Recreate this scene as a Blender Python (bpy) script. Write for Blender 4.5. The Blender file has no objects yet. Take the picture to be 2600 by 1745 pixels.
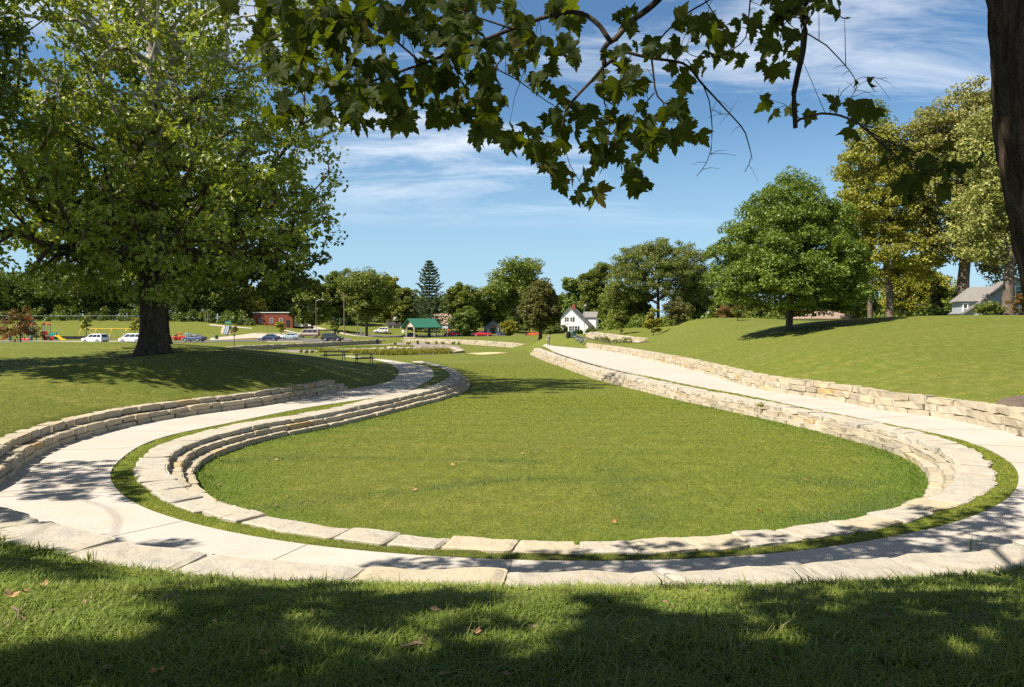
import bpy, math, random
import numpy as np
from mathutils import Vector, Matrix

RNG = np.random.default_rng(11)
random.seed(11)
S = bpy.context.scene
COL = S.collection
R = math.radians

# ------------------------------------------------------------------ camera
F, CX, CY, EYE, YH = 1983.0, 1300.0, 872.5, 3.3, 815.0
TH = math.atan((CY - YH) / F)
cT, sT = math.cos(TH), math.sin(TH)
SL = 0.0035                                   # the path falls gently away


def ray(px, py):
    u, v = (px - CX) / F, (py - CY) / F
    return np.array([u, cT - v * sT, -sT - v * cT])


def P(px, py, Y):
    d = ray(px, py)
    d = d * (Y / d[1])
    return np.array([d[0], Y, EYE + d[2]])


def onz(px, py, z0=0.0):
    d = ray(px, py)
    t = (EYE - z0) / (-d[2] - SL * d[1])
    return np.array([d[0] * t, d[1] * t])


def proj(p):
    x, y, z = p[..., 0], p[..., 1], p[..., 2] - EYE
    dep = y * cT - z * sT
    up = y * sT + z * cT
    dep = np.where(np.abs(dep) < 1e-6, 1e-6, dep)
    return CX + F * x / dep, CY - F * up / dep, dep


def inframe(p, m=40):
    a, b, d = proj(p)
    return (d > 0.2) & (a > -m) & (a < 2600 + m) & (b > -m) & (b < 1745 + m)


cam = bpy.data.cameras.new('camera')
camo = bpy.data.objects.new('camera', cam)
COL.objects.link(camo)
camo.location = (0, 0, EYE)
camo.rotation_euler = (R(90) - TH, 0, 0)
cam.sensor_width = 36
cam.lens = 36 * F / 2600
cam.clip_start = 0.05
cam.clip_end = 5000
S.camera = camo

# ------------------------------------------------------------------ light
SUN = np.array([-0.90, -0.436, 0])
SUN /= np.linalg.norm(SUN)
EL = R(50)
TOSUN = np.array([SUN[0] * math.cos(EL), SUN[1] * math.cos(EL), math.sin(EL)])
sl = bpy.data.lights.new('sun', 'SUN')
sl.energy = 5.0
sl.angle = R(0.53)
sl.color = (1.0, 0.93, 0.81)
so = bpy.data.objects.new('sun', sl)
COL.objects.link(so)
so.rotation_euler = Vector(TOSUN).to_track_quat('Z', 'Y').to_euler()

w = bpy.data.worlds.new('World')
S.world = w
w.use_nodes = True
nt = w.node_tree
nt.nodes.clear()
wo = nt.nodes.new('ShaderNodeOutputWorld')
bg = nt.nodes.new('ShaderNodeBackground')
sky = nt.nodes.new('ShaderNodeTexSky')
sky.sky_type = 'NISHITA'
sky.sun_disc = False
sky.sun_elevation = EL
sky.sun_rotation = math.atan2(TOSUN[0], TOSUN[1])
sky.altitude = 200
sky.air_density = 1.15
sky.dust_density = 0.25
sky.ozone_density = 3.5


class NT:
    """small helper to write node trees"""
    def __init__(s, tree):
        s.t = tree

    def n(s, typ, ins=None, **kw):
        nd = s.t.nodes.new(typ)
        for k, v in kw.items():
            setattr(nd, k, v)
        for k, v in (ins or {}).items():
            s.put(nd.inputs[k], v)
        return nd

    def put(s, sock, v):
        if hasattr(v, 'is_output'):
            s.t.links.new(v, sock)
        elif isinstance(v, tuple) and len(v) == 3 and sock.type == 'RGBA':
            sock.default_value = (*v, 1)
        else:
            sock.default_value = v

    def math(s, op, a, b=0.0, c=None, clamp=False):
        nd = s.n('ShaderNodeMath', operation=op, use_clamp=clamp)
        s.put(nd.inputs[0], a)
        s.put(nd.inputs[1], b)
        if c is not None:
            s.put(nd.inputs[2], c)
        return nd.outputs[0]

    def mix(s, f, a, b, blend='MIX'):
        nd = s.n('ShaderNodeMix', data_type='RGBA', blend_type=blend)
        s.put(nd.inputs[0], f)
        s.put(nd.inputs[6], a)
        s.put(nd.inputs[7], b)
        return nd.outputs[2]

    def noise(s, vec=None, scale=5.0, detail=4.0, rough=0.55, dist=0.0):
        nd = s.n('ShaderNodeTexNoise')
        if vec is not None:
            s.put(nd.inputs['Vector'], vec)
        nd.inputs['Scale'].default_value = scale
        nd.inputs['Detail'].default_value = detail
        nd.inputs['Roughness'].default_value = rough
        nd.inputs['Distortion'].default_value = dist
        return nd.outputs['Fac']

    def ramp(s, f, stops):
        nd = s.n('ShaderNodeValToRGB')
        cr = nd.color_ramp
        while len(cr.elements) < len(stops):
            cr.elements.new(0.5)
        for e, (p, c) in zip(cr.elements, stops):
            e.position = p
            e.color = (*c, 1) if len(c) == 3 else c
        s.put(nd.inputs[0], f)
        return nd.outputs[0]

    def rng(s, f, a, b, c=0.0, d=1.0):
        nd = s.n('ShaderNodeMapRange')
        for i, v in enumerate((f, a, b, c, d)):
            s.put(nd.inputs[i], v)
        return nd.outputs[0]


W = NT(nt)
CLOUD_OFF = (0.5, 2.15, 0)
tc = W.n('ShaderNodeTexCoord')
sep = W.n('ShaderNodeSeparateXYZ', {0: tc.outputs['Generated']})
# cirrus: noise on a high flat layer of the sky, combed along the wind
inv = W.math('DIVIDE', 1.0, W.math('MAXIMUM', W.math('ADD', sep.outputs[2], 0.16), 0.05))
cx_ = W.math('MULTIPLY', sep.outputs[0], inv)
cy_ = W.math('MULTIPLY', sep.outputs[1], inv)
cv = W.n('ShaderNodeCombineXYZ', {0: cx_, 1: cy_, 2: 0.0}).outputs[0]
mp = W.n('ShaderNodeMapping', {'Vector': cv, 'Rotation': (0, 0, R(24)), 'Scale': (0.55, 1.0, 1), 'Location': CLOUD_OFF}).outputs[0]
big = W.noise(mp, 1.15, 3, 0.5, 0.4)
mp2 = W.n('ShaderNodeMapping', {'Vector': cv, 'Rotation': (0, 0, R(34)), 'Scale': (0.62, 1.7, 1), 'Location': (4.1, 1.2, 0)}).outputs[0]
fine = W.noise(mp2, 1.9, 9, 0.66, 0.9)
cl = W.math('ADD', W.math('MULTIPLY', big, 0.85), W.math('MULTIPLY', fine, 0.55))
cl = W.rng(cl, 0.685, 0.92)
cl = W.math('MULTIPLY', cl, W.rng(sep.outputs[2], 0.11, 0.19))
cl = W.math('MULTIPLY', cl, 0.88)
tint = W.mix(1.0, sky.outputs[0], (0.78, 1.0, 1.13), 'MULTIPLY')
up_ = W.rng(sep.outputs[2], 0.37, 0.85, 1.0, 0.18)
tint = W.mix(1.0, tint, W.n('ShaderNodeCombineColor', {0: up_, 1: up_, 2: up_}).outputs[0], 'MULTIPLY')
hz = W.rng(sep.outputs[2], 0.02, 0.25, 0.72, 0.0)
tint = W.mix(hz, tint, (4.6, 7.0, 9.4))
W.put(bg.inputs[0], W.mix(cl, tint, (11.0, 11.4, 11.9)))
bg.inputs[1].default_value = 0.0555
nt.links.new(bg.outputs[0], wo.inputs[0])
S.view_settings.view_transform = 'Standard'
S.view_settings.look = 'None'
S.view_settings.exposure = 0.95
S.view_settings.gamma = 1
S.cycles.max_bounces = 7
S.cycles.diffuse_bounces = 3
S.cycles.transmission_bounces = 4
S.cycles.transparent_max_bounces = 6
S.cycles.use_denoising = False
S.cycles.sample_clamp_indirect = 4


# ------------------------------------------------------------------ helpers
def tag(o, label=None, cat=None, group=None, kind=None):
    for k, v in (('label', label), ('category', cat), ('group', group), ('kind', kind)):
        if v:
            o[k] = v
    return o


def empty(name, loc=(0, 0, 0), rz=0.0, label=None, cat=None, group=None):
    o = bpy.data.objects.new(name, None)
    o.empty_display_size = 0.3
    COL.objects.link(o)
    o.location = loc
    o.rotation_euler = (0, 0, rz)
    return tag(o, label, cat, group)


def copy_tree(o, parent=None):
    c = o.copy()
    COL.objects.link(c)
    if parent is not None:
        c.parent = parent
    for ch in list(o.children):
        copy_tree(ch, c)
    return c


def mesh_np(name, V, faces, mats, parent=None, smooth=False, fattr=None, midx=None):
    """one mesh object from numpy arrays; faces is a list of (m,k) int arrays"""
    if isinstance(faces, np.ndarray):
        faces = [faces]
    V = np.asarray(V, dtype=np.float32)
    me = bpy.data.meshes.new(name)
    me.vertices.add(len(V))
    me.vertices.foreach_set('co', V.ravel())
    loops = np.concatenate([f.ravel() for f in faces]).astype(np.int32)
    sizes = np.concatenate([np.full(len(f), f.shape[1], np.int32) for f in faces])
    starts = np.concatenate([[0], np.cumsum(sizes)[:-1]]).astype(np.int32)
    me.loops.add(len(loops))
    me.loops.foreach_set('vertex_index', loops)
    me.polygons.add(len(sizes))
    me.polygons.foreach_set('loop_start', starts)
    me.polygons.foreach_set('loop_total', sizes)
    if not isinstance(mats, (list, tuple)):
        mats = [mats]
    for m in mats:
        me.materials.append(m)
    if midx is not None:
        me.polygons.foreach_set('material_index', np.asarray(midx, np.int32))
    me.polygons.foreach_set('use_smooth', np.full(len(sizes), smooth, dtype=bool))
    me.update(calc_edges=True)
    if fattr is not None:
        a = me.attributes.new('tint', 'FLOAT', 'FACE')
        a.data.foreach_set('value', np.asarray(fattr, np.float32))
    o = bpy.data.objects.new(name, me)
    COL.objects.link(o)
    if parent is not None:
        o.parent = parent
    return o


class MB:
    """collects shapes, builds ONE mesh object"""
    def __init__(s):
        s.v, s.f = [], []

    def add(s, verts, faces):
        b = len(s.v)
        s.v += [tuple(p) for p in verts]
        s.f += [tuple(b + i for i in f) for f in faces]
        return s

    def box(s, c, d, rz=0.0, tilt=None):
        x, y, z = d[0] / 2, d[1] / 2, d[2] / 2
        vs = [Vector((i * x, j * y, k * z)) for k in (-1, 1) for j in (-1, 1) for i in (-1, 1)]
        M = Matrix.Rotation(rz, 3, 'Z')
        if tilt:
            M = M @ Matrix.Rotation(tilt[1], 3, tilt[0])
        vs = [M @ v + Vector(c) for v in vs]
        return s.add(vs, [(0, 2, 3, 1), (4, 5, 7, 6), (0, 1, 5, 4), (2, 6, 7, 3), (0, 4, 6, 2), (1, 3, 7, 5)])

    def tube(s, pts, rad, n=8, cap=True):
        pts = [Vector(p) for p in pts]
        if not hasattr(rad, '__len__'):
            rad = [rad] * len(pts)
        b = len(s.v)
        up = Vector((0, 0, 1))
        for i, p in enumerate(pts):
            d = (pts[min(i + 1, len(pts) - 1)] - pts[max(i - 1, 0)]).normalized()
            a = d.cross(up)
            if a.length < 0.05:
                a = d.cross(Vector((1, 0, 0)))
            a.normalize()
            c = d.cross(a)
            for k in range(n):
                t = 2 * math.pi * k / n
                s.v.append(tuple(p + (a * math.cos(t) + c * math.sin(t)) * rad[i]))
        for i in range(len(pts) - 1):
            for k in range(n):
                q = b + i * n
                s.f.append((q + k, q + (k + 1) % n, q + n + (k + 1) % n, q + n + k))
        if cap:
            s.f.append(tuple(b + k for k in range(n))[::-1])
            s.f.append(tuple(b + (len(pts) - 1) * n + k for k in range(n)))
        return s

    def prism(s, poly, vec):
        n = len(poly)
        vec = Vector(vec)
        return s.add([Vector(p) for p in poly] + [Vector(p) + vec for p in poly],
                     [tuple(range(n))[::-1], tuple(range(n, 2 * n))] + [(i, (i + 1) % n, n + (i + 1) % n, n + i) for i in range(n)])

    def lathe(s, c, prof, n=14, axis='Z'):
        """prof: list of (r, h)"""
        b = len(s.v)
        for r, h in prof:
            for k in range(n):
                t = 2 * math.pi * k / n
                a, q = r * math.cos(t), r * math.sin(t)
                p = (a, q, h) if axis == 'Z' else ((a, h, q) if axis == 'Y' else (h, a, q))
                s.v.append((c[0] + p[0], c[1] + p[1], c[2] + p[2]))
        for i in range(len(prof) - 1):
            for k in range(n):
                q = b + i * n
                s.f.append((q + k, q + (k + 1) % n, q + n + (k + 1) % n, q + n + k))
        s.f.append(tuple(b + k for k in range(n))[::-1])
        s.f.append(tuple(b + (len(prof) - 1) * n + k for k in range(n)))
        return s

    def build(s, name, m, parent=None, smooth=False, bevel=0.0):
        me = bpy.data.meshes.new(name)
        me.from_pydata(s.v, [], s.f)
        me.materials.append(m)
        if smooth:
            me.polygons.foreach_set('use_smooth', np.full(len(me.polygons), True))
        me.update()
        import bmesh
        bm = bmesh.new()
        bm.from_mesh(me)
        bmesh.ops.recalc_face_normals(bm, faces=bm.faces)
        bm.to_mesh(me)
        bm.free()
        o = bpy.data.objects.new(name, me)
        COL.objects.link(o)
        if parent is not None:
            o.parent = parent
        if bevel:
            md = o.modifiers.new('bevel', 'BEVEL')
            md.width = bevel
            md.segments = 2
            md.limit_method = 'ANGLE'
        return o


# ------------------------------------------------------------------ curves in plan
def smooth_curve(pts, step=0.4, sig=1.2, closed=False):
    pts = np.asarray(pts, float)
    # catmull-rom through the points, then resample evenly and smooth a little
    out = []
    n = len(pts)
    for i in range(n - 1):
        p0, p1, p2, p3 = pts[max(i - 1, 0)], pts[i], pts[i + 1], pts[min(i + 2, n - 1)]
        for t in np.linspace(0, 1, 12, endpoint=False):
            out.append(0.5 * ((2 * p1) + (-p0 + p2) * t + (2 * p0 - 5 * p1 + 4 * p2 - p3) * t * t + (-p0 + 3 * p1 - 3 * p2 + p3) * t ** 3))
    out.append(pts[-1])
    c = resample(np.array(out), step)
    if sig:
        k = int(3 * sig / step)
        ker = np.exp(-0.5 * (np.arange(-k, k + 1) * step / sig) ** 2)
        ker /= ker.sum()
        pad = np.vstack([2 * c[0] - c[1:k + 1][::-1], c, 2 * c[-1] - c[-k - 1:-1][::-1]])
        c = np.stack([np.convolve(pad[:, j], ker, 'valid') for j in (0, 1)], 1)
    return resample(c, step)


def arclen(c):
    return np.concatenate([[0], np.cumsum(np.linalg.norm(np.diff(c, axis=0), axis=1))])


def resample(c, step):
    s = arclen(c)
    n = max(2, int(round(s[-1] / step)) + 1)
    t = np.linspace(0, s[-1], n)
    return np.stack([np.interp(t, s, c[:, j]) for j in range(c.shape[1])], 1)


def normals(c):                                # left of travel = towards the lawn
    d = np.gradient(c, axis=0)
    d /= np.linalg.norm(d, axis=1)[:, None] + 1e-9
    return np.stack([-d[:, 1], d[:, 0]], 1)


def offset(c, d):
    return c + normals(c) * (d if np.isscalar(d) else np.asarray(d)[:, None])


def nearest_on(c, pts):
    """closest points of polyline c to pts"""
    a, b = c[:-1], c[1:]
    ab = b - a
    L = (ab ** 2).sum(1) + 1e-12
    best = np.empty((len(pts), 2))
    dist = np.empty(len(pts))
    for i in range(0, len(pts), 2000):
        p = pts[i:i + 2000]
        t = np.clip(((p[:, None, :] - a) * ab).sum(2) / L, 0, 1)
        q = a + t[..., None] * ab
        d = ((p[:, None, :] - q) ** 2).sum(2)
        k = d.argmin(1)
        r = np.arange(len(p))
        best[i:i + 2000] = q[r, k]
        dist[i:i + 2000] = np.sqrt(d[r, k])
    return best, dist


def inside(poly, pts):
    x, y = pts[:, 0], pts[:, 1]
    r = np.zeros(len(pts), bool)
    n = len(poly)
    for i in range(n):
        x1, y1 = poly[i]
        x2, y2 = poly[(i + 1) % n]
        if y1 == y2:
            continue
        c = ((y1 > y) != (y2 > y)) & (x < (x2 - x1) * (y - y1) / (y2 - y1) + x1)
        r ^= c
    return r


def zp(y):
    return -SL * y


def sstep(a, b, x):
    t = np.clip((x - a) / (b - a), 0, 1)
    return t * t * (3 - 2 * t)


# inner edge of the path, far left -> near -> far right (pixels of the photograph -> plan)
I_px = [(735, 904), (815, 905), (950, 911), (1027, 921), (1085, 932), (1101, 952), (1078, 973), (1027, 996), (924, 1014), (770, 1037), (565, 1078), (436, 1104),
        (359, 1130), (308, 1165), (280, 1194), (280, 1219), (308, 1258), (390, 1302), (590, 1355), (847, 1394), (1027, 1410),
        (1200, 1421), (1300, 1425), (1578, 1427), (1801, 1420), (2023, 1403), (2155, 1384), (2283, 1362), (2410, 1334), (2490, 1305),
        (2538, 1283), (2576, 1254), (2587, 1225), (2586, 1200), (2570, 1177), (2531, 1152), (2474, 1126), (2378, 1101), (2283, 1082),
        (2155, 1056), (2037, 1034), (1900, 1005), (1745, 976), (1634, 952), (1522, 927), (1411, 894), (1378, 876)]
I_ = smooth_curve([onz(*p) for p in I_px], 0.35, 0.7)
# outer edge: left wall foot, round the near side (behind the coping), right wall foot
Oa = [onz(*p) for p in [(735, 898), (815, 899), (900, 906), (976, 918), (1014, 937), (1011, 958), (976, 976), (914, 991)]]
Ob = [onz(*p) for p in [(893, 988), (683, 1029), (513, 1052), (365, 1076), (246, 1104), (144, 1137), (82, 1168), (31, 1209), (10, 1240)]]
HW1, HW4 = 0.55, 0.68
Oc = [onz(*p, z0=HW1) for p in [(0, 1262), (92, 1314), (180, 1345), (293, 1373), (529, 1402), (786, 1430), (955, 1440), (1130, 1445), (1300, 1450), (1578, 1456),
                                (1784, 1447), (2000, 1432), (2168, 1420), (2312, 1413), (2468, 1400), (2600, 1372)]]
Oc = [np.array([-10.15, 14.3]), np.array([-9.4, 13.0])] + Oc[1:] + [np.array([8.7, 11.2]), np.array([11.2, 13.6]), np.array([13.0, 16.6]), np.array([14.1, 19.8])]
Od = [onz(*p) for p in [(2600, 1109), (2538, 1095), (2455, 1074), (2346, 1056), (2219, 1040), (2136, 1021), (2028, 1004), (1900, 983), (1745, 937), (1634, 911),
                        (1550, 894), (1495, 886), (1467, 880), (1440, 875.5), (1420, 873)]]
# the far end of the path widens into a plaza by the bins
O_ = smooth_curve(Oa[:-1] + Ob + Oc + Od, 0.35, 0.8)
R0 = smooth_curve([onz(*p) for p in [(1047, 919), (1110, 931), (1142, 950), (1130, 966), (1085, 983), (976, 1006), (870, 1032), (800, 1046), (683, 1064), (555, 1088), (479, 1105), (428, 1121), (392, 1136), (364, 1158),
      (340, 1181), (337, 1204), (359, 1230), (390, 1256), (428, 1277), (480, 1298), (530, 1313), (606, 1330), (695, 1347), (860, 1375), (1020, 1390), (1180, 1400), (1340, 1405), (1500, 1408), (1669, 1405),
      (1850, 1398), (1964, 1388), (2053, 1375), (2171, 1355), (2267, 1337), (2362, 1308), (2442, 1279), (2500, 1256), (2528, 1236), (2528, 1215), (2519, 1193), (2508, 1168), (2480, 1146), (2430, 1126), (2346, 1101), (2251, 1079), (2149, 1058), (2037, 1039), (1900, 1011),
      (1745, 982), (1634, 958), (1522, 933), (1440, 909), (1400, 895), (1364, 883)]], 0.35, 0.6)
R1 = smooth_curve([onz(*p) for p in [(1072, 918), (1132, 931), (1168, 950), (1160, 970), (1112, 988), (1027, 1008), (900, 1036), (800, 1057), (708, 1071), (619, 1089), (568, 1102), (517, 1116), (463, 1136), (438, 1156), (426, 1173), (426, 1192), (440, 1216),
      (475, 1243), (530, 1269), (590, 1290), (708, 1317), (779, 1331), (900, 1346), (1035, 1359), (1180, 1368), (1341, 1374), (1497, 1377), (1669, 1372), (1847, 1359), (2000, 1344), (2120, 1326), (2219, 1305), (2320, 1280),
      (2392, 1250), (2425, 1222), (2430, 1199), (2420, 1178), (2400, 1153), (2362, 1133), (2299, 1109), (2203, 1086), (2107, 1063), (2028, 1047), (1900, 1022), (1745, 992), (1634, 967), (1522, 940), (1430, 909), (1390, 897), (1356, 884.5)]], 0.35, 0.6)


def lawn_depth(y):
    return 0.42 + 0.40 * sstep(25, 95, y)


LAWN_POLY = np.vstack([R1, [[2.2, 121], [-5, 118], [-11, 100], [-11, 78]]])
O_POLY = np.vstack([O_, [[0, 132], [-30, 110], [-28, 86]]])
R0_POLY = np.vstack([R0, [[3, 121], [-9, 90]]])
I_POLY = np.vstack([I_, [[3, 121], [-24, 86]]])


def sdist(poly, line, pts):
    _, d = nearest_on(line, pts)
    return np.where(inside(poly, pts), d, -d)


FIELD = {}
FX, FY = np.arange(-62, 62.1, 0.25), np.arange(0, 106.1, 0.25)


def fdist(key, p):
    """signed distance to one of the plan curves, looked up on a 0.25 m grid"""
    if key not in FIELD:
        poly, line = {'O': (O_POLY, O_), 'I': (I_POLY, I_), 'R0': (R0_POLY, R0), 'R1': (LAWN_POLY, R1)}[key]
        X, Y = np.meshgrid(FX, FY)
        g = np.stack([X.ravel(), Y.ravel()], 1)
        line = line[::2] if np.allclose(line[::2][-1], line[-1]) else np.vstack([line[::2], line[-1:]])
        FIELD[key] = sdist(poly, line, g).reshape(X.shape)
    G = FIELD[key]
    i = np.clip(((p[:, 0] - FX[0]) / 0.25).astype(int), 0, len(FX) - 2)
    j = np.clip(((p[:, 1] - FY[0]) / 0.25).astype(int), 0, len(FY) - 2)
    a = (p[:, 0] - FX[i]) / 0.25
    b = (p[:, 1] - FY[j]) / 0.25
    return G[j, i] * (1 - a) * (1 - b) + G[j, i + 1] * a * (1 - b) + G[j + 1, i] * (1 - a) * b + G[j + 1, i + 1] * a * b


# ------------------------------------------------------------------ terrain
ctrl = []
so_ = arclen(O_)
no_ = normals(O_)
iW1 = nearest_on(O_, np.array([Ob[0]]))[0][0]
kW1 = int(np.argmin(((O_ - iW1) ** 2).sum(1)))
kN0 = int(np.argmin(((O_ - np.array([-9.4, 13.0])) ** 2).sum(1)))
kN1 = int(np.argmin(((O_ - np.array([6.4, 9.8])) ** 2).sum(1)))
kE = int(np.argmin(((O_ - onz(1467, 880)) ** 2).sum(1)))


def wall_h(k):
    if k < kW1:
        return 0.03
    ramp = min(1.0, (so_[k] - so_[kW1]) / 2.5)
    if k <= kN0:
        return 0.08 + (HW1 - 0.08) * ramp
    if k <= kN1:
        return HW1
    f = min(1.0, (so_[k] - so_[kN1]) / 9.0)
    return HW1 + (HW4 - HW1) * f


for k in range(0, len(O_), 9):
    q = O_[k] - no_[k] * 0.9
    ctrl.append((q[0], q[1], zp(q[1]) + wall_h(k)))
for px, py, Y in [(390, 903, 41), (0, 941, 33), (0, 873, 48), (334, 873, 48), (556, 888, 46), (690, 900, 50), (823, 908, 58), (857, 918, 62), (-400, 900, 40), (-300, 872, 60),
                  (480, 893, 40), (300, 925, 31), (650, 930, 38), (800, 940, 40),
                  (2003, 840, 60), (1890, 821, 84), (2100, 820, 86), (2300, 819.5, 86), (2550, 817, 80), (2850, 815, 70), (2300, 905, 36), (2000, 900, 44), (2550, 930, 32),
                  (1800, 870, 66), (1647, 836, 108), (1736, 819, 102), (1558, 843, 120), (1490, 843, 128), (1655, 862, 104), (1850, 817, 92),
                  (217, 873, 145), (450, 868, 155), (700, 862, 180), (0, 868, 150), (0, 859, 194), (250, 859.5, 194), (540, 856, 194),
                  (-500, 859, 194), (-500, 868, 150), (0, 853, 205), (250, 853, 205), (500, 853, 205), (640, 853, 200), (0, 820, 231), (250, 820, 231), (500, 822, 231), (-500, 820, 231),
                  (600, 829, 231), (700, 829, 250), (765, 834, 255), (850, 843, 235), (960, 857, 205), (1000, 861, 181), (1100, 861, 166), (1200, 865, 151), (1330, 874, 135),
                  (1130, 854.5, 240), (1300, 855, 235), (960, 855, 242), (1400, 853, 225), (1500, 848, 190), (800, 872, 152), (640, 878, 132), (560, 881, 110), (1230, 866, 156),
                  (1470, 862, 140)]:
    q = P(px, py, Y)
    ctrl.append(tuple(q))
# basin and the open end of the lawn
for px, py, Y in [(1100, 870, 158), (960, 875, 170), (800, 882, 146), (700, 886, 128), (1050, 890, 122), (900, 893, 118), (1150, 897, 112), (1000, 905, 100), (1200, 882, 134),
                  (1310, 885, 129), (1230, 898, 106), (1180, 915, 90), (1300, 893, 118), (830, 897, 104), (1090, 921, 84)]:
    ctrl.append(tuple(P(px, py, Y)))
# bank under the photographer
for x in (-14, -9, -5, -2, 0, 2.5, 5, 9, 14):
    ctrl += [(x, -6, 1.75), (x, 0, 1.72), (x, 3.2, 1.62)]
    if abs(x) < 6:
        ctrl.append((x, 6.2, 1.13))
ctrl += [(-20, -20, 2), (20, -20, 2), (0, -40, 2), (-60, 0, 2), (60, 0, 2.4), (30, 25, 1.9), (25, 14, 1.5), (22, 36, 1.8), (-22, 12, 1.0), (-30, 30, 1.6), (60, 60, 3.2), (90, 100, 3.2), (70, 140, 2.2),
         (40, 150, 1.8), (120, 200, 1), (60, 230, -1), (-160, 100, 0), (-250, 250, 2.5), (0, 320, -1.5), (-100, 320, 2.5), (150, 350, 0), (-300, 20, 1), (300, 100, 2), (300, 300, 0), (0, 600, -2),
         (-500, 600, 0), (500, 600, 0), (-500, -100, 0), (500, -100, 0), (30, 108, 2.85), (45, 106, 2.85), (58, 104, 2.95), (75, 100, 3.0), (24, 125, 2.3), (40, 130, 2.4), (-60, 262, 2.2), (-20, 262, 0.6), (-10, 165, -0.9), (-25, 200, -0.9)]
ctrl = np.array(ctrl)


def tps_kernel(r2):
    return 0.5 * r2 * np.log(r2 + 1e-9)


def tps_fit(c, lam=0.05):
    n = len(c)
    s = 1 / 100.0
    X = c[:, :2] * s
    r2 = ((X[:, None] - X[None]) ** 2).sum(2)
    K = tps_kernel(r2) + lam * 1e-3 * np.eye(n)
    Q = np.hstack([np.ones((n, 1)), X])
    A = np.zeros((n + 3, n + 3))
    A[:n, :n], A[:n, n:], A[n:, :n] = K, Q, Q.T
    sol = np.linalg.solve(A, np.concatenate([c[:, 2], np.zeros(3)]))

    def f(p):
        out = np.empty(len(p))
        for i in range(0, len(p), 20000):
            q = p[i:i + 20000] * s
            r2 = ((q[:, None] - X[None]) ** 2).sum(2)
            out[i:i + 20000] = tps_kernel(r2) @ sol[:n] + sol[n] + q @ sol[n + 1:]
        return out
    return f


TPS = tps_fit(ctrl)


def axis(pieces):
    out = []
    for a, b, n in pieces:
        out.append(np.linspace(a, b, n, endpoint=False))
    return np.append(np.concatenate(out), pieces[-1][1])


GX = axis([(-1500, -300, 12), (-300, -60, 60), (-60, -13, 95), (-13, 17, 170), (17, 60, 86), (60, 300, 60), (300, 1500, 12)])
GY = axis([(-120, -10, 10), (-10, 2, 12), (2, 36, 190), (36, 70, 85), (70, 130, 120), (130, 185, 92), (185, 260, 62), (260, 400, 20), (400, 2500, 14)])
gx, gy = np.meshgrid(GX, GY)
gp = np.stack([gx.ravel(), gy.ravel()], 1)
gz = TPS(gp)
far = np.hypot(gp[:, 0], gp[:, 1])
gz = gz * (1 - sstep(350, 700, far)) + (-2.0) * sstep(350, 700, far)
gz = np.clip(gz, -4, 6)
near = (gp[:, 1] > 0) & (gp[:, 1] < 140) & (gp[:, 0] > -45) & (gp[:, 0] < 25)
idx = np.where(near)[0]
q = gp[idx]
dO = sdist(O_POLY, O_, q)
band = np.where(dO > -1.2, 1 - sstep(3.4, 7.5, dO), 0) * (1 - sstep(112, 126, q[:, 1]))
wall_in = sstep(-0.72, -0.5, dO)
z_in = band * (zp(q[:, 1])) + (1 - band) * gz[idx]
z = wall_in * z_in + (1 - wall_in) * gz[idx]
dR1 = sdist(LAWN_POLY, R1, q)
inl = inside(LAWN_POLY, q)
lawn_z = zp(q[:, 1]) - lawn_depth(q[:, 1])
cl_seg = np.array([[2.2, 121], [-5, 118], [-11, 100], [-11, 78], R1[0]])
_, dclose = nearest_on(cl_seg, q)
wl = np.where(inl, sstep(0, 9, dclose), (dR1 > -0.5) * sstep(0, 9, dclose)) * sstep(-0.32, -0.1, dR1)
z = wl * lawn_z + (1 - wl) * z
# bed the path and the stone ring a little into the ground
dI = sdist(I_POLY, I_, q)
onpath = (dO > 0.05) & (dI < -0.05) & (q[:, 1] < 122)
z = z - 0.07 * onpath
dR0 = sdist(R0_POLY, R0, q)
onring = (dR0 > 0.1) & (dR1 < -0.3) & (q[:, 1] < 100)
z = z - 0.06 * onring
gz[idx] = z


def dig(wall_px, H, front_px):
    """terrain at a free wall: level with its top behind, cut down to its foot in front"""
    wq = resample(np.array([P(*p_) for p_ in wall_px]), .5)
    fq = np.array([P(*p_)[:2] for p_ in front_px])
    poly = np.vstack([wq[:, :2], fq])
    lo, hi = poly.min(0) - 11, poly.max(0) + 11
    sel = np.where((gp[:, 0] > lo[0]) & (gp[:, 0] < hi[0]) & (gp[:, 1] > lo[1]) & (gp[:, 1] < hi[1]))[0]
    qq = gp[sel]
    ins = inside(poly, qq)
    bq, dw = nearest_on(wq[:, :2], qq)
    k_ = np.argmin(((bq[:, None] - wq[None, :, :2]) ** 2).sum(2), 1)
    top = wq[k_, 2]
    _, df = nearest_on(np.vstack([wq[-1:, :2], fq, wq[:1, :2]]), qq)
    z_ = gz[sel]
    ww = sstep(0.0, 4.0, df) * ins
    z_ = z_ * (1 - ww) + np.minimum(z_, top - H + 0.012 * dw) * ww
    s_e = arclen(wq[:, :2])[k_]
    ends = sstep(0.3, 2.5, np.minimum(s_e, arclen(wq[:, :2])[-1] - s_e))
    wb = (~ins) * (1 - sstep(5.5, 10, dw)) * ends
    tgt = top - H * (1 - sstep(.35, .9, dw)) + .11 * np.maximum(0, dw - .9)
    lowr = np.where(dw > .7, top - .05 - .05 * dw, -9)
    z_ = z_ * (1 - wb) + np.maximum(np.minimum(z_, tgt), lowr) * wb
    gz[sel] = z_


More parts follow.
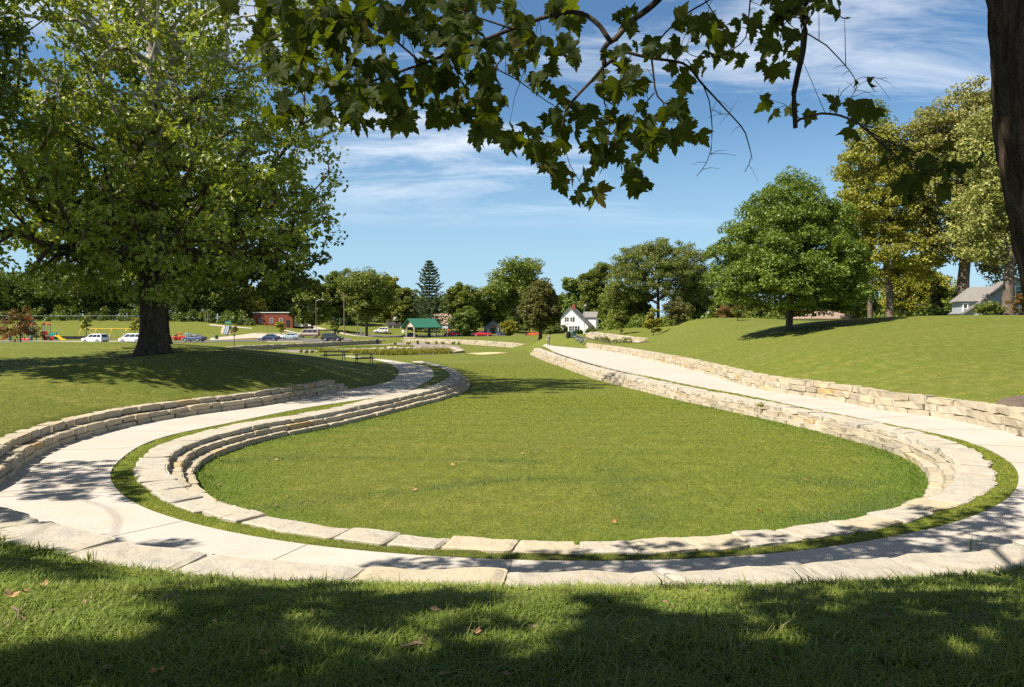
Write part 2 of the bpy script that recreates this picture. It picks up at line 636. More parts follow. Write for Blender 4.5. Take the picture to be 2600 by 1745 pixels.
HILL_WALL = [(1652, 861, 104), (1600, 856, 111), (1545, 849, 119), (1495, 842.5, 127), (1482, 846, 132)]
GARDEN_WALL = [(560, 883, 115), (640, 877.5, 130), (800, 871, 151), (900, 866, 168), (960, 864, 178), (1030, 861, 180), (1100, 860.5, 168), (1200, 864.5, 152), (1290, 870, 140), (1331, 875.5, 134)]
dig(HILL_WALL, 1.12, [(1440, 860, 133), (1462, 868, 119), (1500, 872, 110), (1560, 880, 98), (1620, 889, 88), (1668, 890, 88)])
dig(GARDEN_WALL, 0.85, [(1335, 885, 124), (1200, 890, 115), (1050, 900, 104), (850, 902, 100), (700, 900, 104), (590, 895, 106)])
GZ = gz.reshape(gx.shape)


def ground(x, y):
    x, y = np.asarray(x, float), np.asarray(y, float)
    i = np.clip(np.searchsorted(GX, x) - 1, 0, len(GX) - 2)
    j = np.clip(np.searchsorted(GY, y) - 1, 0, len(GY) - 2)
    a = (x - GX[i]) / (GX[i + 1] - GX[i])
    b = (y - GY[j]) / (GY[j + 1] - GY[j])
    return (GZ[j, i] * (1 - a) * (1 - b) + GZ[j, i + 1] * a * (1 - b) + GZ[j + 1, i] * (1 - a) * b + GZ[j + 1, i + 1] * a * b)


def onground(px, Y):
    """ground point in the photograph's column px at distance Y"""
    x = (px - CX) / F * Y
    return np.array([x, Y, float(ground(x, Y))])


def hit(px, py, y0=2.5, y1=600):
    """where the line of sight through a pixel meets the terrain"""
    d = ray(px, py)
    d = d / d[1]
    Y = np.geomspace(y0, y1, 1500)
    zz = EYE + d[2] * Y - ground(d[0] * Y, Y)
    k = np.argmax(zz < 0)
    Yh = Y[k]
    return np.array([d[0] * Yh, Yh, float(ground(d[0] * Yh, Yh))])
# ------------------------------------------------------------------ materials
MATS = {}


def new_mat(name):
    m = bpy.data.materials.new(name)
    m.use_nodes = True
    t = m.node_tree
    t.nodes.clear()
    n = NT(t)
    out = n.n('ShaderNodeOutputMaterial')
    return m, n, out


def simple(name, col, rough=0.6, metal=0.0, var=0.15, scale=6.0, bump=0.0, coat=0.0, spec=0.5):
    """painted / plain material with a little procedural unevenness"""
    if name in MATS:
        return MATS[name]
    m, n, out = new_mat(name)
    co = n.n('ShaderNodeTexCoord').outputs['Object']
    f = n.noise(co, scale, 5, 0.6)
    c = n.mix(n.rng(f, 0.3, 0.7), tuple(x * (1 - var) for x in col), tuple(min(1, x * (1 + var)) for x in col))
    b = n.n('ShaderNodeBsdfPrincipled', {'Base Color': c, 'Roughness': n.rng(f, 0.2, 0.8, max(0, rough - 0.08), min(1, rough + 0.08)), 'Metallic': metal, 'Specular IOR Level': spec})
    if coat:
        b.inputs['Coat Weight'].default_value = coat
        b.inputs['Coat Roughness'].default_value = 0.05
    if bump:
        bp = n.n('ShaderNodeBump', {'Strength': bump, 'Height': n.noise(co, scale * 6, 4), 'Distance': 0.02})
        n.put(b.inputs['Normal'], bp.outputs[0])
    n.put(out.inputs[0], b.outputs[0])
    MATS[name] = m
    return m


def stone_mat(name, grey=0.0):
    m, n, out = new_mat(name)
    tc = n.n('ShaderNodeTexCoord').outputs['Object']
    at = n.n('ShaderNodeAttribute', attribute_name='tint').outputs['Fac']
    base = n.ramp(at, [(0.0, (0.33, 0.285, 0.215)), (0.3, (0.45, 0.38, 0.265)), (0.6, (0.51, 0.44, 0.33)), (0.86, (0.55, 0.445, 0.27)), (0.93, (0.47, 0.34, 0.15)), (1.0, (0.42, 0.245, 0.075))])
    if grey:
        base = n.mix(grey, base, (0.50, 0.46, 0.40))
    blot = n.noise(tc, 1.7, 5, 0.6, 0.4)
    c = n.mix(n.math('MULTIPLY', n.rng(blot, 0.45, 0.72), 0.55), base, (0.54, 0.42, 0.25))
    gr = n.noise(tc, 4.3, 6, 0.65, 0.2)
    c = n.mix(n.math('MULTIPLY', n.rng(gr, 0.50, 0.74), 0.55 + 0.25 * grey), c, (0.285, 0.26, 0.22))
    lic = n.noise(tc, 0.8, 6, 0.7, 0.5)
    c = n.mix(n.math('MULTIPLY', n.rng(lic, 0.5, 0.68), 0.18 + 0.55 * grey), c, (0.36, 0.345, 0.315))
    fine = n.noise(tc, 55, 3, 0.6)
    c = n.mix(n.rng(fine, 0.3, 0.72, 0.35, 0.0), c, (0.25, 0.22, 0.175))
    pit = n.noise(tc, 17, 6, 0.72, 0.3)
    c = n.mix(n.rng(pit, 0.57, 0.70, 0.0, 0.6), c, (0.20, 0.175, 0.14))
    lay = n.noise(n.n('ShaderNodeMapping', {'Vector': tc, 'Scale': (1, 1, 7)}).outputs[0], 3.2, 5, 0.6)
    c = n.mix(n.rng(lay, 0.55, 0.75, 0.0, 0.35), c, (0.33, 0.25, 0.15))
    c = n.mix(1.0, c, (0.92, 0.93, 0.94), 'MULTIPLY')
    b = n.n('ShaderNodeBsdfPrincipled', {'Base Color': c, 'Roughness': 0.93, 'Specular IOR Level': 0.2})
    h = n.math('ADD', n.math('MULTIPLY', n.noise(tc, 9, 7, 0.7), 1.5), n.math('MULTIPLY', n.noise(tc, 45, 4, 0.6), 0.35))
    bp = n.n('ShaderNodeBump', {'Strength': 0.55, 'Height': h, 'Distance': 0.03})
    n.put(b.inputs['Normal'], bp.outputs[0])
    n.put(out.inputs[0], b.outputs[0])
    return m


def concrete_mat(name, c0, c1, stain=None, rough=0.9, s=0.35):
    m, n, out = new_mat(name)
    tc = n.n('ShaderNodeTexCoord').outputs['Object']
    f = n.noise(tc, s, 5, 0.6, 0.3)
    c = n.mix(n.rng(f, 0.35, 0.68), c0, c1)
    if stain:
        f2 = n.noise(tc, 0.8, 6, 0.66, 0.6)
        c = n.mix(n.math('MULTIPLY', n.rng(f2, 0.48, 0.70), 0.75), c, stain)
        f3 = n.noise(tc, 2.6, 7, 0.72, 1.0)
        c = n.mix(n.math('MULTIPLY', n.rng(f3, 0.55, 0.75), 0.4), c, tuple(x * 0.66 for x in c0))
    sp = n.noise(tc, 48, 4, 0.7)
    c = n.mix(n.rng(sp, 0.36, 0.6, 0.28, 0.0), c, tuple(x * 0.62 for x in c0))
    dark = n.noise(tc, 9, 4, 0.7)
    c = n.mix(n.rng(dark, 0.68, 0.78, 0.0, 0.55), c, tuple(x * 0.45 for x in c0))
    b = n.n('ShaderNodeBsdfPrincipled', {'Base Color': c, 'Roughness': rough, 'Specular IOR Level': 0.25})
    bp = n.n('ShaderNodeBump', {'Strength': 0.15, 'Height': sp, 'Distance': 0.01})
    n.put(b.inputs['Normal'], bp.outputs[0])
    n.put(out.inputs[0], b.outputs[0])
    return m


def turf_mat(name):
    """mown grass: the ground sheet under the blades and the far lawns"""
    m, n, out = new_mat(name)
    pos = n.n('ShaderNodeNewGeometry').outputs['Position']
    a = n.noise(pos, 0.11, 4, 0.55, 0.4)
    b_ = n.noise(pos, 0.9, 5, 0.62, 0.3)
    c_ = n.noise(n.n('ShaderNodeMapping', {'Vector': pos, 'Scale': (1, 0.55, 1)}).outputs[0], 7, 5, 0.7)
    c = n.mix(n.rng(a, 0.32, 0.68), (0.180, 0.190, 0.024), (0.245, 0.228, 0.046))
    c = n.mix(n.math('MULTIPLY', n.rng(b_, 0.42, 0.72), 0.5), c, (0.235, 0.215, 0.05))
    c = n.mix(n.rng(c_, 0.36, 0.64, 0.38, 0.0), c, (0.042, 0.066, 0.010))
    dry = n.noise(pos, 0.32, 6, 0.68, 0.8)
    c = n.mix(n.math('MULTIPLY', n.rng(dry, 0.57, 0.70), 0.6), c, (0.27, 0.22, 0.085))
    # faint mower passes
    wv = n.n('ShaderNodeTexWave', {'Vector': pos, 'Scale': 0.16, 'Distortion': 6.0, 'Detail': 2.0, 'Detail Scale': 0.3}, bands_direction='Y').outputs['Fac']
    c = n.mix(n.math('MULTIPLY', wv, 0.30), c, (0.115, 0.150, 0.018))
    fin = n.noise(n.n('ShaderNodeMapping', {'Vector': pos, 'Scale': (1, 0.4, 1)}).outputs[0], 26, 4, 0.72)
    c = n.mix(n.rng(fin, 0.42, 0.56, 0.5, 0.0), c, (0.034, 0.056, 0.008))
    st_ = n.noise(n.n('ShaderNodeMapping', {'Vector': pos, 'Rotation': (0, 0, R(8)), 'Scale': (0.05, 0.75, 0)}).outputs[0], 1.0, 4, 0.6, 0.5)
    c = n.mix(n.rng(st_, 0.40, 0.62, 0.6, 0.0), c, (0.105, 0.135, 0.018))
    mot = n.noise(n.n('ShaderNodeMapping', {'Vector': pos, 'Scale': (1, 0.6, 0)}).outputs[0], 2.6, 9, 0.82)
    c = n.mix(n.rng(mot, 0.42, 0.56, 0.55, 0.0), c, (0.075, 0.098, 0.014))
    c = n.mix(n.rng(mot, 0.53, 0.66, 0.0, 0.45), c, (0.27, 0.25, 0.075))
    lu = n.n('ShaderNodeAttribute', attribute_name='lush').outputs['Fac']
    lg = n.mix(n.rng(mot, 0.34, 0.66), (0.062, 0.108, 0.011), (0.125, 0.178, 0.022))
    c = n.mix(lu, c, lg)
    c = n.mix(n.n('ShaderNodeAttribute', attribute_name='streak').outputs['Fac'], c, (0.060, 0.098, 0.026))
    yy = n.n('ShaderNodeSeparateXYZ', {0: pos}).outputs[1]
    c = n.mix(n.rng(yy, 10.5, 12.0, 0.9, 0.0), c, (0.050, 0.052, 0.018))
    bs = n.n('ShaderNodeBsdfPrincipled', {'Base Color': c, 'Roughness': 0.9, 'Specular IOR Level': 0.15})
    bp = n.n('ShaderNodeBump', {'Strength': 0.7, 'Height': n.noise(pos, 14, 5, 0.7), 'Distance': 0.07})
    n.put(bs.inputs['Normal'], bp.outputs[0])
    n.put(out.inputs[0], bs.outputs[0])
    return m


def blade_mat(name, lo, hi, pale, patch=None, trans=0.35):
    m, n, out = new_mat(name)
    g = n.n('ShaderNodeNewGeometry')
    r = g.outputs['Random Per Island']
    c = n.ramp(r, [(0.0, lo), (0.55, hi), (0.9, hi), (1.0, pale)])
    pos = g.outputs['Position']
    f = n.noise(pos, 0.33, 4, 0.6, 0.5)
    c = n.mix(n.rng(f, 0.38, 0.66, 0.0, 0.45), c, tuple(0.62 * x for x in lo) if patch is None else patch)
    g2 = n.noise(pos, 0.085, 4, 0.6, 0.8)
    c = n.mix(n.rng(g2, 0.40, 0.62, 0.0, 0.55), c, n.mix(0.5, c, (0.30, 0.25, 0.06)))
    wv = n.n('ShaderNodeTexWave', {'Vector': pos, 'Scale': 0.16, 'Distortion': 6.0, 'Detail': 2.0, 'Detail Scale': 0.3}, bands_direction='Y').outputs['Fac']
    c = n.mix(n.math('MULTIPLY', wv, 0.34), c, lo)
    dr = n.noise(pos, 0.55, 6, 0.7, 0.6)
    c = n.mix(n.rng(dr, 0.62, 0.74, 0.0, 0.5), c, (0.30, 0.245, 0.09))
    d = n.n('ShaderNodeBsdfPrincipled', {'Base Color': c, 'Roughness': 0.55, 'Specular IOR Level': 0.3})
    t = n.n('ShaderNodeBsdfTranslucent', {'Color': n.mix(0.3, c, (0.30, 0.36, 0.03))})
    mx = n.n('ShaderNodeMixShader', {0: trans, 1: d.outputs[0], 2: t.outputs[0]})
    n.put(out.inputs[0], mx.outputs[0])
    return m


def leaf_mat(name, stops, trans=0.4, rough=0.45, tcol=(0.22, 0.30, 0.02), spec=0.4):
    m, n, out = new_mat(name)
    g = n.n('ShaderNodeNewGeometry')
    oi = n.n('ShaderNodeObjectInfo').outputs['Random']
    r = g.outputs['Random Per Island']
    c = n.ramp(r, stops)
    big = n.noise(g.outputs['Position'], 0.45, 3, 0.5)
    c = n.mix(n.rng(big, 0.36, 0.66, 0.0, 0.45), c, stops[0][1])
    c = n.n('ShaderNodeHueSaturation', {'Hue': n.rng(oi, 0, 1, 0.488, 0.512), 'Saturation': 1.0, 'Value': n.rng(oi, 0, 1, 0.9, 1.12), 'Color': c}).outputs[0]
    d = n.n('ShaderNodeBsdfPrincipled', {'Base Color': c, 'Roughness': rough, 'Specular IOR Level': spec})
    t = n.n('ShaderNodeBsdfTranslucent', {'Color': n.mix(0.55, c, tcol)})
    mx = n.n('ShaderNodeMixShader', {0: trans, 1: d.outputs[0], 2: t.outputs[0]})
    n.put(out.inputs[0], mx.outputs[0])
    return m


def bark_mat(name, lo, hi, pale=None, z0=0, z1=1, sc=3.0):
    m, n, out = new_mat(name)
    co = n.n('ShaderNodeTexCoord').outputs['Object']
    mp = n.n('ShaderNodeMapping', {'Vector': co, 'Scale': (sc, sc, sc * 0.22)}).outputs[0]
    f = n.noise(mp, 3.2, 7, 0.68, 0.6)
    c = n.ramp(f, [(0.3, tuple(0.45 * x for x in lo)), (0.48, lo), (0.72, hi)])
    if pale:
        z = n.n('ShaderNodeSeparateXYZ', {0: co}).outputs[2]
        pn = n.noise(co, 1.1, 4, 0.6, 0.4)
        k = n.math('ADD', n.rng(z, z0, z1, -0.35, 0.75), n.rng(pn, 0.3, 0.7, -0.45, 0.45))
        k = n.rng(k, 0.2, 0.45)
        pc = n.mix(n.rng(n.noise(co, 3.0, 4, 0.6), 0.42, 0.6), pale, tuple(0.45 * x for x in pale))
        c = n.mix(k, c, pc)
    b = n.n('ShaderNodeBsdfPrincipled', {'Base Color': c, 'Roughness': 0.95, 'Specular IOR Level': 0.15})
    bp = n.n('ShaderNodeBump', {'Strength': 0.9, 'Height': f, 'Distance': 0.06})
    n.put(b.inputs['Normal'], bp.outputs[0])
    n.put(out.inputs[0], b.outputs[0])
    return m


M_STONE = stone_mat('limestone')
M_SLAB = stone_mat('grey_limestone', 0.6)
M_TURF = turf_mat('turf')
M_PATH = concrete_mat('path_concrete', (0.43, 0.388, 0.340), (0.485, 0.442, 0.392), (0.45, 0.378, 0.285))
M_JOINT = simple('joint_gap', (0.20, 0.18, 0.15), 0.95)
M_ASPH = concrete_mat('asphalt', (0.12, 0.11, 0.10), (0.155, 0.145, 0.13), None, 0.92)
M_PAVE = concrete_mat('pale_pavement', (0.41, 0.35, 0.29), (0.47, 0.41, 0.34), None, 0.92)
M_CLAY = concrete_mat('bare_clay', (0.44, 0.31, 0.20), (0.50, 0.37, 0.25), None, 0.95)
M_MULCH = concrete_mat('mulch', (0.105, 0.073, 0.055), (0.16, 0.12, 0.095), (0.07, 0.05, 0.04), 0.95, 2.0)
M_BED = concrete_mat('rain_garden_mulch', (0.20, 0.165, 0.14), (0.27, 0.225, 0.19), None, 0.95, 0.5)
M_STRAW = concrete_mat('straw', (0.52, 0.40, 0.21), (0.62, 0.48, 0.27), (0.40, 0.36, 0.12), 0.95, 1.2)

def wob(p, f, seed):
    """cheap smooth noise in [-1,1]"""
    r = np.random.default_rng(int(seed))
    o = np.zeros(len(p))
    for k in range(5):
        d = r.normal(size=3)
        d /= np.linalg.norm(d)
        o += np.sin(p @ d * f * (1 + 0.7 * k) + r.uniform(0, 6.3)) / (1 + 0.5 * k)
    return o / 2.2


# ------------------------------------------------------------------ ground sheet
ny, nx = gx.shape
ii = np.arange(ny * nx).reshape(ny, nx)
quads = np.stack([ii[:-1, :-1], ii[:-1, 1:], ii[1:, 1:], ii[1:, :-1]], -1).reshape(-1, 4)
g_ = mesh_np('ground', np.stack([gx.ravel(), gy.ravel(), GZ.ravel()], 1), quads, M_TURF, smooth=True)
# how lush the grass grows: along the rim of the bowl and in a few streaks
STREAKS = [((690, 1290), (1250, 1222), .36), ((1250, 1222), (1700, 1214), .32), ((1545, 1190), (1640, 1330), .42), ((600, 1170), (760, 1160), .6), ((760, 1160), (1360, 1172), .30), ((2050, 1222), (2180, 1232), .5), ((2060, 1330), (2330, 1260), .6)]


def seg_d(p, a, b):
    a, b = hit(*a, 5, 90)[:2], hit(*b, 5, 90)[:2]
    return nearest_on(np.array([a, b]), p)[1]


def lushness(p):
    d = fdist('R1', p)
    p3 = np.column_stack([p, p[:, 0] * 0])
    l = np.exp(-(np.maximum(0, d - .4) / 1.5) ** 2) * np.clip(.72 + .5 * wob(p3, .9, 33) + .25 * wob(p3, 2.6, 34), .1, 1.0) * (1 - .55 * sstep(20, 32, p[:, 1]))
    l = np.maximum(l, np.clip(.06 + .16 * wob(p3, .5, 35), 0, 1))
    l = l * (d > .2) * (p[:, 1] < 100) * (1 - .8 * sstep(40, 90, p[:, 1]))
    ds = fdist('I', p)                               # strip beside the walk
    return np.where((d < .2) & (ds > 0) & (p[:, 1] < 70), .3, l)


def streaky(p):
    """the darker blue green lines that cross the bowl"""
    p3 = np.column_stack([p, p[:, 0] * 0])
    kw = np.clip(.75 + .35 * wob(p3, 1.7, 31), 0, 1)
    l = np.zeros(len(p))
    for a, b, wd in STREAKS:
        l = np.maximum(l, np.exp(-(seg_d(p, a, b) / wd) ** 2) * kw)
    return .55 * l * (fdist('R1', p) > .3) * np.clip(.8 + .5 * wob(p3, 4.0, 37), .2, 1.2)


lv_ = np.zeros(len(gp))
sel_ = (gp[:, 1] > 8) & (gp[:, 1] < 104) & (np.abs(gp[:, 0]) < 40)
lv_[sel_] = np.clip(lushness(gp[sel_]), 0, 1)
at_ = g_.data.attributes.new('lush', 'FLOAT', 'POINT')
at_.data.foreach_set('value', lv_.astype(np.float32))
lv_[sel_] = np.clip(streaky(gp[sel_]), 0, 1)
at_ = g_.data.attributes.new('streak', 'FLOAT', 'POINT')
at_.data.foreach_set('value', lv_.astype(np.float32))
tag(g_, 'mown green park lawn rising on both sides of a sunken bowl', 'lawn', None, 'structure')


# ------------------------------------------------------------------ the walk
def strip(name, A, B, zf, m, thick=0.1, nb=3, joints=None, jm=None):
    n = len(A)
    ts = np.linspace(0, 1, nb + 1)
    rows = np.stack([A * (1 - t) + B * t for t in ts], 1)          # n, nb+1, 2
    zz = zf(rows[..., 0], rows[..., 1])
    top = np.concatenate([rows, zz[..., None]], 2)
    k = nb + 1
    V = top.reshape(-1, 3)
    i = np.arange(n * k).reshape(n, k)
    f = np.stack([i[:-1, :-1], i[:-1, 1:], i[1:, 1:], i[1:, :-1]], -1).reshape(-1, 4)
    # skirts down both sides
    lo = []
    for col in (0, nb):
        s = top[:, col].copy()
        s[:, 2] -= thick
        lo.append(s)
    nV = len(V)
    V = np.vstack([V] + lo)
    a0 = i[:, 0]
    b0 = nV + np.arange(n)
    a1 = i[:, -1]
    b1 = nV + n + np.arange(n)
    f = np.vstack([f, np.stack([a0[:-1], a0[1:], b0[1:], b0[:-1]], 1), np.stack([a1[:-1], b1[:-1], b1[1:], a1[1:]], 1)])
    mi = np.zeros(len(f), int)
    mats = [m]
    if joints is not None:
        JV, JF = [], []
        for kk, wd in joints:
            p0, p1 = A[kk], B[kk]
            d = np.array([-(p1 - p0)[1], (p1 - p0)[0]])
            d = d / np.linalg.norm(d) * wd / 2
            us = np.linspace(0.0, 1.0, 6)
            b = len(V) + len(JV)
            for u in us:
                c = p0 * (1 - u) + p1 * u
                for sgn in (-1, 1):
                    qq = c + sgn * d
                    JV.append((qq[0], qq[1], float(zf(np.array(c[0]), np.array(c[1]))) + 0.004))
            for j in range(5):
                JF.append((b + 2 * j, b + 2 * j + 1, b + 2 * j + 3, b + 2 * j + 2))
        V = np.vstack([V, JV])
        f = np.vstack([f, JF])
        mi = np.concatenate([mi, np.ones(len(JF), int)])
        mats.append(jm)
    return mesh_np(name, V, f, mats, smooth=False, midx=mi)


IB, _ = nearest_on(O_, I_)
k = np.linspace(0, 1, len(I_))
w_ = np.linalg.norm(IB - I_, axis=1)
IA = I_.copy()
# the outer side runs a little under the wall foot
IBx = IA + (IB - IA) * ((w_ + 0.12) / w_)[:, None]
s_I = arclen(I_)
joints = []
t = 1.0
while t < s_I[-1]:
    joints.append((int(np.searchsorted(s_I, t)), 0.016 if t > 60 and t < 95 else 0.022))
    t += 3.0
joints = [(min(a, len(I_) - 1), b) for a, b in joints]


def path_z(x, y):
    return zp(y) * (1 - sstep(112, 126, y)) + ground(x, y) * sstep(112, 126, y) + 0.012


pth = strip('path', IA, IBx, path_z, M_PATH, joints=joints, jm=M_JOINT)
tag(pth, 'pale concrete footpath looping round the sunken lawn', 'path', None, 'structure')


def drape(name, poly, m, dz=0.03, step=0.8, jitter=0.0):
    """a sheet of one material laid on the terrain inside a polygon"""
    poly = np.asarray(poly, float)
    lo, hi = poly.min(0), poly.max(0)
    xs = np.arange(lo[0] - step, hi[0] + step, step)
    ys = np.arange(lo[1] - step, hi[1] + step, step)
    X, Y = np.meshgrid(xs, ys)
    V = np.stack([X.ravel(), Y.ravel()], 1)
    line = np.vstack([poly, poly[:1]])
    sd = sdist(poly, line, V)
    bq, _ = nearest_on(line, V)
    snap = (sd < 0) & (sd > -step * 1.05)
    V[snap] = bq[snap]
    ok = (sd > -step * 1.05)
    i = np.arange(len(V)).reshape(X.shape)
    f = np.stack([i[:-1, :-1], i[:-1, 1:], i[1:, 1:], i[1:, :-1]], -1).reshape(-1, 4)
    f = f[ok[f].all(1)]
    cen = V[f].mean(1)
    f = f[inside(poly, cen)]
    z = ground(V[:, 0], V[:, 1]) + dz
    return mesh_np(name, np.concatenate([V, z[:, None]], 1), f, m, smooth=True)


# ------------------------------------------------------------------ stone walls
def stone_block(nx_, ny_, nz_):
    """surface grid of a box in [-1,1]^3 with lines near its edges"""
    def lin(n):
        return np.concatenate([[-1, -0.86], np.linspace(-0.86, 0.86, n)[1:-1], [0.86, 1]]) if n > 1 else np.array([-1, -0.8, 0.8, 1.0])
    xs, ys, zs = lin(nx_), lin(ny_), lin(nz_)
    idx, V, Fc = {}, [], []

    def vid(i, j, k):
        if (i, j, k) not in idx:
            idx[(i, j, k)] = len(V)
            V.append((xs[i], ys[j], zs[k]))
        return idx[(i, j, k)]
    a, b, c = len(xs), len(ys), len(zs)
    for i in range(a - 1):
        for j in range(b - 1):
            Fc.append((vid(i, j, c - 1), vid(i + 1, j, c - 1), vid(i + 1, j + 1, c - 1), vid(i, j + 1, c - 1)))
            Fc.append((vid(i, j, 0), vid(i, j + 1, 0), vid(i + 1, j + 1, 0), vid(i + 1, j, 0)))
    for i in range(a - 1):
        for k in range(c - 1):
            Fc.append((vid(i, 0, k), vid(i + 1, 0, k), vid(i + 1, 0, k + 1), vid(i, 0, k + 1)))
            Fc.append((vid(i, b - 1, k), vid(i, b - 1, k + 1), vid(i + 1, b - 1, k + 1), vid(i + 1, b - 1, k)))
    for j in range(b - 1):
        for k in range(c - 1):
            Fc.append((vid(0, j, k), vid(0, j, k + 1), vid(0, j + 1, k + 1), vid(0, j + 1, k)))
            Fc.append((vid(a - 1, j, k), vid(a - 1, j + 1, k), vid(a - 1, j + 1, k + 1), vid(a - 1, j, k + 1)))
    return np.array(V), np.array(Fc)


BLK = stone_block(4, 2, 2)
SLAB = stone_block(9, 5, 2)


def course(A, B, zb, zt, lens, amp=0.02, bev=0.04, joint=0.028, blk=BLK, s0=0.0, s1=None, seed=0, hvar=0.02, tint=None, prot=0.03, edge=0.0):
    """stones laid from front line A to back line B (equal counts); zb, zt are per-sample heights; returns list of (V, F, tint)"""
    s = arclen(A)
    s1 = s[-1] if s1 is None else s1
    r = np.random.default_rng(seed)
    U, Fc = blk
    out = []
    a = s0
    cuts = None
    if isinstance(lens, list):
        cuts = lens[:]
    while a < s1 - 0.25:
        L = cuts.pop(0) if cuts else r.uniform(*(lens if isinstance(lens, tuple) else (0.9, 1.6)))
        b = min(a + L, s1)
        if s1 - b < 0.3:
            b = s1
        j = joint * r.uniform(0.5, 1.9)
        ss = a + j / 2 + (U[:, 0] + 1) / 2 * (b - a - j)
        # skewed joints
        sk = r.uniform(-0.06, 0.06, 2) * (1 if edge == 0 else 2.0)
        ss = ss + np.where(U[:, 0] > 0, sk[0], sk[1]) * U[:, 1] * 0.5 * np.abs(U[:, 0])
        t = (U[:, 1] + 1) / 2
        ax = np.stack([np.interp(ss, s, A[:, k]) for k in (0, 1)], 1)
        bx = np.stack([np.interp(ss, s, B[:, k]) for k in (0, 1)], 1)
        dpt = np.linalg.norm(bx - ax, axis=1)[:, None] + 1e-6
        dr = (bx - ax) / dpt
        pr = r.uniform(-prot, prot)
        xy = ax * (1 - t[:, None]) + bx * t[:, None] + dr * pr
        z0, z1 = np.interp(ss, s, zb), np.interp(ss, s, zt) + r.uniform(-hvar, hvar)
        z = z0 + (z1 - z0) * (U[:, 2] + 1) / 2
        V = np.column_stack([xy, z])
        # round the arrises
        ext = np.abs(U) > 0.99
        n2 = ext.sum(1) >= 2
        c = V.mean(0)
        tv = np.gradient(A, axis=0)
        ti = np.array([np.interp((a + b) / 2, s, tv[:, k]) for k in (0, 1)])
        ti /= np.linalg.norm(ti) + 1e-9
        bv = bev * r.uniform(0.6, 1.5)
        V[:, :2] -= (ti * (U[:, 0] * ext[:, 0] * n2 * bv * 0.7)[:, None])
        V[:, :2] -= dr * (U[:, 1] * ext[:, 1] * n2 * bv)[:, None]
        V[:, 2] -= U[:, 2] * ext[:, 2] * n2 * bv * 0.8
        q = r.integers(1e9)
        V[:, 2] += wob(V * [1, 1, 2], 4.0, q) * amp * 0.6
        V[:, :2] += dr * (wob(V, 7.0, q + 1) * amp)[:, None] + ti * (wob(V, 7.0, q + 2) * amp * 0.8)[:, None]
        if edge:
            V[:, :2] += dr * (wob(V, 2.6, q + 3) * edge * np.sign(U[:, 1]) * (np.abs(U[:, 1]) > 0.6))[:, None]
        V += r.normal(size=V.shape) * amp * 0.12
        tn = r.beta(2.2, 2.0) * 0.86 if tint is None else tint(r)
        if r.random() < (0.05 if blk is BLK else 0.0) and tint is None:
            tn = r.uniform(0.90, 0.97)
        out.append((V, Fc, tn))
        a = b
    return out


def join_blocks(name, blocks, parent, mat=None):
    V = np.vstack([b[0] for b in blocks])
    o = np.cumsum([0] + [len(b[0]) for b in blocks[:-1]])
    f = np.vstack([b[1] + k for b, k in zip(blocks, o)])
    t = np.concatenate([np.full(len(b[1]), b[2]) for b in blocks])
    return mesh_np(name, V, f, mat or M_STONE, parent, fattr=t)


def centre_empty(name, A, z, label, cat='wall', group=None):
    c = A[len(A) // 2]
    return empty(name, (c[0], c[1], z), 0, label, cat, group)


def reparent(parts, root):
    """parts were built in world space: keep them there under the thing's empty"""
    off = Vector(root.location)
    for o in parts:
        o.parent = root
        o.matrix_parent_inverse = Matrix.Translation(-off)


def zpath(c, d=0.0):
    return zp(c[:, 1]) + d


# outer wall, left stretch (three courses, the top one stepped back)
def outer_wall(k0, k1, h, label, name, lens, seed, setb=(0.0, 0.03, 0.36), depth=(0.55, 0.6, 0.5), hh=None, hvar=0.02, amp=0.022, cap=None):
    A = O_[k0:k1 + 1]
    n = -normals(O_)[k0:k1 + 1]
    root = centre_empty(name, A, float(zp(A[len(A) // 2][1])), label)
    parts = []
    z0 = zpath(A)
    hs = hh or [h / 3] * 3
    L = arclen(A)[-1]
    acc = -0.06
    zb = z0 + acc
    for c in range(len(hs)):
        zt = z0 + sum(hs[:c + 1]) if c < len(hs) else None
        a = A + n * setb[c]
        b = a + n * depth[c]
        bl = course(a, b, zb, zt, lens, amp=amp, seed=seed + c, s0=0.35 * c, s1=L - 0.25 * c, hvar=hvar)
        parts.append(join_blocks('stone_course', bl, None))
        zb = zt - 0.004
    reparent(parts, root)
    return root


kW1s = kW1 + 1
outer_wall(kW1s, kN0 + 3, HW1, 'curved left retaining wall of cream limestone below the big sycamore lawn', 'retaining_wall', (0.5, 1.25), 21,
           hh=[0.165, 0.17, 0.20])
outer_wall(kN1 - 2, kE, HW4, 'long rough limestone retaining wall below the right hillside', 'retaining_wall', (0.5, 1.5), 31,
           setb=(0.0, 0.05, 0.34), depth=(0.6, 0.62, 0.55), hh=[0.20, 0.235, 0.235], hvar=0.014, amp=0.05)

# near stretch: one low course and big irregular coping slabs
A = O_[kN0 - 2:kN1 + 3]
n_ = -normals(O_)[kN0 - 2:kN1 + 3]
near_root = centre_empty('coping_wall', A, 0, 'near wall of broad irregular limestone slabs edging the shaded foreground grass')
parts = [join_blocks('stone_course', course(A + n_ * 0.06, A + n_ * 0.6, zpath(A) - 0.08, zpath(A) + HW1 - 0.2, (0.7, 1.4), seed=51, amp=0.03), None)]
blk = course(A - n_ * 0.03, A + n_ * 0.80, zpath(A) + HW1 - 0.21, zpath(A) + HW1, (0.9, 2.2), amp=0.030, bev=0.025, joint=0.012, blk=SLAB, seed=58, hvar=0.010, edge=0.08, prot=0.04)
for b in blk:
    parts.append(join_blocks('coping_slab', [b], None, M_SLAB if b[2] < .62 else M_STONE))
reparent(parts, near_root)

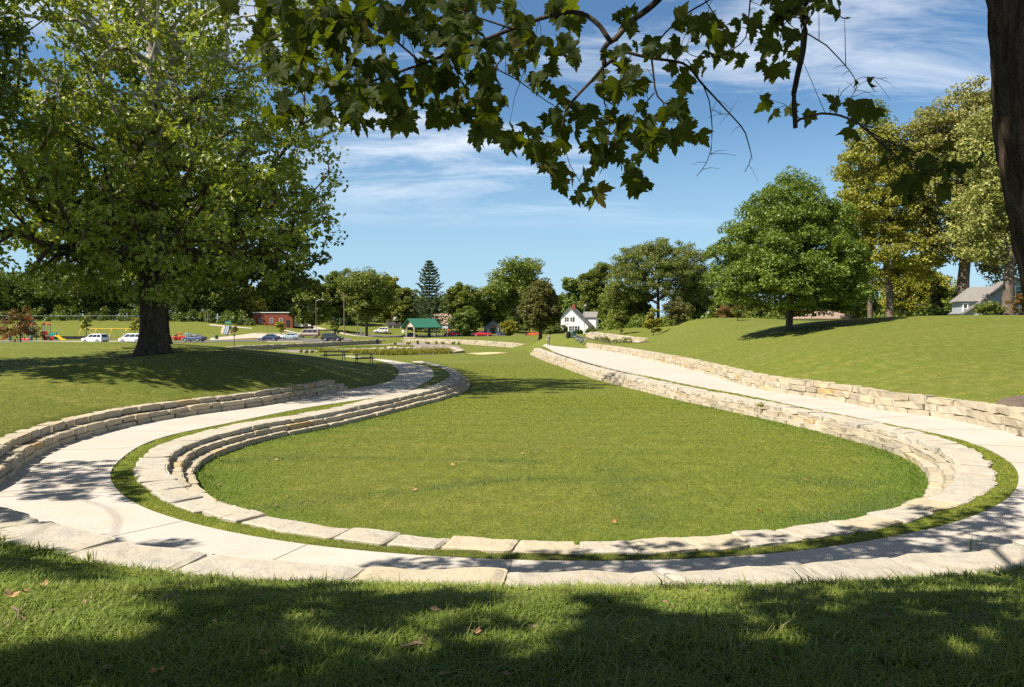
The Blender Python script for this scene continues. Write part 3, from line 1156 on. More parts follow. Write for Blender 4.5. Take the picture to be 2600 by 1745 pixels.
# ring of steps round the sunken lawn
RB, _ = nearest_on(R0, R1)
sR = arclen(R1)
nR = normals(R1)
dep = np.linalg.norm(RB - R1, axis=1)
dep = np.clip(dep, 0.35, 0.95)
ker = np.ones(9) / 9
dep = np.convolve(np.pad(dep, 4, mode='edge'), ker, 'valid')
kA = int(np.argmin(np.abs(R1[:, 1] - 13.4) + 10 * (R1[:, 0] > 0) + 10 * (R1[:, 1] > 20)))       # left side where the near coping starts
kB = int(np.argmin(np.abs(R1[:, 1] - 15.2) + 10 * (R1[:, 0] < 0) + 10 * (R1[:, 1] > 20)))
zt = zpath(R1, 0.035)
ld = lawn_depth(R1[:, 1])
ring_parts = {0: [], 1: [], 2: []}
segs = [(0, kA), (kA, kB), (kB, len(R1) - 1)]
ring_lab = ['curved left flight of three low limestone steps down to the lawn',
            'near arc of grey limestone kerb slabs between grass strip and lawn',
            'long right flight of rough limestone steps along the sunken lawn']
for si, (a, b) in enumerate(segs):
    A = R1[a:b + 1]
    nn = nR[a:b + 1]
    l_ = ld[a:b + 1]
    top = zt[a:b + 1]
    root = centre_empty('stone_steps' if si != 1 else 'kerb_ring', A, float(zp(A[len(A) // 2][1])), ring_lab[si], 'steps' if si != 1 else 'kerb')
    parts = []
    am = 0.02 if si < 2 else 0.042
    back = A - nn * dep[a:b + 1][:, None]
    bl = course(A, back, top - l_ * 0.37, top, (0.75, 1.15) if si == 1 else (0.6, 1.3), amp=am, bev=0.018, joint=0.014, blk=SLAB, seed=70 + si, hvar=0.014, edge=0.07)
    if si == 1:
        parts += [join_blocks('kerb_slab', [q], None, M_SLAB if q[2] < .64 else M_STONE) for q in bl]
    else:
        parts.append(join_blocks('stone_course', bl, None, M_SLAB))
    wd = 0.28 if si < 2 else 0.26
    for c in (1, 2):
        f = A + nn * (wd * c)
        bb = A - nn * 0.12 + nn * wd * (c - 1)
        zt_c = top - l_ * 0.36 * c
        bl = course(f, bb, zt_c - l_ * 0.4, zt_c, (0.6, 1.3), amp=am, seed=80 + 3 * si + c, hvar=0.012, joint=0.02)
        parts.append(join_blocks('stone_course', bl, None))
    reparent(parts, root)


def free_wall(name, pts, ztop, hs, label, lens=(0.6, 1.4), seed=0, side=1, depth=0.6, setb=0.08, amp=0.04, group=None):
    """a straight or curved wall; pts plan points, ztop heights of its top at them"""
    c = smooth_curve(pts, 0.4, 0.6)
    s, s_p = arclen(c), arclen(np.asarray(pts, float))
    zt_ = np.interp(s / s[-1], s_p / s_p[-1], ztop)
    n = normals(c) * side                     # towards the retained ground
    root = centre_empty(name, c, float(zt_.mean() - sum(hs)), label, 'wall', group)
    parts = []
    H = sum(hs)
    z = -H - 0.25
    acc = 0
    for i, h in enumerate(hs):
        a = c + n * setb * i
        zb = zt_ - H + acc - (0.25 if i == 0 else 0.004)
        acc += h
        parts.append(join_blocks('stone_course', course(a, a + n * depth, zb, zt_ - H + acc, lens, seed=seed + i, amp=amp, s0=0.3 * i, s1=s[-1] - 0.3 * i, hvar=0.03), None))
    reparent(parts, root)
    return root


def pts_at(lst):
    q = np.array([P(*p) for p in lst])
    return q[:, :2], q[:, 2]


# wall above the planting bed on the hill, and the short stepped pieces by the bins
pp, zz = pts_at(HILL_WALL)
free_wall('hillside_wall', pp, zz, [0.3, 0.3, 0.3, 0.28], 'pale four course stone wall above the planting bed on the slope', seed=120, side=-1, setb=0.12, depth=0.95)
pp, zz = pts_at([(1517, 873, 108), (1475, 866, 114), (1455, 863.5, 117)])
free_wall('bed_wall', pp, zz, [0.3, 0.3], 'short stone wall behind the benches and litter bins', seed=130, side=-1)
pp, zz = pts_at([(1447, 866, 119), (1436, 860, 123), (1424, 859, 127)])
free_wall('bed_wall', pp, zz, [0.3, 0.3, 0.3], 'short stepped stone wall left of the black litter bin', seed=135, side=-1)
# wall round the back of the rain garden
pp, zz = pts_at(GARDEN_WALL)
free_wall('garden_wall', pp, zz, [0.3, 0.3, 0.3], 'long limestone wall curving behind the rain garden below the parking lot', seed=140, side=1, setb=0.05, depth=0.95)
pp, zz = pts_at([(1150, 894.5, 113), (1180, 889, 121), (1150, 880, 131)])
free_wall('garden_edge', pp, zz, [0.25, 0.25], 'pale stone edging at the right tip of the rain garden', seed=150, side=1, depth=0.9)
pp, zz = pts_at([(1065, 880.5, 135), (1110, 879, 137), (1125, 880, 136)])
free_wall('garden_wall', pp, zz, [0.3, 0.3], 'short stone outcrop wall at the end of the rock line', seed=155, side=1)
pp, zz = pts_at([(640, 845, 214), (700, 845.5, 212), (755, 846, 210)])
free_wall('terrace_wall', pp, zz, [0.35, 0.35, 0.35], 'low stone terrace wall behind the parked cars', seed=160, side=1, lens=(1, 2))

# beds and bare patches laid on the ground
def gpts(lst):
    return np.array([hit(px, py)[:2] for px, py in lst])


bed = drape('planting_bed', np.array([P(*p)[:2] for p in [(1478, 860, 122), (1500, 868, 113), (1560, 879, 100), (1600, 887, 92), (1650, 893, 86), (1640, 888, 93), (1612, 881, 101), (1560, 870, 108), (1500, 858, 122), (1450, 857, 130)]]), M_MULCH, 0.04, 0.5)
tag(bed, 'dark mulch planting bed between the two right hand walls', 'planting bed', None, 'structure')
rg = drape('rain_garden', np.array([P(*p)[:2] for p in [(660, 890, 118), (800, 878, 146), (960, 871, 172), (1040, 868, 174), (1110, 869, 160), (1170, 876, 140), (1165, 888, 120), (1100, 897, 108), (900, 901, 106), (780, 897, 108)]]), M_BED, 0.05, 1.0)
tag(rg, 'greyish mulch floor of the rain garden basin', 'rain garden', None, 'structure')
e = drape('mulch_bed', np.array([[14.2, 22.6], [14.6, 24.3], [16.5, 26.2], [20, 26.5], [24, 24], [20, 19], [15.8, 21.0]]), M_MULCH, 0.035, 0.35)
tag(e, 'dark brown mulch bed above the right wall at the picture edge', 'planting bed', None, 'structure')
a_ = np.linspace(0, 2 * np.pi, 28)[:-1]
c0 = hit(1232, 898)
st = drape('straw_patch', np.column_stack([c0[0] + (2.6 + 0.5 * np.sin(3 * a_) + 0.4 * np.sin(7 * a_ + 1)) * np.cos(a_), c0[1] + (4.4 + 0.9 * np.sin(4 * a_ + 2)) * np.sin(a_)]), M_STRAW, 0.05, 0.4)
c1 = P(390, 902, 41)[:2]
sb_ = drape('bare_soil', np.column_stack([c1[0] + .2 + (1.9 + .3 * np.sin(3 * a_ + 1) + .25 * np.sin(5 * a_)) * np.cos(a_), c1[1] - .3 + (1.7 + .4 * np.sin(4 * a_)) * np.sin(a_)]),
            concrete_mat('bare_soil', (0.10, 0.075, 0.05), (0.16, 0.125, 0.08), (0.07, 0.085, 0.025), 0.95, 1.5), 0.03, 0.25)
tag(sb_, 'bare brown soil round the foot of the big sycamore', 'bare ground', None, 'structure')
tag(st, 'dry tan straw patch on the lawn beyond the bowl', 'straw', None, 'stuff')
# ------------------------------------------------------------------ trees
def crown_points(blobs, n, r, shell=0.6, mind=0.0):
    """clump centres through a crown made of ellipsoids (cx,cy,cz,rx,ry,rz)"""
    vol = np.array([b[3] * b[4] * b[5] for b in blobs]) ** 0.75
    vol /= vol.sum()
    out = []
    tries = 0
    while len(out) < n and tries < n * 30:
        tries += 1
        b = blobs[r.choice(len(blobs), p=vol)]
        d = r.normal(size=3)
        d /= np.linalg.norm(d)
        q = (1 - shell) + shell * math.sqrt(r.random()) if r.random() < 0.8 else r.random() ** 0.5
        p = np.array(b[:3]) + d * q * np.array(b[3:6])
        if mind and out and np.min(((np.array(out) - p) ** 2).sum(1)) < mind * mind:
            continue
        out.append(p)
    return np.array(out)


def grow(trunk, r0, clumps, twig=0.02, up=0.7, expo=0.5, sag=0.1, rmin=None, seed=0):
    """connects clump centres to a trunk polyline; returns node positions, parents, radii"""
    r = np.random.default_rng(seed)
    t = resample(np.asarray(trunk, float), 0.6)
    nodes = [p for p in t]
    par = [-1] + list(range(len(t) - 1))
    base_n = len(t)
    z0 = t[0][2] + (t[-1][2] - t[0][2]) * 0.22
    ax = t[-1]
    order = np.argsort([np.min(((t - c) ** 2).sum(1)) for c in clumps])
    tips = []
    for ci in order:
        c = clumps[ci]
        N = np.array(nodes)
        d = np.linalg.norm(N - c, axis=1)
        cost = d + up * np.maximum(0, N[:, 2] - c[2] + 0.35 * d) + 6.0 * (N[:, 2] < z0)
        k = int(np.argmin(cost))
        p0 = N[k]
        L = d[k]
        m = max(1, int(L / 0.9))
        prev = k
        side = r.normal(size=3) * 0.07 * L
        for j in range(1, m + 1):
            f = j / m
            p = p0 * (1 - f) + c * f + side * math.sin(math.pi * f) + np.array([0, 0, sag * L * math.sin(math.pi * f)])
            nodes.append(p)
            par.append(prev)
            prev = len(nodes) - 1
        tips.append(prev)
    N = np.array(nodes)
    cnt = np.zeros(len(N))
    for t_ in tips:
        cnt[t_] += 1
    for i in range(len(N) - 1, -1, -1):
        if par[i] >= 0:
            cnt[par[i]] += cnt[i] if par[i] >= base_n or i >= base_n else 0
    rad = twig * np.maximum(cnt, 1) ** expo
    hgt = np.linspace(0, 1, base_n)
    rad[:base_n] = r0 * (1 - 0.72 * hgt ** 1.15)
    for i in range(base_n, len(N)):
        rad[i] = min(rad[i], 0.75 * rad[par[i]] if par[i] < base_n else rad[par[i]])
    return N, np.array(par), rad, base_n


def limb_mesh(N, par, rad, base_n, k=6, k0=14, flare=1.7, flute=0.0, seed=0):
    """tapered tubes along the skeleton"""
    V, Fq = [], []
    cnt = 0
    r = np.random.default_rng(seed)

    def frame(d):
        d = d / (np.linalg.norm(d) + 1e-9)
        a = np.cross(d, [0, 0, 1.0])
        if np.linalg.norm(a) < 0.1:
            a = np.cross(d, [1.0, 0, 0])
        a /= np.linalg.norm(a)
        return a, np.cross(d, a)
    # trunk
    z00 = N[0][2]
    ph = r.uniform(0, 6.28, 4)
    rings = []
    for i in range(base_n):
        d = N[min(i + 1, base_n - 1)] - N[max(i - 1, 0)]
        a, b = frame(d)
        t = np.linspace(0, 2 * np.pi, k0, endpoint=False)
        h = N[i][2] - z00
        fl = 1 + (flare - 1) * math.exp(-h / (rad[0] * 0.75))
        rr = rad[i] * fl * (1 + flute * (0.6 * np.sin(3 * t + ph[0]) + 0.5 * np.sin(5 * t + ph[1])) * (0.35 + math.exp(-h / (rad[0] * 1.6))) + 0.03 * np.sin(4 * t + h * 1.3 + ph[2]))
        rings.append(N[i] + np.outer(np.cos(t) * rr, a) + np.outer(np.sin(t) * rr, b))
    # go a little below the ground
    rings[0][:, 2] -= 0.35
    V.append(np.vstack(rings))
    for i in range(base_n - 1):
        q = i * k0 + np.arange(k0)
        q2 = i * k0 + (np.arange(k0) + 1) % k0
        Fq.append(np.stack([q, q2, q2 + k0, q + k0], 1))
    cnt = base_n * k0
    t = np.linspace(0, 2 * np.pi, k, endpoint=False)
    ct, st_ = np.cos(t), np.sin(t)
    for i in range(base_n, len(N)):
        p = par[i]
        d = N[i] - N[p]
        if np.linalg.norm(d) < 1e-6:
            continue
        a, b = frame(d)
        ra = min(rad[p], rad[i] * 1.35) if p < base_n else rad[p]
        V.append(np.vstack([N[p] + np.outer(ct * ra, a) + np.outer(st_ * ra, b), N[i] + np.outer(ct * rad[i], a) + np.outer(st_ * rad[i], b)]))
        q = cnt + np.arange(k)
        q2 = cnt + (np.arange(k) + 1) % k
        Fq.append(np.stack([q, q2, q2 + k, q + k], 1))
        cnt += 2 * k
    return np.vstack(V), np.vstack(Fq)


def leaf_cloud(cen, n_per, cr, size, r, flat=0.65, upb=0.5, outc=None, droop=0.0, aspect=0.62, hollow=0.35):
    """leaf blades (two folded triangles-quads) around clump centres -> V, F"""
    m = len(cen) * n_per
    c = np.repeat(cen, n_per, 0)
    d = r.normal(size=(m, 3))
    d /= np.linalg.norm(d, axis=1)[:, None]
    q = hollow + (1 - hollow) * r.random(m) ** 0.6
    crr = np.repeat(cr * r.uniform(0.7, 1.3, len(cen)), n_per)
    pos = c + d * (q * crr)[:, None] * np.array([1, 1, flat])
    pos[:, 2] -= droop * crr * (q ** 2) * (d[:, 0] ** 2 + d[:, 1] ** 2)
    nrm = r.normal(size=(m, 3)) * 0.75 + d * 0.55 + np.array([0, 0, upb])
    nrm /= np.linalg.norm(nrm, axis=1)[:, None]
    ax = np.cross(nrm, r.normal(size=(m, 3)))
    ax /= np.linalg.norm(ax, axis=1)[:, None] + 1e-9
    ay = np.cross(nrm, ax)
    s = size * r.uniform(0.6, 1.3, m)[:, None]
    fold = 0.22
    p0 = pos - ax * s * 0.5
    p1 = pos + ay * s * aspect * 0.5 + nrm * s * fold * 0.5 + ax * s * 0.08
    p2 = pos + ax * s * 0.5
    p3 = pos - ay * s * aspect * 0.5 + nrm * s * fold * 0.5 + ax * s * 0.08
    V = np.stack([p0, p1, p2, p3], 1).reshape(-1, 3)
    i = np.arange(m) * 4
    Fq = np.vstack([np.stack([i, i + 1, i + 2], 1), np.stack([i, i + 2, i + 3], 1)])
    return V, Fq


BARK = bark_mat('bark', (0.13, 0.10, 0.075), (0.24, 0.20, 0.155))
BARK_DARK = bark_mat('bark_dark', (0.075, 0.06, 0.048), (0.15, 0.125, 0.10))
BARK_SYC = bark_mat('sycamore_bark', (0.060, 0.045, 0.032), (0.135, 0.105, 0.078), (0.52, 0.48, 0.40), 5, 15, 2.0)
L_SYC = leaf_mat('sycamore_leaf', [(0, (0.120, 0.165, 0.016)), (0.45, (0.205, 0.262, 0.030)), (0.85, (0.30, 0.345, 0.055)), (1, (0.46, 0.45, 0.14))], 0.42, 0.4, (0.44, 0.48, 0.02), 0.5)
L_SYC2 = leaf_mat('shaded_sycamore_leaf', [(0, (0.050, 0.085, 0.010)), (0.6, (0.095, 0.140, 0.018)), (1, (0.17, 0.20, 0.035))], 0.34)  # darker copy of the sycamore leaf, shade put into its colour
L_MAPLE = leaf_mat('maple_leaf', [(0, (0.072, 0.135, 0.014)), (0.5, (0.140, 0.215, 0.024)), (1, (0.24, 0.31, 0.045))], 0.32)
L_GOLD = leaf_mat('golden_leaf', [(0, (0.150, 0.168, 0.018)), (0.5, (0.262, 0.262, 0.032)), (1, (0.40, 0.35, 0.06))], 0.34, tcol=(0.36, 0.36, 0.03))
L_PALE = leaf_mat('pale_leaf', [(0, (0.180, 0.200, 0.040)), (0.5, (0.290, 0.290, 0.075)), (1, (0.44, 0.40, 0.14))], 0.3, tcol=(0.32, 0.32, 0.05))
L_DARK = leaf_mat('dark_leaf', [(0, (0.058, 0.088, 0.012)), (0.6, (0.115, 0.148, 0.020)), (1, (0.20, 0.22, 0.04))], 0.28)
L_MID = leaf_mat('mid_leaf', [(0, (0.088, 0.125, 0.015)), (0.5, (0.165, 0.200, 0.026)), (1, (0.27, 0.28, 0.05))], 0.32)
L_YEL = leaf_mat('yellowish_leaf', [(0, (0.147, 0.168, 0.013)), (0.5, (0.274, 0.271, 0.025)), (1, (0.470, 0.382, 0.040))], 0.3)
L_LIND = leaf_mat('linden_leaf', [(0, (0.062, 0.067, 0.013)), (0.5, (0.114, 0.106, 0.022)), (1, (0.192, 0.161, 0.036))], 0.22)
L_RED = leaf_mat('reddish_leaf', [(0, (0.084, 0.069, 0.013)), (0.5, (0.180, 0.109, 0.020)), (1, (0.288, 0.127, 0.032))], 0.25, tcol=(0.360, 0.172, 0.027))
L_LOC = leaf_mat('locust_leaf', [(0, (0.097, 0.131, 0.022)), (0.5, (0.166, 0.199, 0.034)), (1, (0.255, 0.263, 0.050))], 0.32)
L_CONI = leaf_mat('conifer_needle', [(0, (0.031, 0.058, 0.024)), (0.6, (0.065, 0.099, 0.040)), (1, (0.116, 0.152, 0.061))], 0.1, 0.6)


def make_tree(name, label, base, trunk, r0, blobs, nc, nl, lsize, cr, lmat, bark=None, seed=0, group=None, shell=0.55, flat=0.65, upb=0.5, up=0.7, mind=0.0,
              twig=0.02, expo=0.5, flare=1.6, flute=0.0, cat='tree', droop=0.0, clumps=None, hollow=0.35, k0=12, sag=0.1):
    r = np.random.default_rng(seed + 1000)
    root = empty(name, base, 0, label, cat, group)
    c = crown_points(blobs, nc, r, shell, mind) if clumps is None else clumps
    N, par, rad, bn = grow(trunk, r0, c, twig, up, expo, seed=seed, sag=sag)
    V, Fq = limb_mesh(N, par, rad, bn, 5 if r0 < 0.6 else 6, k0, flare, flute, seed)
    mesh_np('trunk', V, Fq, bark or BARK, root, smooth=True)
    V, Fq = leaf_cloud(c, nl, cr, lsize, r, flat, upb, droop=droop, hollow=hollow)
    mesh_np('crown', V, Fq, lmat, root)
    return root


def D2(x, y):                                  # pixels of the 2336 px wide view -> photograph pixels
    return x * 1.1130, y * 1.1130


def tree_at(name, label, x, ybase, ytop, wpx, Y, shape='round', lmat=None, bark=None, trunk_f=0.25, nc=60, nl=60, ls=None, seed=0, r0=None, group=None, bg_z=True, **kw):
    """a tree from its outline in the photograph (2336 px units): column x, base and top rows, crown width"""
    X, yt = D2(x, ytop)
    g = onground(X, Y)
    if ybase is not None:
        g = P(*D2(x, ybase), Y)
        gg = float(ground(g[0], g[1]))
        g[2] = min(g[2], gg) if g[2] > gg else gg if gg - g[2] > 2.5 else gg
    H = P(X, yt, Y)[2] - g[2]
    w = wpx * 1.113 / F * Y / 2
    b0 = H * trunk_f
    ch = (H - b0) / 2
    cz = b0 + ch
    r = np.random.default_rng(seed)
    if shape == 'round':
        bl = [(0, 0, cz, w * 0.92, w * 0.85, ch)]
        for _ in range(5):
            a = r.uniform(0, 6.28)
            bl.append((w * 0.5 * math.cos(a), w * 0.5 * math.sin(a), cz + ch * r.uniform(-0.5, 0.5), w * 0.5, w * 0.5, ch * 0.45))
    elif shape == 'cone':
        bl = [(0, 0, b0 + (H - b0) * f, w * s, w * s, (H - b0) * 0.17) for f, s in ((0.13, 0.92), (0.28, 1.0), (0.45, 0.93), (0.62, 0.77), (0.77, 0.56), (0.87, 0.36))]
        for k in range(9):
            a, f = r.uniform(0, 6.28), r.uniform(0.1, 0.8)
            q = w * (0.92 - 0.75 * max(0, f - 0.3)) * r.uniform(0.75, 1.0)
            bl.append((q * math.cos(a), q * math.sin(a), b0 + (H - b0) * f, w * 0.2, w * 0.2, (H - b0) * 0.07))
    elif shape == 'oval':
        bl = [(0, 0, b0 + (H - b0) * 0.38, w, w * 0.9, (H - b0) * 0.38), (0, 0, b0 + (H - b0) * 0.66, w * 0.74, w * 0.7, (H - b0) * 0.335)]
    elif shape == 'wide':
        bl = [(0, 0, cz - ch * 0.2, w, w * 0.8, ch * 0.75)]
        for k in range(7):
            a = r.uniform(-1, 1)
            bl.append((w * 0.75 * a, w * 0.4 * r.uniform(-1, 1), cz + ch * (0.55 - 0.75 * abs(a)) + r.uniform(-.1, .1) * ch, w * 0.36, w * 0.36, ch * 0.40))
    elif shape == 'ragged':
        bl = []
        for k in range(9):
            a, f = r.uniform(0, 6.28), r.uniform(0.1, 0.92)
            q = w * (1 - abs(f - 0.45)) * 0.62
            bl.append((q * math.cos(a), q * math.sin(a), b0 + (H - b0) * f, w * 0.42, w * 0.4, (H - b0) * 0.15))
        bl.append((0, 0, b0 + (H - b0) * 0.45, w * 0.7, w * 0.7, ch * 0.7))
        bl.append((0, 0, b0 + (H - b0) * 0.85, w * 0.35, w * 0.35, ch * 0.28))
    bl = kw.pop('blobs', None) or bl
    r0 = r0 or max(0.05, H * 0.02)
    tr = [(0, 0, 0), (r.uniform(-.1, .1) * w * 0.3, 0, H * 0.35), (r.uniform(-.2, .2) * w * 0.3, r.uniform(-.1, .1) * w * 0.3, H * 0.82)]
    crr = kw.pop('cr', None) or max(0.25, w * 0.24)
    return make_tree(name, label, tuple(g), tr, r0, bl, nc, nl, ls or max(0.05, Y * 0.0028), crr, lmat or L_MID, bark, seed, group, **kw)


# the big sycamore on the left lawn
sb = P(390, 902, 41)
sb[2] = float(ground(sb[0], sb[1]))
syc_blobs = [(0.3, 0, 13, 9.3, 8.5, 10), (0, -1, 7.5, 8.6, 8.6, 4.6), (2.5, -2.5, 6.2, 7.0, 6.0, 3.4), (-3.5, -2, 6.6, 6.0, 5.5, 3.2), (-3, 0, 15, 7.5, 7, 8), (3, 1, 16, 7.2, 7, 8), (-0.5, 0, 20, 6.2, 6.5, 5.0), (-4.5, 1, 10, 5.5, 6, 5), (5, -1, 9.5, 5.2, 5.5, 5), (-1.5, -6.5, 4.8, 4, 2.6, 2.2), (3, -6.5, 5.0, 3.6, 2.6, 2.2)]
r_ = np.random.default_rng(5)
cl_ = crown_points(syc_blobs, 1060, r_, 0.5, 0.62)
trunk_s = [(0, 0, 0), (-0.15, 0, 4.5), (-0.2, 0, 9.5), (0.2, 0.1, 14), (0.0, 0, 23)]
make_tree('sycamore_tree', 'massive sycamore with thick flared trunk and pale upper limbs on the left lawn', tuple(sb), trunk_s, 0.61, None, 0, 46, 0.29, 0.80, L_SYC, BARK_SYC, 3,
          clumps=cl_, flare=1.8, flute=0.15, twig=0.025, expo=0.5, k0=20, flat=0.62, upb=0.35, hollow=0.15, up=0.9)
b2 = onground(409, 52)
cl_ = crown_points([(0, 0, 13, 8.0, 8, 8.0), (2.5, 0, 8, 6.5, 6, 4.5), (-3, 0, 9, 6, 6, 5), (7.5, 0, 7.0, 4.5, 4.5, 4.2), (9.4, 0, 3.4, 1.9, 2.5, 1.9), (5.5, 0, 4.8, 3, 3, 2)], 330, np.random.default_rng(8), 0.5, 0.8)
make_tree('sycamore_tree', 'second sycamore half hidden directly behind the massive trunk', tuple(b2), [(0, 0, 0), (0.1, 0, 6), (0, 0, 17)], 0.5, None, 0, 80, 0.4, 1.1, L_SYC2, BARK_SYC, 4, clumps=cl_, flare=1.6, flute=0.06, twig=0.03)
b3 = np.array([-28.5, 31, float(ground(-28.5, 31))])
cl_ = crown_points([(0, 0, 13.5, 8.6, 8, 6.5), (3, 0, 15.5, 5.6, 6, 5), (1.5, -1, 11.5, 7, 7, 4)], 380, np.random.default_rng(9), 0.5, 0.7)
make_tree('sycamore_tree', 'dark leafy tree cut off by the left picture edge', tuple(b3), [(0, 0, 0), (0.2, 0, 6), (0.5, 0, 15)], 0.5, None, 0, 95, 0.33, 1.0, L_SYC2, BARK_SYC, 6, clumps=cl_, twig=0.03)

# maple on the slope
tree_at('maple_tree', 'rounded pyramidal green maple standing alone on the right slope', 1800, 757, 406, 352, 60, 'cone', L_MAPLE, BARK_DARK, 0.17, nc=400, nl=270, ls=0.215, seed=12, r0=0.27,
        cr=0.85, shell=0.36, flat=0.62, upb=0.9, hollow=0.3, droop=0.4, mind=0.75, twig=0.016, flare=1.25, k0=12)
# the trees of the hill crest
gld = P(*D2(2030, 728), 82)
gld[2] = min(gld[2], float(ground(gld[0], gld[1])) + .05)
make_tree('ash_tree', 'tall golden tinged tree with forked trunk on the hill crest', tuple(gld), [(0, 0, 0), (0, 0, 2.6), (-0.5, 0, 6.5), (-0.5, 0, 17)], 0.40,
          None, 0, 150, 0.33, 1.15, L_GOLD, BARK, 14, clumps=crown_points([(-0.9, 0, 14.5, 4.6, 4.5, 5.8), (-3.0, 0, 11.5, 3.0, 3, 3.4), (2.2, 0, 11, 3.6, 3.5, 3.8), (0.2, 0, 7.2, 4.8, 4.5, 3.2), (2.2, 0, 16.0, 3.4, 3, 3.6), (-1.8, 0, 18.3, 2.8, 2.5, 2.6), (2.6, 0, 6.4, 2.6, 2.6, 2.2), (-3.0, 0, 6.8, 2.4, 2.6, 2.2)], 270, np.random.default_rng(15), 0.5, 0.7),
          twig=0.026, up=1.0, hollow=0.2, flat=0.55, upb=0.7)
pal = P(*D2(2196, 722), 80)
pal[2] = min(pal[2], float(ground(pal[0], pal[1])) + .05)
make_tree('ash_tree', 'towering pale green tree with thick forked trunk right of the golden one', tuple(pal), [(0, 0, 0), (0, 0, 4.0), (0.4, 0, 9), (0.5, 0, 20)], 0.64,
          None, 0, 150, 0.33, 1.2, L_PALE, BARK, 16, clumps=crown_points([(0.3, 0, 19.6, 5.2, 4.8, 4.6), (-2.6, 0, 18, 3.4, 3.5, 3.8), (3.5, 0, 19.6, 3.6, 3.5, 4.6), (-2.2, 0, 13.0, 3.6, 3.5, 3.2), (2.6, 0, 13.5, 3.6, 3.5, 3.4), (0.5, 0, 8.4, 2.8, 3, 2.6), (-2.4, 0, 9.0, 2.4, 2.4, 2.2), (3.4, 0, 9.0, 3.0, 3, 3.6), (5.0, 0, 15, 3.2, 3, 4.2), (0, 0, 15, 3, 3, 3), (3.8, 0, 5.6, 2.2, 2.2, 1.9)], 400, np.random.default_rng(17), 0.55, 0.7),
          twig=0.03, up=1.1, flare=1.5, flute=0.06, hollow=0.2, flat=0.55, upb=0.7)
rt = P(*D2(2299, 722), 66)
rt[2] = min(rt[2], float(ground(rt[0], rt[1])) + .05)
make_tree('ash_tree', 'tree with straight bare trunk beside the grey house', tuple(rt), [(0, 0, 0), (0.1, 0, 6), (0.1, 0, 16)], 0.46, None, 0, 130, 0.3, 1.0, L_PALE, BARK, 18,
          clumps=crown_points([(0.2, 1, 14, 3.8, 3.6, 5), (-1.6, 1, 8.8, 2.8, 2.5, 3.0), (1.4, 0, 8.8, 2.8, 2.5, 2.8), (-2.2, 0.5, 5.8, 1.7, 1.7, 1.7)], 170, np.random.default_rng(19), 0.5, 0.7), twig=0.026, flare=1.5, upb=0.7)
tree_at('ash_tree', 'thin airy tree behind the top of the golden tree', 1985, 727, 248, 150, 96, 'ragged', L_LOC, BARK, 0.35, nc=150, nl=110, ls=0.3, seed=20, r0=0.3)
tree_at('bright_maple', 'bright green rounded tree between the two tall crest trunks', 2085, 727, 608, 150, 112, 'round', L_YEL, BARK, 0.10, nc=170, nl=120, ls=0.34, seed=22, r0=0.25)
tree_at('dark_tree', 'dark green tree behind the right side of the maple', 1955, 728, 606, 120, 125, 'round', L_DARK, BARK, 0.08, nc=130, nl=110, ls=0.38, seed=24)
tree_at('dark_tree', 'dark rounded tree above the brown hip roof', 1890, 728, 668, 150, 150, 'round', L_DARK, BARK, 0.05, nc=120, nl=110, ls=0.44, seed=25)
tree_at('dark_tree', 'dark narrow evergreen left of the pale crest trunk', 2160, 727, 632, 60, 118, 'oval', L_DARK, BARK, 0.05, nc=100, nl=110, ls=0.36, seed=26)

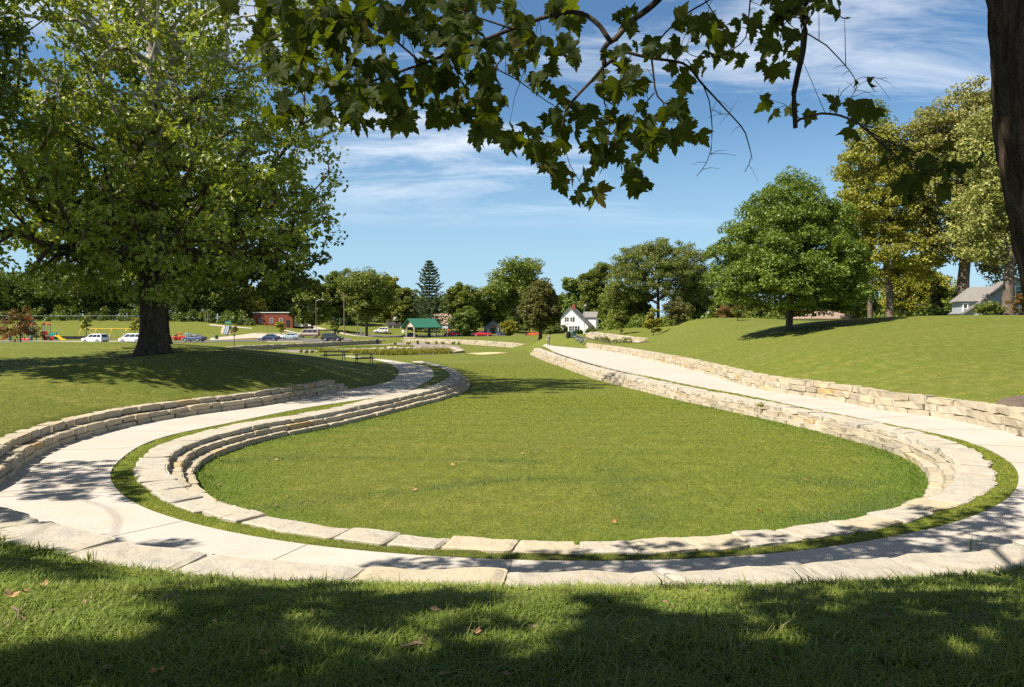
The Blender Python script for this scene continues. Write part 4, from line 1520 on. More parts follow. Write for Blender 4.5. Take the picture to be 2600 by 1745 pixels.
# the row of trees beyond the street and the playground
ROW = [
    ('dark_tree', 'dark tree at the far left edge above the playground bank', 25, 735, 622, 130, 245, 'round', L_DARK, 0.1),
    ('dark_tree', 'tall dark tree behind the chain link fence over the red canopies', 110, 735, 600, 130, 250, 'round', L_MID, 0.12),
    ('dark_tree', 'shadowy tree behind the fence above the swing set', 205, 735, 610, 140, 248, 'round', L_DARK, 0.1),
    ('dark_tree', 'broad dark tree behind the fence just left of the big trunk', 285, 735, 590, 130, 252, 'round', L_DARK, 0.1),
    ('dark_tree', 'tall dark tree right behind the big trunk over the bank', 415, 738, 585, 140, 250, 'round', L_DARK, 0.06),
    ('dark_tree', 'dark shaded tree over the hillside slide', 500, 740, 600, 120, 252, 'round', L_DARK, 0.05),
    ('yellow_green_tree', 'light yellow green tree left of the red brick building', 572, 742, 655, 70, 258, 'oval', L_YEL, 0.08),
    ('leafy_tree', 'leafy tree behind the flat roof of the brick building', 640, 742, 620, 120, 272, 'round', L_DARK, 0.1),
    ('yellow_green_tree', 'mid green tree right of the brick building', 712, 748, 640, 90, 240, 'oval', L_MID, 0.1),
    ('leafy_tree', 'dark leafy tree behind the wooden utility pole', 765, 750, 618, 80, 262, 'round', L_DARK, 0.08),
    ('rounded_tree', 'large dark rounded tree right of the utility pole', 836, 762, 609, 128, 232, 'round', L_MID, 0.2),
    ('yellow_green_tree', 'pale yellow green tree peeking out beside the large rounded tree', 893, 762, 632, 60, 268, 'oval', L_YEL, 0.1),
    ('leafy_tree', 'olive tree in front of the cottage left of the conifer', 926, 766, 655, 70, 262, 'oval', L_MID, 0.1),
    ('leafy_tree', 'mid green tree right of the dark conifer', 1052, 766, 645, 84, 250, 'round', L_MID, 0.08),
    ('leafy_tree', 'low bright tree between red car and red pickup', 1062, 766, 700, 60, 238, 'round', L_MID, 0.08),
    ('towering_tree', 'tallest leafy tree behind the porch cottage', 1180, 768, 596, 150, 256, 'ragged', L_MID, 0.16),
    ('leafy_tree', 'tree joining the tallest tree on its left side', 1115, 768, 650, 90, 258, 'round', L_MID, 0.1),
    ('small_tree', 'small bright green tree beside the cottage porch', 1163, 768, 730, 42, 232, 'round', L_YEL, 0.1),
    ('leafy_tree', 'tree behind the left roof slope of the white house', 1312, 768, 634, 70, 300, 'ragged', L_MID, 0.1),
    ('dark_tree', 'grey green tree behind the chimney of the white house', 1368, 768, 662, 80, 280, 'round', L_DARK, 0.05),
    ('leafy_tree', 'tall loose tree right of the white house', 1362, 768, 606, 90, 272, 'ragged', L_MID, 0.15),
    ('leafy_tree', 'green tree at the left end of the hedge on the hill', 1405, 757, 662, 80, 150, 'round', L_MID, 0.06),
    ('leafy_tree', 'mid green tree beneath the airy locust', 1455, 748, 650, 80, 145, 'round', L_MID, 0.06),
    ('leafy_tree', 'full green tree at the right foot of the airy locust', 1590, 735, 622, 80, 150, 'round', L_MID, 0.04),
    ('leafy_tree', 'leafy tree behind the left edge of the maple crown', 1640, 733, 640, 60, 165, 'round', L_DARK, 0.05),
]
for i, (nm, lab, x, yb, yt, wp, Y, shp, lm, tf) in enumerate(ROW):
    tree_at(nm, lab, x, yb, yt, wp, Y, shp, lm, BARK_DARK, tf, nc=int(110 + wp * 0.7), nl=95, ls=Y * 0.0029, seed=40 + i, group='trees beyond the park', hollow=0.25)
# closing rows far behind, so no bare horizon shows between the crowns
FARROW = [(-90, 600), (-10, 612), (70, 640), (170, 640), (250, 640), (340, 640), (450, 640), (540, 640), (610, 660), (680, 655), (740, 660), (800, 668), (870, 672), (955, 676), (1015, 668), (1085, 664),
          (1140, 660), (1225, 668), (1290, 672), (1340, 668), (1430, 690), (1700, 690), (1760, 690), (1850, 695), (2010, 690), (2130, 692), (2250, 690), (2340, 660), (2440, 640)]
for i, (x, yt) in enumerate(FARROW):
    tree_at('distant_tree', 'distant tree filling a gap in the skyline of the tree row', x, None, yt, 105, 330 if x < 1400 else 210, 'round', (L_DARK, L_MID)[i % 2], BARK_DARK, 0.03, nc=110, nl=80, ls=1.1 if x < 1400 else 0.7, seed=90 + i,
            group='distant trees along the skyline')

tree_at('locust_tree', 'wide airy locust with thin feathery crown behind the hill edge', 1502, 748, 536, 236, 140, 'wide', L_LOC, BARK_DARK, 0.24, nc=430, nl=120, ls=0.32, seed=70, r0=0.34, cr=1.1, hollow=0.1, twig=0.022, up=0.9, mind=0.8,
        blobs=[(0, 0, 10.4, 9.0, 7, 4.6), (-5.6, 0, 7.8, 4.6, 5, 3.8), (5.4, 0, 8.6, 5.2, 5, 4.4), (0.3, 0, 13.9, 5.2, 4.5, 2.6), (-3.8, 0, 12.2, 4.4, 4, 2.8), (4.2, 0, 12.6, 4.6, 4, 2.8), (8.2, 0, 7.2, 2.6, 3, 3.4), (-8.0, 0, 6.2, 2.4, 3, 2.6)])
tree_at('linden_tree', 'dense olive brown egg shaped linden left of the walker', 1233, 779, 637, 88, 152, 'oval', L_LIND, BARK_DARK, 0.19, nc=230, nl=130, ls=0.38, seed=71, r0=0.36, shell=0.35)

# conifer with drooping whorls
cg = onground(980 * 1.113, 238)
Hc = P(980 * 1.113, 594 * 1.113, 238)[2] - cg[2]
rc = np.random.default_rng(77)
root = empty('spruce_tree', tuple(cg), 0, 'tall dark spruce with upswept drooping tiers behind the green roofed shelter', 'tree')
mb = MB().tube([(0, 0, -0.3), (0, 0, Hc * 0.5), (0, 0, Hc)], [0.35, 0.2, 0.04], 8)
VV, FF = [], []
cntv = 0
for h in np.linspace(0.10, 0.985, 24):
    rl = 9.6 * (1 - h) ** 0.78 * rc.uniform(0.75, 1.1) + 0.45
    for a in np.arange(8) * 0.785 + rc.uniform(0, 6.3):
        L = rl * rc.uniform(0.6, 1.15)
        pts = [np.array([math.cos(a) * L * f, math.sin(a) * L * f, Hc * h + L * (-0.34 * f + 0.50 * f ** 3)]) for f in (0, 0.35, 0.7, 1.0)]
        if h > 0.3:
            mb.tube(pts, [0.06, 0.04, 0.025, 0.01], 4, False)
        c = np.array([pts[0] * (1 - f) + pts[1] * f if f < 1 else (pts[1] * (2 - f) + pts[2] * (f - 1) if f < 2 else pts[2] * (3 - f) + pts[3] * (f - 2)) for f in np.linspace(0.5, 3, 9)])
        V, Fq = leaf_cloud(c, 11, 0.36, 0.5, rc, flat=0.6, upb=0.2, droop=0.6, aspect=0.4)
        VV.append(V)
        FF.append(Fq + cntv)
        cntv += len(V)
mb.build('trunk', BARK_DARK, root, smooth=True)
mesh_np('crown', np.vstack(VV), np.vstack(FF), L_CONI, root)

# shrubs and young trees
def shrub(name, label, x, yb, yt, wp, Y, lm, seed, group=None, cat='shrub', nl=80, nc=40, tf=0.02, shape='round', **kw):
    return tree_at(name, label, x, yb, yt, wp, Y, shape, lm, BARK, tf, nc=nc, nl=nl, ls=Y * 0.0026, seed=seed, group=group, cat=cat, **kw)


shrub('young_tree', 'young multi stemmed tree alone on the grass before the locust', 1490, 752, 700, 44, 104, L_YEL, 200, cat='tree', tf=0.12, nc=36)
shrub('young_tree', 'young rounded tree at the hill edge left of the pole', 1416, 757, 708, 36, 118, L_MID, 201, cat='tree', tf=0.08)
shrub('round_bush', 'dark olive bush right of the young tree below the locust', 1547, 737, 678, 70, 125, L_LIND, 202, nc=60)
shrub('round_bush', 'dark evergreen bush at the right gable of the white house', 1392, 760, 700, 60, 150, L_DARK, 203, nc=50)
shrub('reddish_bush', 'brown red bush under the left side of the maple', 1662, 729, 690, 60, 130, L_RED, 204, nc=44)
shrub('reddish_bush', 'dull reddish bush right of the maple trunk', 1835, 729, 698, 70, 140, L_RED, 205, nc=44)
shrub('reddish_bush', 'orange red bush at the foot of the straight bare trunk', 2331, 722, 664, 60, 64, L_RED, 206, nc=46)
shrub('low_bush', 'low green bush before the lower wall of the grey house', 2256, 722, 690, 70, 66, L_MID, 207, nc=40)
shrub('low_bush', 'grey green shrub between crest trunk and bright maple', 2135, 726, 640, 36, 90, L_LIND, 208, nc=40)
shrub('young_tree', 'small brown green oak before the red playground slide', 47, 787, 700, 84, 110, L_RED, 209, cat='tree', tf=0.12, nc=70, nl=40, shape='cone')
shrub('young_tree', 'slim young tree left of the yellow swing frame', 197, 770, 720, 20, 150, L_YEL, 210, 'newly planted park trees', 'tree', tf=0.3, nc=20, nl=30)
shrub('young_tree', 'slim young tree in front of the yellow swing set', 308, 774, 722, 26, 150, L_YEL, 211, 'newly planted park trees', 'tree', tf=0.3, nc=22, nl=30)
shrub('young_tree', 'nearly bare sapling right of the blue coupe', 534, 780, 738, 20, 128, L_LIND, 212, 'newly planted park trees', 'tree', tf=0.4, nc=12, nl=12)
shrub('young_tree', 'young yellow green tree above the dark blue sedan', 641, 768, 733, 28, 205, L_YEL, 213, 'newly planted park trees', 'tree', tf=0.25, nc=24, nl=36)
shrub('young_tree', 'young tree behind the black car', 764, 766, 726, 20, 178, L_MID, 214, 'newly planted park trees', 'tree', tf=0.25, nc=20, nl=30)
shrub('young_tree', 'little round tree far up the slope left of the maple trunk', 1683, 732, 700, 26, 92, L_MID, 216, cat='tree', tf=0.3, nc=18, nl=40)
for i, (x, yt, wp) in enumerate([(1322, 754, 14), (1349, 748, 30), (1366, 752, 26), (1262, 742, 40), (1283, 744, 26)]):
    shrub('clipped_bush', ['low clipped bush below the front window of the white house', 'dark clipped bush right of the white house window', 'dark bush at the right corner of the white house',
                           'dark yew mass left of the white house', 'dark yew touching the left corner of the white house'][i], x, 768, yt, wp, 200, L_DARK, 220 + i, nc=26, shape='round')
# shrubs of the rain garden, one by one
shr = [(688, 792, 9), (700, 795, 8), (712, 790, 9), (723, 796, 8), (734, 799, 9), (750, 793, 9), (765, 797, 8), (790, 801, 10), (800, 803, 8), (842, 803, 8), (905, 797, 9), (920, 800, 9), (935, 799, 9), (950, 798, 10), (960, 796, 10),
       (968, 795, 10), (985, 791, 10), (1000, 789, 10), (1012, 787, 10), (1020, 787, 9), (902, 777, 8), (932, 775, 9), (952, 776, 9), (975, 774, 8), (995, 774, 8), (1010, 774, 8), (1035, 775, 9), (1048, 773, 8)]
for i, (x, y, s) in enumerate(shr):
    px, py = D2(x, y)
    Y = 112 if y > 780 else 150
    Y = 104 if x < 820 and y > 785 else Y
    g = P(px, py, Y)
    g[2] = float(ground(g[0], g[1])) + 0.02
    w2 = s * 1.113 / F * Y / 2
    make_tree('garden_shrub', 'small rounded shrub planted in the rain garden mulch', tuple(g), [(0, 0, 0), (0, 0, w2)], 0.03, [(0, 0, w2 * 0.9, w2, w2, w2 * 0.9)], 9, 24, 0.2, w2 * 0.5, (L_YEL, L_LIND, L_MID)[i % 3], BARK, 300 + i,
              'shrubs of the rain garden', cat='shrub')

# undergrowth closing the foot of the far tree rows
ru = np.random.default_rng(61)


def thicket(name, label, spans, m, size, seed):
    c = []
    for px0, px1, Y0, Y1, h, n in spans:
        px, Y = ru.uniform(px0, px1, n), ru.uniform(Y0, Y1, n)
        x = (px - CX) / F * Y
        z = ground(x, Y)
        c.append(np.stack([x, Y, z + h * ru.random(n) ** 1.2 * (0.6 + 0.4 * np.sin(px * .11) * np.sin(px * .037))], 1))
    c = np.vstack(c)
    V, Fq = leaf_cloud(c, 60, 1.25, size, ru, .8, .5, hollow=.1)
    tag(mesh_np(name, V, Fq, m), label, 'undergrowth', None, 'stuff')


thicket('undergrowth', 'dark undergrowth along the foot of the far tree row', [(-350, 640, 236, 246, 4.5, 330), (600, 900, 262, 275, 5.0, 90), (880, 1700, 282, 296, 6.0, 260)], L_DARK, 0.75, 1)
thicket('undergrowth', 'green undergrowth along the far edge of the right hillside', [(1520, 1850, 132, 150, 3.6, 190), (1820, 2420, 140, 156, 3.6, 220), (2330, 2480, 88, 96, 2.6, 40)], L_MID, 0.45, 2)
# ------------------------------------------------------------------ built things
def paint(name, c, rough=0.35):
    return simple(name, c, rough, 0.0, 0.06, 3.0, coat=0.6)


GLASS = simple('car_glass', (0.025, 0.03, 0.035), 0.06, 0, 0.1, spec=0.8)
TYRE = simple('tyre', (0.018, 0.018, 0.018), 0.85)
RIM = simple('alloy_rim', (0.55, 0.55, 0.56), 0.35, 0.7)
CHROME = simple('headlight_glass', (0.75, 0.76, 0.78), 0.15, 0.3)
REDL = simple('tail_light', (0.35, 0.015, 0.012), 0.25)
BLACKP = simple('black_plastic', (0.02, 0.02, 0.022), 0.5)
STEEL = simple('grey_steel', (0.32, 0.33, 0.34), 0.45, 0.6)
DKMET = simple('dark_metal', (0.025, 0.027, 0.03), 0.5, 0.3)
WOOD = simple('weathered_wood', (0.16, 0.115, 0.08), 0.9, 0, 0.3)
WHITE = simple('white_paint', (0.80, 0.79, 0.76), 0.6, 0, 0.05)
WINGL = simple('window_glass', (0.05, 0.06, 0.075), 0.1, 0, 0.2, spec=0.8)

# (body stations x, z_low, z_top, half width), cabin (base front/rear x, roof front/rear x, belt z, roof z)
CAR = {
    'sedan': dict(L=4.75, st=[(2.36, .34, .58, .70), (2.2, .24, .70, .84), (1.25, .22, .88, .90), (.95, .22, .93, .91), (-1.3, .22, .97, .91), (-1.75, .24, 1.0, .90), (-2.25, .3, .97, .84), (-2.38, .42, .85, .74)],
                  cab=(1.05, -1.85, .30, -1.0, .92, 1.45), wb=(1.42, -1.32), wr=.33, npil=2),
    'coupe': dict(L=4.6, st=[(2.28, .32, .55, .70), (2.1, .22, .66, .84), (1.2, .2, .84, .90), (.8, .2, .88, .91), (-1.2, .2, .95, .92), (-1.75, .22, .99, .90), (-2.2, .3, .97, .84), (-2.3, .42, .84, .74)],
                  cab=(.95, -1.95, .15, -.85, .88, 1.36), wb=(1.4, -1.3), wr=.34, npil=2),
    'suv': dict(L=4.95, st=[(2.46, .42, .72, .76), (2.32, .3, .92, .90), (1.35, .28, 1.04, .96), (1.0, .28, 1.08, .97), (-1.6, .28, 1.12, .97), (-2.3, .32, 1.12, .94), (-2.46, .45, 1.05, .86)],
                cab=(1.2, -2.38, .45, -2.1, 1.06, 1.78), wb=(1.46, -1.42), wr=.38, npil=3),
    'minivan': dict(L=5.0, st=[(2.5, .36, .66, .74), (2.36, .26, .82, .90), (1.7, .24, 1.0, .96), (1.3, .24, 1.04, .97), (-1.7, .24, 1.08, .97), (-2.35, .3, 1.08, .94), (-2.48, .4, 1.0, .86)],
                    cab=(1.75, -2.42, .75, -2.2, 1.02, 1.74), wb=(1.5, -1.5), wr=.35, npil=3),
    'van': dict(L=5.3, st=[(2.65, .45, .8, .84), (2.5, .34, 1.02, .96), (1.75, .32, 1.12, 1.0), (1.4, .32, 1.15, 1.0), (-2.0, .32, 1.18, 1.0), (-2.6, .36, 1.18, .97), (-2.66, .5, 1.1, .92)],
                cab=(1.85, -2.62, 1.05, -2.55, 1.12, 2.1), wb=(1.65, -1.75), wr=.38, npil=3),
    'pickup': dict(L=5.8, st=[(2.9, .5, .82, .82), (2.75, .38, 1.0, .94), (1.6, .36, 1.12, .98), (1.2, .36, 1.14, .99), (-.6, .36, 1.16, .99), (-.62, .36, 1.12, .99), (-2.75, .4, 1.12, .98), (-2.9, .55, 1.1, .95)],
                   cab=(1.35, -.62, .55, -.45, 1.12, 1.85), wb=(1.75, -1.75), wr=.40, npil=2),
}


def loft(mb, st, shape):
    b = len(mb.v)
    n = None
    for s in st:
        ring = shape(*s)
        n = len(ring)
        mb.v += ring
    for i in range(len(st) - 1):
        for k in range(n):
            q = b + i * n
            mb.f.append((q + k, q + (k + 1) % n, q + n + (k + 1) % n, q + n + k))
    mb.f.append(tuple(b + k for k in range(n)))
    mb.f.append(tuple(b + (len(st) - 1) * n + k for k in range(n))[::-1])


def car(name, kind, label, col, px, Y, rz, cat='car', plat=None, rim=RIM, group='vehicles parked by the park'):
    d = CAR[kind]
    g = onground(px, Y)
    root = empty(name, (g[0], g[1], g[2] + 0.05), R(rz), label, cat, group)
    m = paint('paint_' + label[:24].replace(' ', '_'), col)
    mb = MB()
    loft(mb, d['st'], lambda x, zl, zt, w: [(x, -w * .96, zl), (x, -w, (zl + zt) * .5), (x, -w * .93, zt - .04), (x, -w * .8, zt), (x, w * .8, zt), (x, w * .93, zt - .04), (x, w, (zl + zt) * .5), (x, w * .96, zl)])
    bf, br, rf, rr, zb, zr = d['cab']
    wb_, wt = d['st'][3][3] * .90, d['st'][3][3] * .74
    cb = [(bf, -wb_, zb - .03), (bf, wb_, zb - .03), (br, wb_, zb - .03), (br, -wb_, zb - .03)]
    ct = [(rf, -wt, zr - .06), (rf, wt, zr - .06), (rr, wt, zr - .06), (rr, -wt, zr - .06)]
    cr = [(rf - .12, -wt * .8, zr), (rf - .12, wt * .8, zr), (rr + .12, wt * .8, zr), (rr + .12, -wt * .8, zr)]
    mb.add(cb + ct + cr, [(0, 1, 5, 4), (1, 2, 6, 5), (2, 3, 7, 6), (3, 0, 4, 7), (4, 5, 9, 8), (5, 6, 10, 9), (6, 7, 11, 10), (7, 4, 8, 11), (8, 9, 10, 11)])
    # wheel arches, sills
    for wx in d['wb']:
        for s in (-1, 1):
            a = [(wx + (d['wr'] + .09) * math.cos(t), s * (d['st'][3][3] + .004), d['wr'] + (d['wr'] + .09) * math.sin(t)) for t in np.linspace(0, math.pi, 9)]
            i = [(wx + (d['wr'] + .03) * math.cos(t), s * (d['st'][3][3] + .004), d['wr'] + (d['wr'] + .03) * math.sin(t)) for t in np.linspace(0, math.pi, 9)]
            q = len(mb.v)
            mb.v += a + i
            mb.f += [(q + k, q + k + 1, q + 9 + k + 1, q + 9 + k) for k in range(8)]
    mb.build('body', m, root, bevel=0.03)

    def pane(nm, a, b, c, e, mat=GLASS, off=0.012):
        a, b, c, e = (Vector(v) for v in (a, b, c, e))
        n = (b - a).cross(e - a).normalized() * off
        cen = (a + b + c + e) / 4
        if n.dot(cen - Vector((0, 0, 1.0))) < 0:
            n = -n
        MB().add([a + n, b + n, c + n, e + n, a - n, b - n, c - n, e - n], [(0, 1, 2, 3), (7, 6, 5, 4), (0, 4, 5, 1), (1, 5, 6, 2), (2, 6, 7, 3), (3, 7, 4, 0)]).build(nm, mat, root)

    def lerp(p, q, t):
        return tuple(p[k] * (1 - t) + q[k] * t for k in range(3))

    def face(i0, i1, u0, u1, v0, v1):
        lo0, lo1, hi0, hi1 = cb[i0], cb[i1], ct[i0], ct[i1]
        f = lambda u, v: lerp(lerp(lo0, lo1, u), lerp(hi0, hi1, u), v)
        return f(u0, v0), f(u1, v0), f(u1, v1), f(u0, v1)
    pane('windshield', *face(0, 1, .07, .93, .12, .94))
    if kind != 'pickup' or True:
        pane('rear_window', *face(2, 3, .1, .9, .2, .9))
    npil = d['npil']
    cuts = np.linspace(.05, .95, npil + 1)
    for (i0, i1) in ((1, 2), (3, 0)):
        for k in range(npil):
            pane('side_window', *face(i0, i1, cuts[k] + .015, cuts[k + 1] - .015, .16, .9))
    hw = d['st'][3][3]
    for wx in d['wb']:
        for s in (-1, 1):
            wr = d['wr']
            wv = MB().lathe((wx, s * (hw - .1), wr), [(wr * .6, -.11), (wr * .93, -.11), (wr, -.06), (wr, .06), (wr * .93, .11), (wr * .6, .11)], 16, 'Y').build('wheel', TYRE, root, smooth=False)
            MB().lathe((wx, s * (hw - .1), wr), [(wr * .1, -.118), (wr * .62, -.118), (wr * .62, .118), (wr * .1, .118)], 12, 'Y').build('rim', rim, wv)
    x0, zl, zt, w0 = d['st'][1]
    for s in (-1, 1):
        MB().box((x0 + .05, s * w0 * .78, zt - .12), (.22, .32, .15)).build('headlight', CHROME, root, bevel=0.02)
        xr, zl2, zt2, w2 = d['st'][-2]
        MB().box((xr - .04, s * w2 * .86, zt2 - .17), (.22, .2, .26 if kind in ('suv', 'van', 'minivan') else .15)).build('tail_light', REDL, root, bevel=0.02)
    MB().box((d['st'][0][0] - .02, 0, .42), (.16, w0 * 1.5, .16)).build('front_bumper', BLACKP, root, bevel=0.03)
    MB().box((d['st'][-1][0] + .03, 0, .46), (.16, w0 * 1.6, .18)).build('rear_bumper', BLACKP if kind in ('suv', 'pickup') else m, root, bevel=0.03)
    for s in (-1, 1):
        MB().box((bf - .25, s * (hw + .07), zb + .08), (.1, .16, .13)).build('side_mirror', m, root, bevel=0.02)
    if kind == 'van':
        MB().box((-.3, 0, .62), (4.9, 2 * hw + .012, .3)).build('lower_panel', paint('van_maroon', (0.14, 0.055, 0.04)), root)
    return root


car('parked_car', 'suv', 'white sport utility vehicle left of the big trunk showing its dark rear window', (0.72, 0.73, 0.75), 241, 147, 163)
car('parked_car', 'minivan', 'white minivan with its back hidden behind the big trunk', (0.75, 0.75, 0.75), 337, 145, 168)
car('parked_car', 'coupe', 'slate blue coupe just right of the big trunk', (0.06, 0.075, 0.13), 493, 153, 167)
car('parked_car', 'sedan', 'dark navy sedan leftmost of the row at the terrace wall', (0.02, 0.035, 0.09), 683, 170, 177)
car('parked_car', 'sedan', 'pale silver blue sedan between navy sedan and tan van', (0.38, 0.47, 0.50), 736, 181, 177)
car('parked_van', 'van', 'tan conversion van with maroon lower panel and square windows', (0.42, 0.34, 0.27), 783, 192, 178, 'van')
car('parked_car', 'suv', 'black sport utility vehicle facing right at the end of the lot', (0.018, 0.02, 0.028), 844, 178, -4)
car('parked_car', 'suv', 'white car far off in front of the cottage', (0.75, 0.75, 0.75), 969, 250, 180)
car('parked_car', 'sedan', 'dark car seen through the posts of the shelter', (0.03, 0.035, 0.045), 1040, 238, 178)
car('parked_car', 'suv', 'red sport utility vehicle right of the green roofed shelter', (0.42, 0.015, 0.02), 1148, 240, 178)
car('parked_truck', 'pickup', 'red pickup truck parked beside the porch cottage', (0.48, 0.015, 0.018), 1224, 236, 178, 'truck')
car('parked_car', 'sedan', 'dark blue car in the shade right of the porch cottage', (0.03, 0.045, 0.09), 1280, 239, 178)
car('parked_car', 'coupe', 'bright orange sports car behind the linden trunk', (0.75, 0.13, 0.015), 1352, 234, 179)


# --- roads, lots and walks laid on the ground
def plan(lst):
    return np.array([((px - CX) / F * Y, Y) for px, Y in lst])


tag(drape('parking_lot', plan([(-200, 136), (300, 139), (520, 147), (700, 161), (895, 173), (890, 192), (700, 184), (520, 163), (300, 154), (-200, 152)]), M_ASPH, 0.045, 1.5), 'grey asphalt parking lot strip', 'parking lot', None, 'structure')
tag(drape('plaza', plan([(530, 166), (660, 186), (770, 197), (755, 208), (640, 212), (590, 200), (535, 186)]), M_PAVE, 0.06, 1.5), 'pale paved plaza behind the parked cars', 'plaza', None, 'structure')
tag(drape('clay_court', plan([(590, 178), (700, 189), (690, 195), (600, 187)]), M_CLAY, 0.10, 1.5), 'bare tan clay strip on the plaza', 'bare ground', None, 'structure')
tag(drape('pavement', plan([(-200, 155), (205, 157), (420, 160), (420, 166), (205, 164), (-200, 163)]), M_PAVE, 0.06, 1.5), 'pale sidewalk before the playground', 'sidewalk', None, 'structure')
tag(drape('road', plan([(750, 262), (800, 246), (880, 222), (960, 206), (1020, 198), (1020, 203), (965, 213), (890, 231), (815, 255), (770, 270)]), M_PAVE, 0.06, 1.5), 'pale lane climbing left from the street', 'road', None, 'structure')
tag(drape('street', plan([(900, 233), (1150, 233), (1420, 228), (1500, 226), (1500, 236), (1420, 240), (1150, 246), (900, 246)]), M_ASPH, 0.05, 2.0), 'asphalt street in front of the houses', 'street', None, 'structure')
tag(drape('slope_walk', plan([(532, 228), (640, 226), (640, 229), (532, 231.5)]), M_PAVE, 0.07, 0.9), 'pale walk along the top of the playground bank', 'sidewalk', None, 'structure')
tag(drape('slope_walk', plan([(712, 226), (745, 217), (775, 212), (775, 215), (748, 221), (716, 231)]), M_PAVE, 0.07, 0.9), 'pale walk curving below the brick building', 'sidewalk', None, 'structure')
tag(drape('bare_clay', plan([(563, 224), (568, 229), (586, 229), (590, 222), (584, 208), (566, 206), (560, 214)]), M_CLAY, 0.06, 0.8), 'bare reddish soil round the hillside slide', 'bare ground', None, 'structure')


# --- houses
def wall_mat(nm, c, sc=0.0, band=8.0, depth=0.12):
    if nm in MATS:
        return MATS[nm]
    m, n, out = new_mat(nm)
    co = n.n('ShaderNodeTexCoord').outputs['Object']
    f = n.noise(co, 1.5, 4, 0.6)
    z = n.n('ShaderNodeSeparateXYZ', {0: co}).outputs[2]
    st_ = n.math('FRACT', n.math('MULTIPLY', z, band))
    c_ = n.mix(n.rng(f, 0.3, 0.7), tuple(x * 0.9 for x in c), c)
    c_ = n.mix(n.math('MULTIPLY', n.math('GREATER_THAN', st_, 0.86), depth * 2), c_, tuple(x * 0.5 for x in c))
    b = n.n('ShaderNodeBsdfPrincipled', {'Base Color': c_, 'Roughness': 0.8, 'Specular IOR Level': 0.2})
    n.put(out.inputs[0], b.outputs[0])
    MATS[nm] = m
    return m


ROOFG = wall_mat('grey_shingle', (0.22, 0.205, 0.19), band=5, depth=0.2)
ROOFB = wall_mat('brown_shingle', (0.30, 0.215, 0.165), band=5, depth=0.2)
ROOFD = wall_mat('dark_shingle', (0.06, 0.055, 0.055), band=5, depth=0.2)
SIDEW = wall_mat('white_siding', (0.82, 0.81, 0.79), band=6)
SIDEB = wall_mat('blue_grey_siding', (0.36, 0.39, 0.44), band=6)
SIDEC = wall_mat('cream_siding', (0.66, 0.60, 0.46), band=6)
BRICK = wall_mat('red_brick', (0.26, 0.075, 0.045), band=11, depth=0.25)
SHUT = simple('black_shutter', (0.02, 0.02, 0.025), 0.6)


def window(root, x, z, w_, h, y, mat=WINGL, frame=WHITE, shutters=False, panes=2):
    f = MB()
    t = 0.09
    f.box((x, y - .03, z + h / 2 - t / 2), (w_, .1, t)).box((x, y - .03, z - h / 2 + t / 2), (w_, .1, t))
    f.box((x - w_ / 2 + t / 2, y - .03, z), (t, .1, h - 2 * t)).box((x + w_ / 2 - t / 2, y - .03, z), (t, .1, h - 2 * t))
    f.box((x, y - .034, z), (w_ - 2 * t, .07, .05))
    wn = f.build('window', frame, root)
    MB().box((x, y - .012, z), (w_ - 2 * t, .03, h - 2 * t)).build('pane', mat, wn)
    if shutters:
        for s in (-1, 1):
            MB().box((x + s * (w_ / 2 + .24), y - .04, z), (.4, .06, h)).build('shutter', SHUT, root)


def roof_slab(mb, a, b, depth0, depth1, th=0.16, over=0.35):
    """slab from eave a=(x,z) to ridge b=(x,z) spanning y from depth0 to depth1"""
    d = Vector((b[0] - a[0], 0, b[1] - a[1])).normalized()
    n = Vector((-d.z, 0, d.x))
    if n.z < 0:
        n = -n
    a = Vector((a[0], 0, a[1])) - d * over
    b = Vector((b[0], 0, b[1]))
    y0, y1 = Vector((0, depth0 - over, 0)), Vector((0, depth1 + over, 0))
    mb.prism([a + y0 + n * .02, b + y0 + n * .02, b + y0 + n * (th + .02), a + y0 + n * (th + .02)], y1 - y0)
    return mb


def gable_house(name, label, px, Y, prof, dep, wall, roof, ridge, ybase=None, rz=0.0):
    """prof: outline of the gable end in (x,z), facing the park; ridge = index of the peak"""
    g = P(px, ybase, Y) if ybase else onground(px, Y)
    root = empty(name, tuple(g), R(rz), label, 'house')
    pr = [(x, 0.0, z if z > 0.01 else -1.2) for x, z in prof]
    MB().prism(pr, (0, dep, 0)).build('wall', wall, root)
    rf = MB()
    roof_slab(rf, prof[ridge - 1], prof[ridge], 0, dep)
    roof_slab(rf, prof[ridge + 1], prof[ridge], 0, dep)
    ro = rf.build('roof', roof, root)
    return root, ro


# white house with the long right roof slope
h, ro = gable_house('white_house', 'white clapboard house with steep gable, black shutters and brick chimney', 1447, 215, [(-2.5, 0), (-2.5, 4.9), (0, 7.3), (5.0, 2.4), (5.0, 0)], 9, SIDEW, ROOFG, 2, 849.5, -14)
MB().box((.55, 3.2, 7.1), (.85, .85, 2.4)).build('chimney', BRICK, ro)
for x in (-.62, .42):
    window(h, x, 4.15, .8, 1.25, 0)
for x in (-1.12, .92):
    MB().box((x - (.14 if x < 0 else -.14), -.05, 4.15), (.34, .06, 1.25)).build('shutter', SHUT, h)
for x in (-1.0, .15):
    window(h, x, 1.6, .95, 1.5, 0)
window(h, 1.7, 1.6, .95, 1.5, 0)
for x in (-1.75, .92, 2.45):
    MB().box((x, -.05, 1.6), (.32, .06, 1.5)).build('shutter', SHUT, h)
rw = MB()
rw.prism([(2.2, 9.2, 0), (5.9, 9.2, 0), (5.9, 9.2, 4.6), (2.2, 9.2, 4.6)], (0, 5, 0))
rw.build('rear_wing', SIDEW, h)
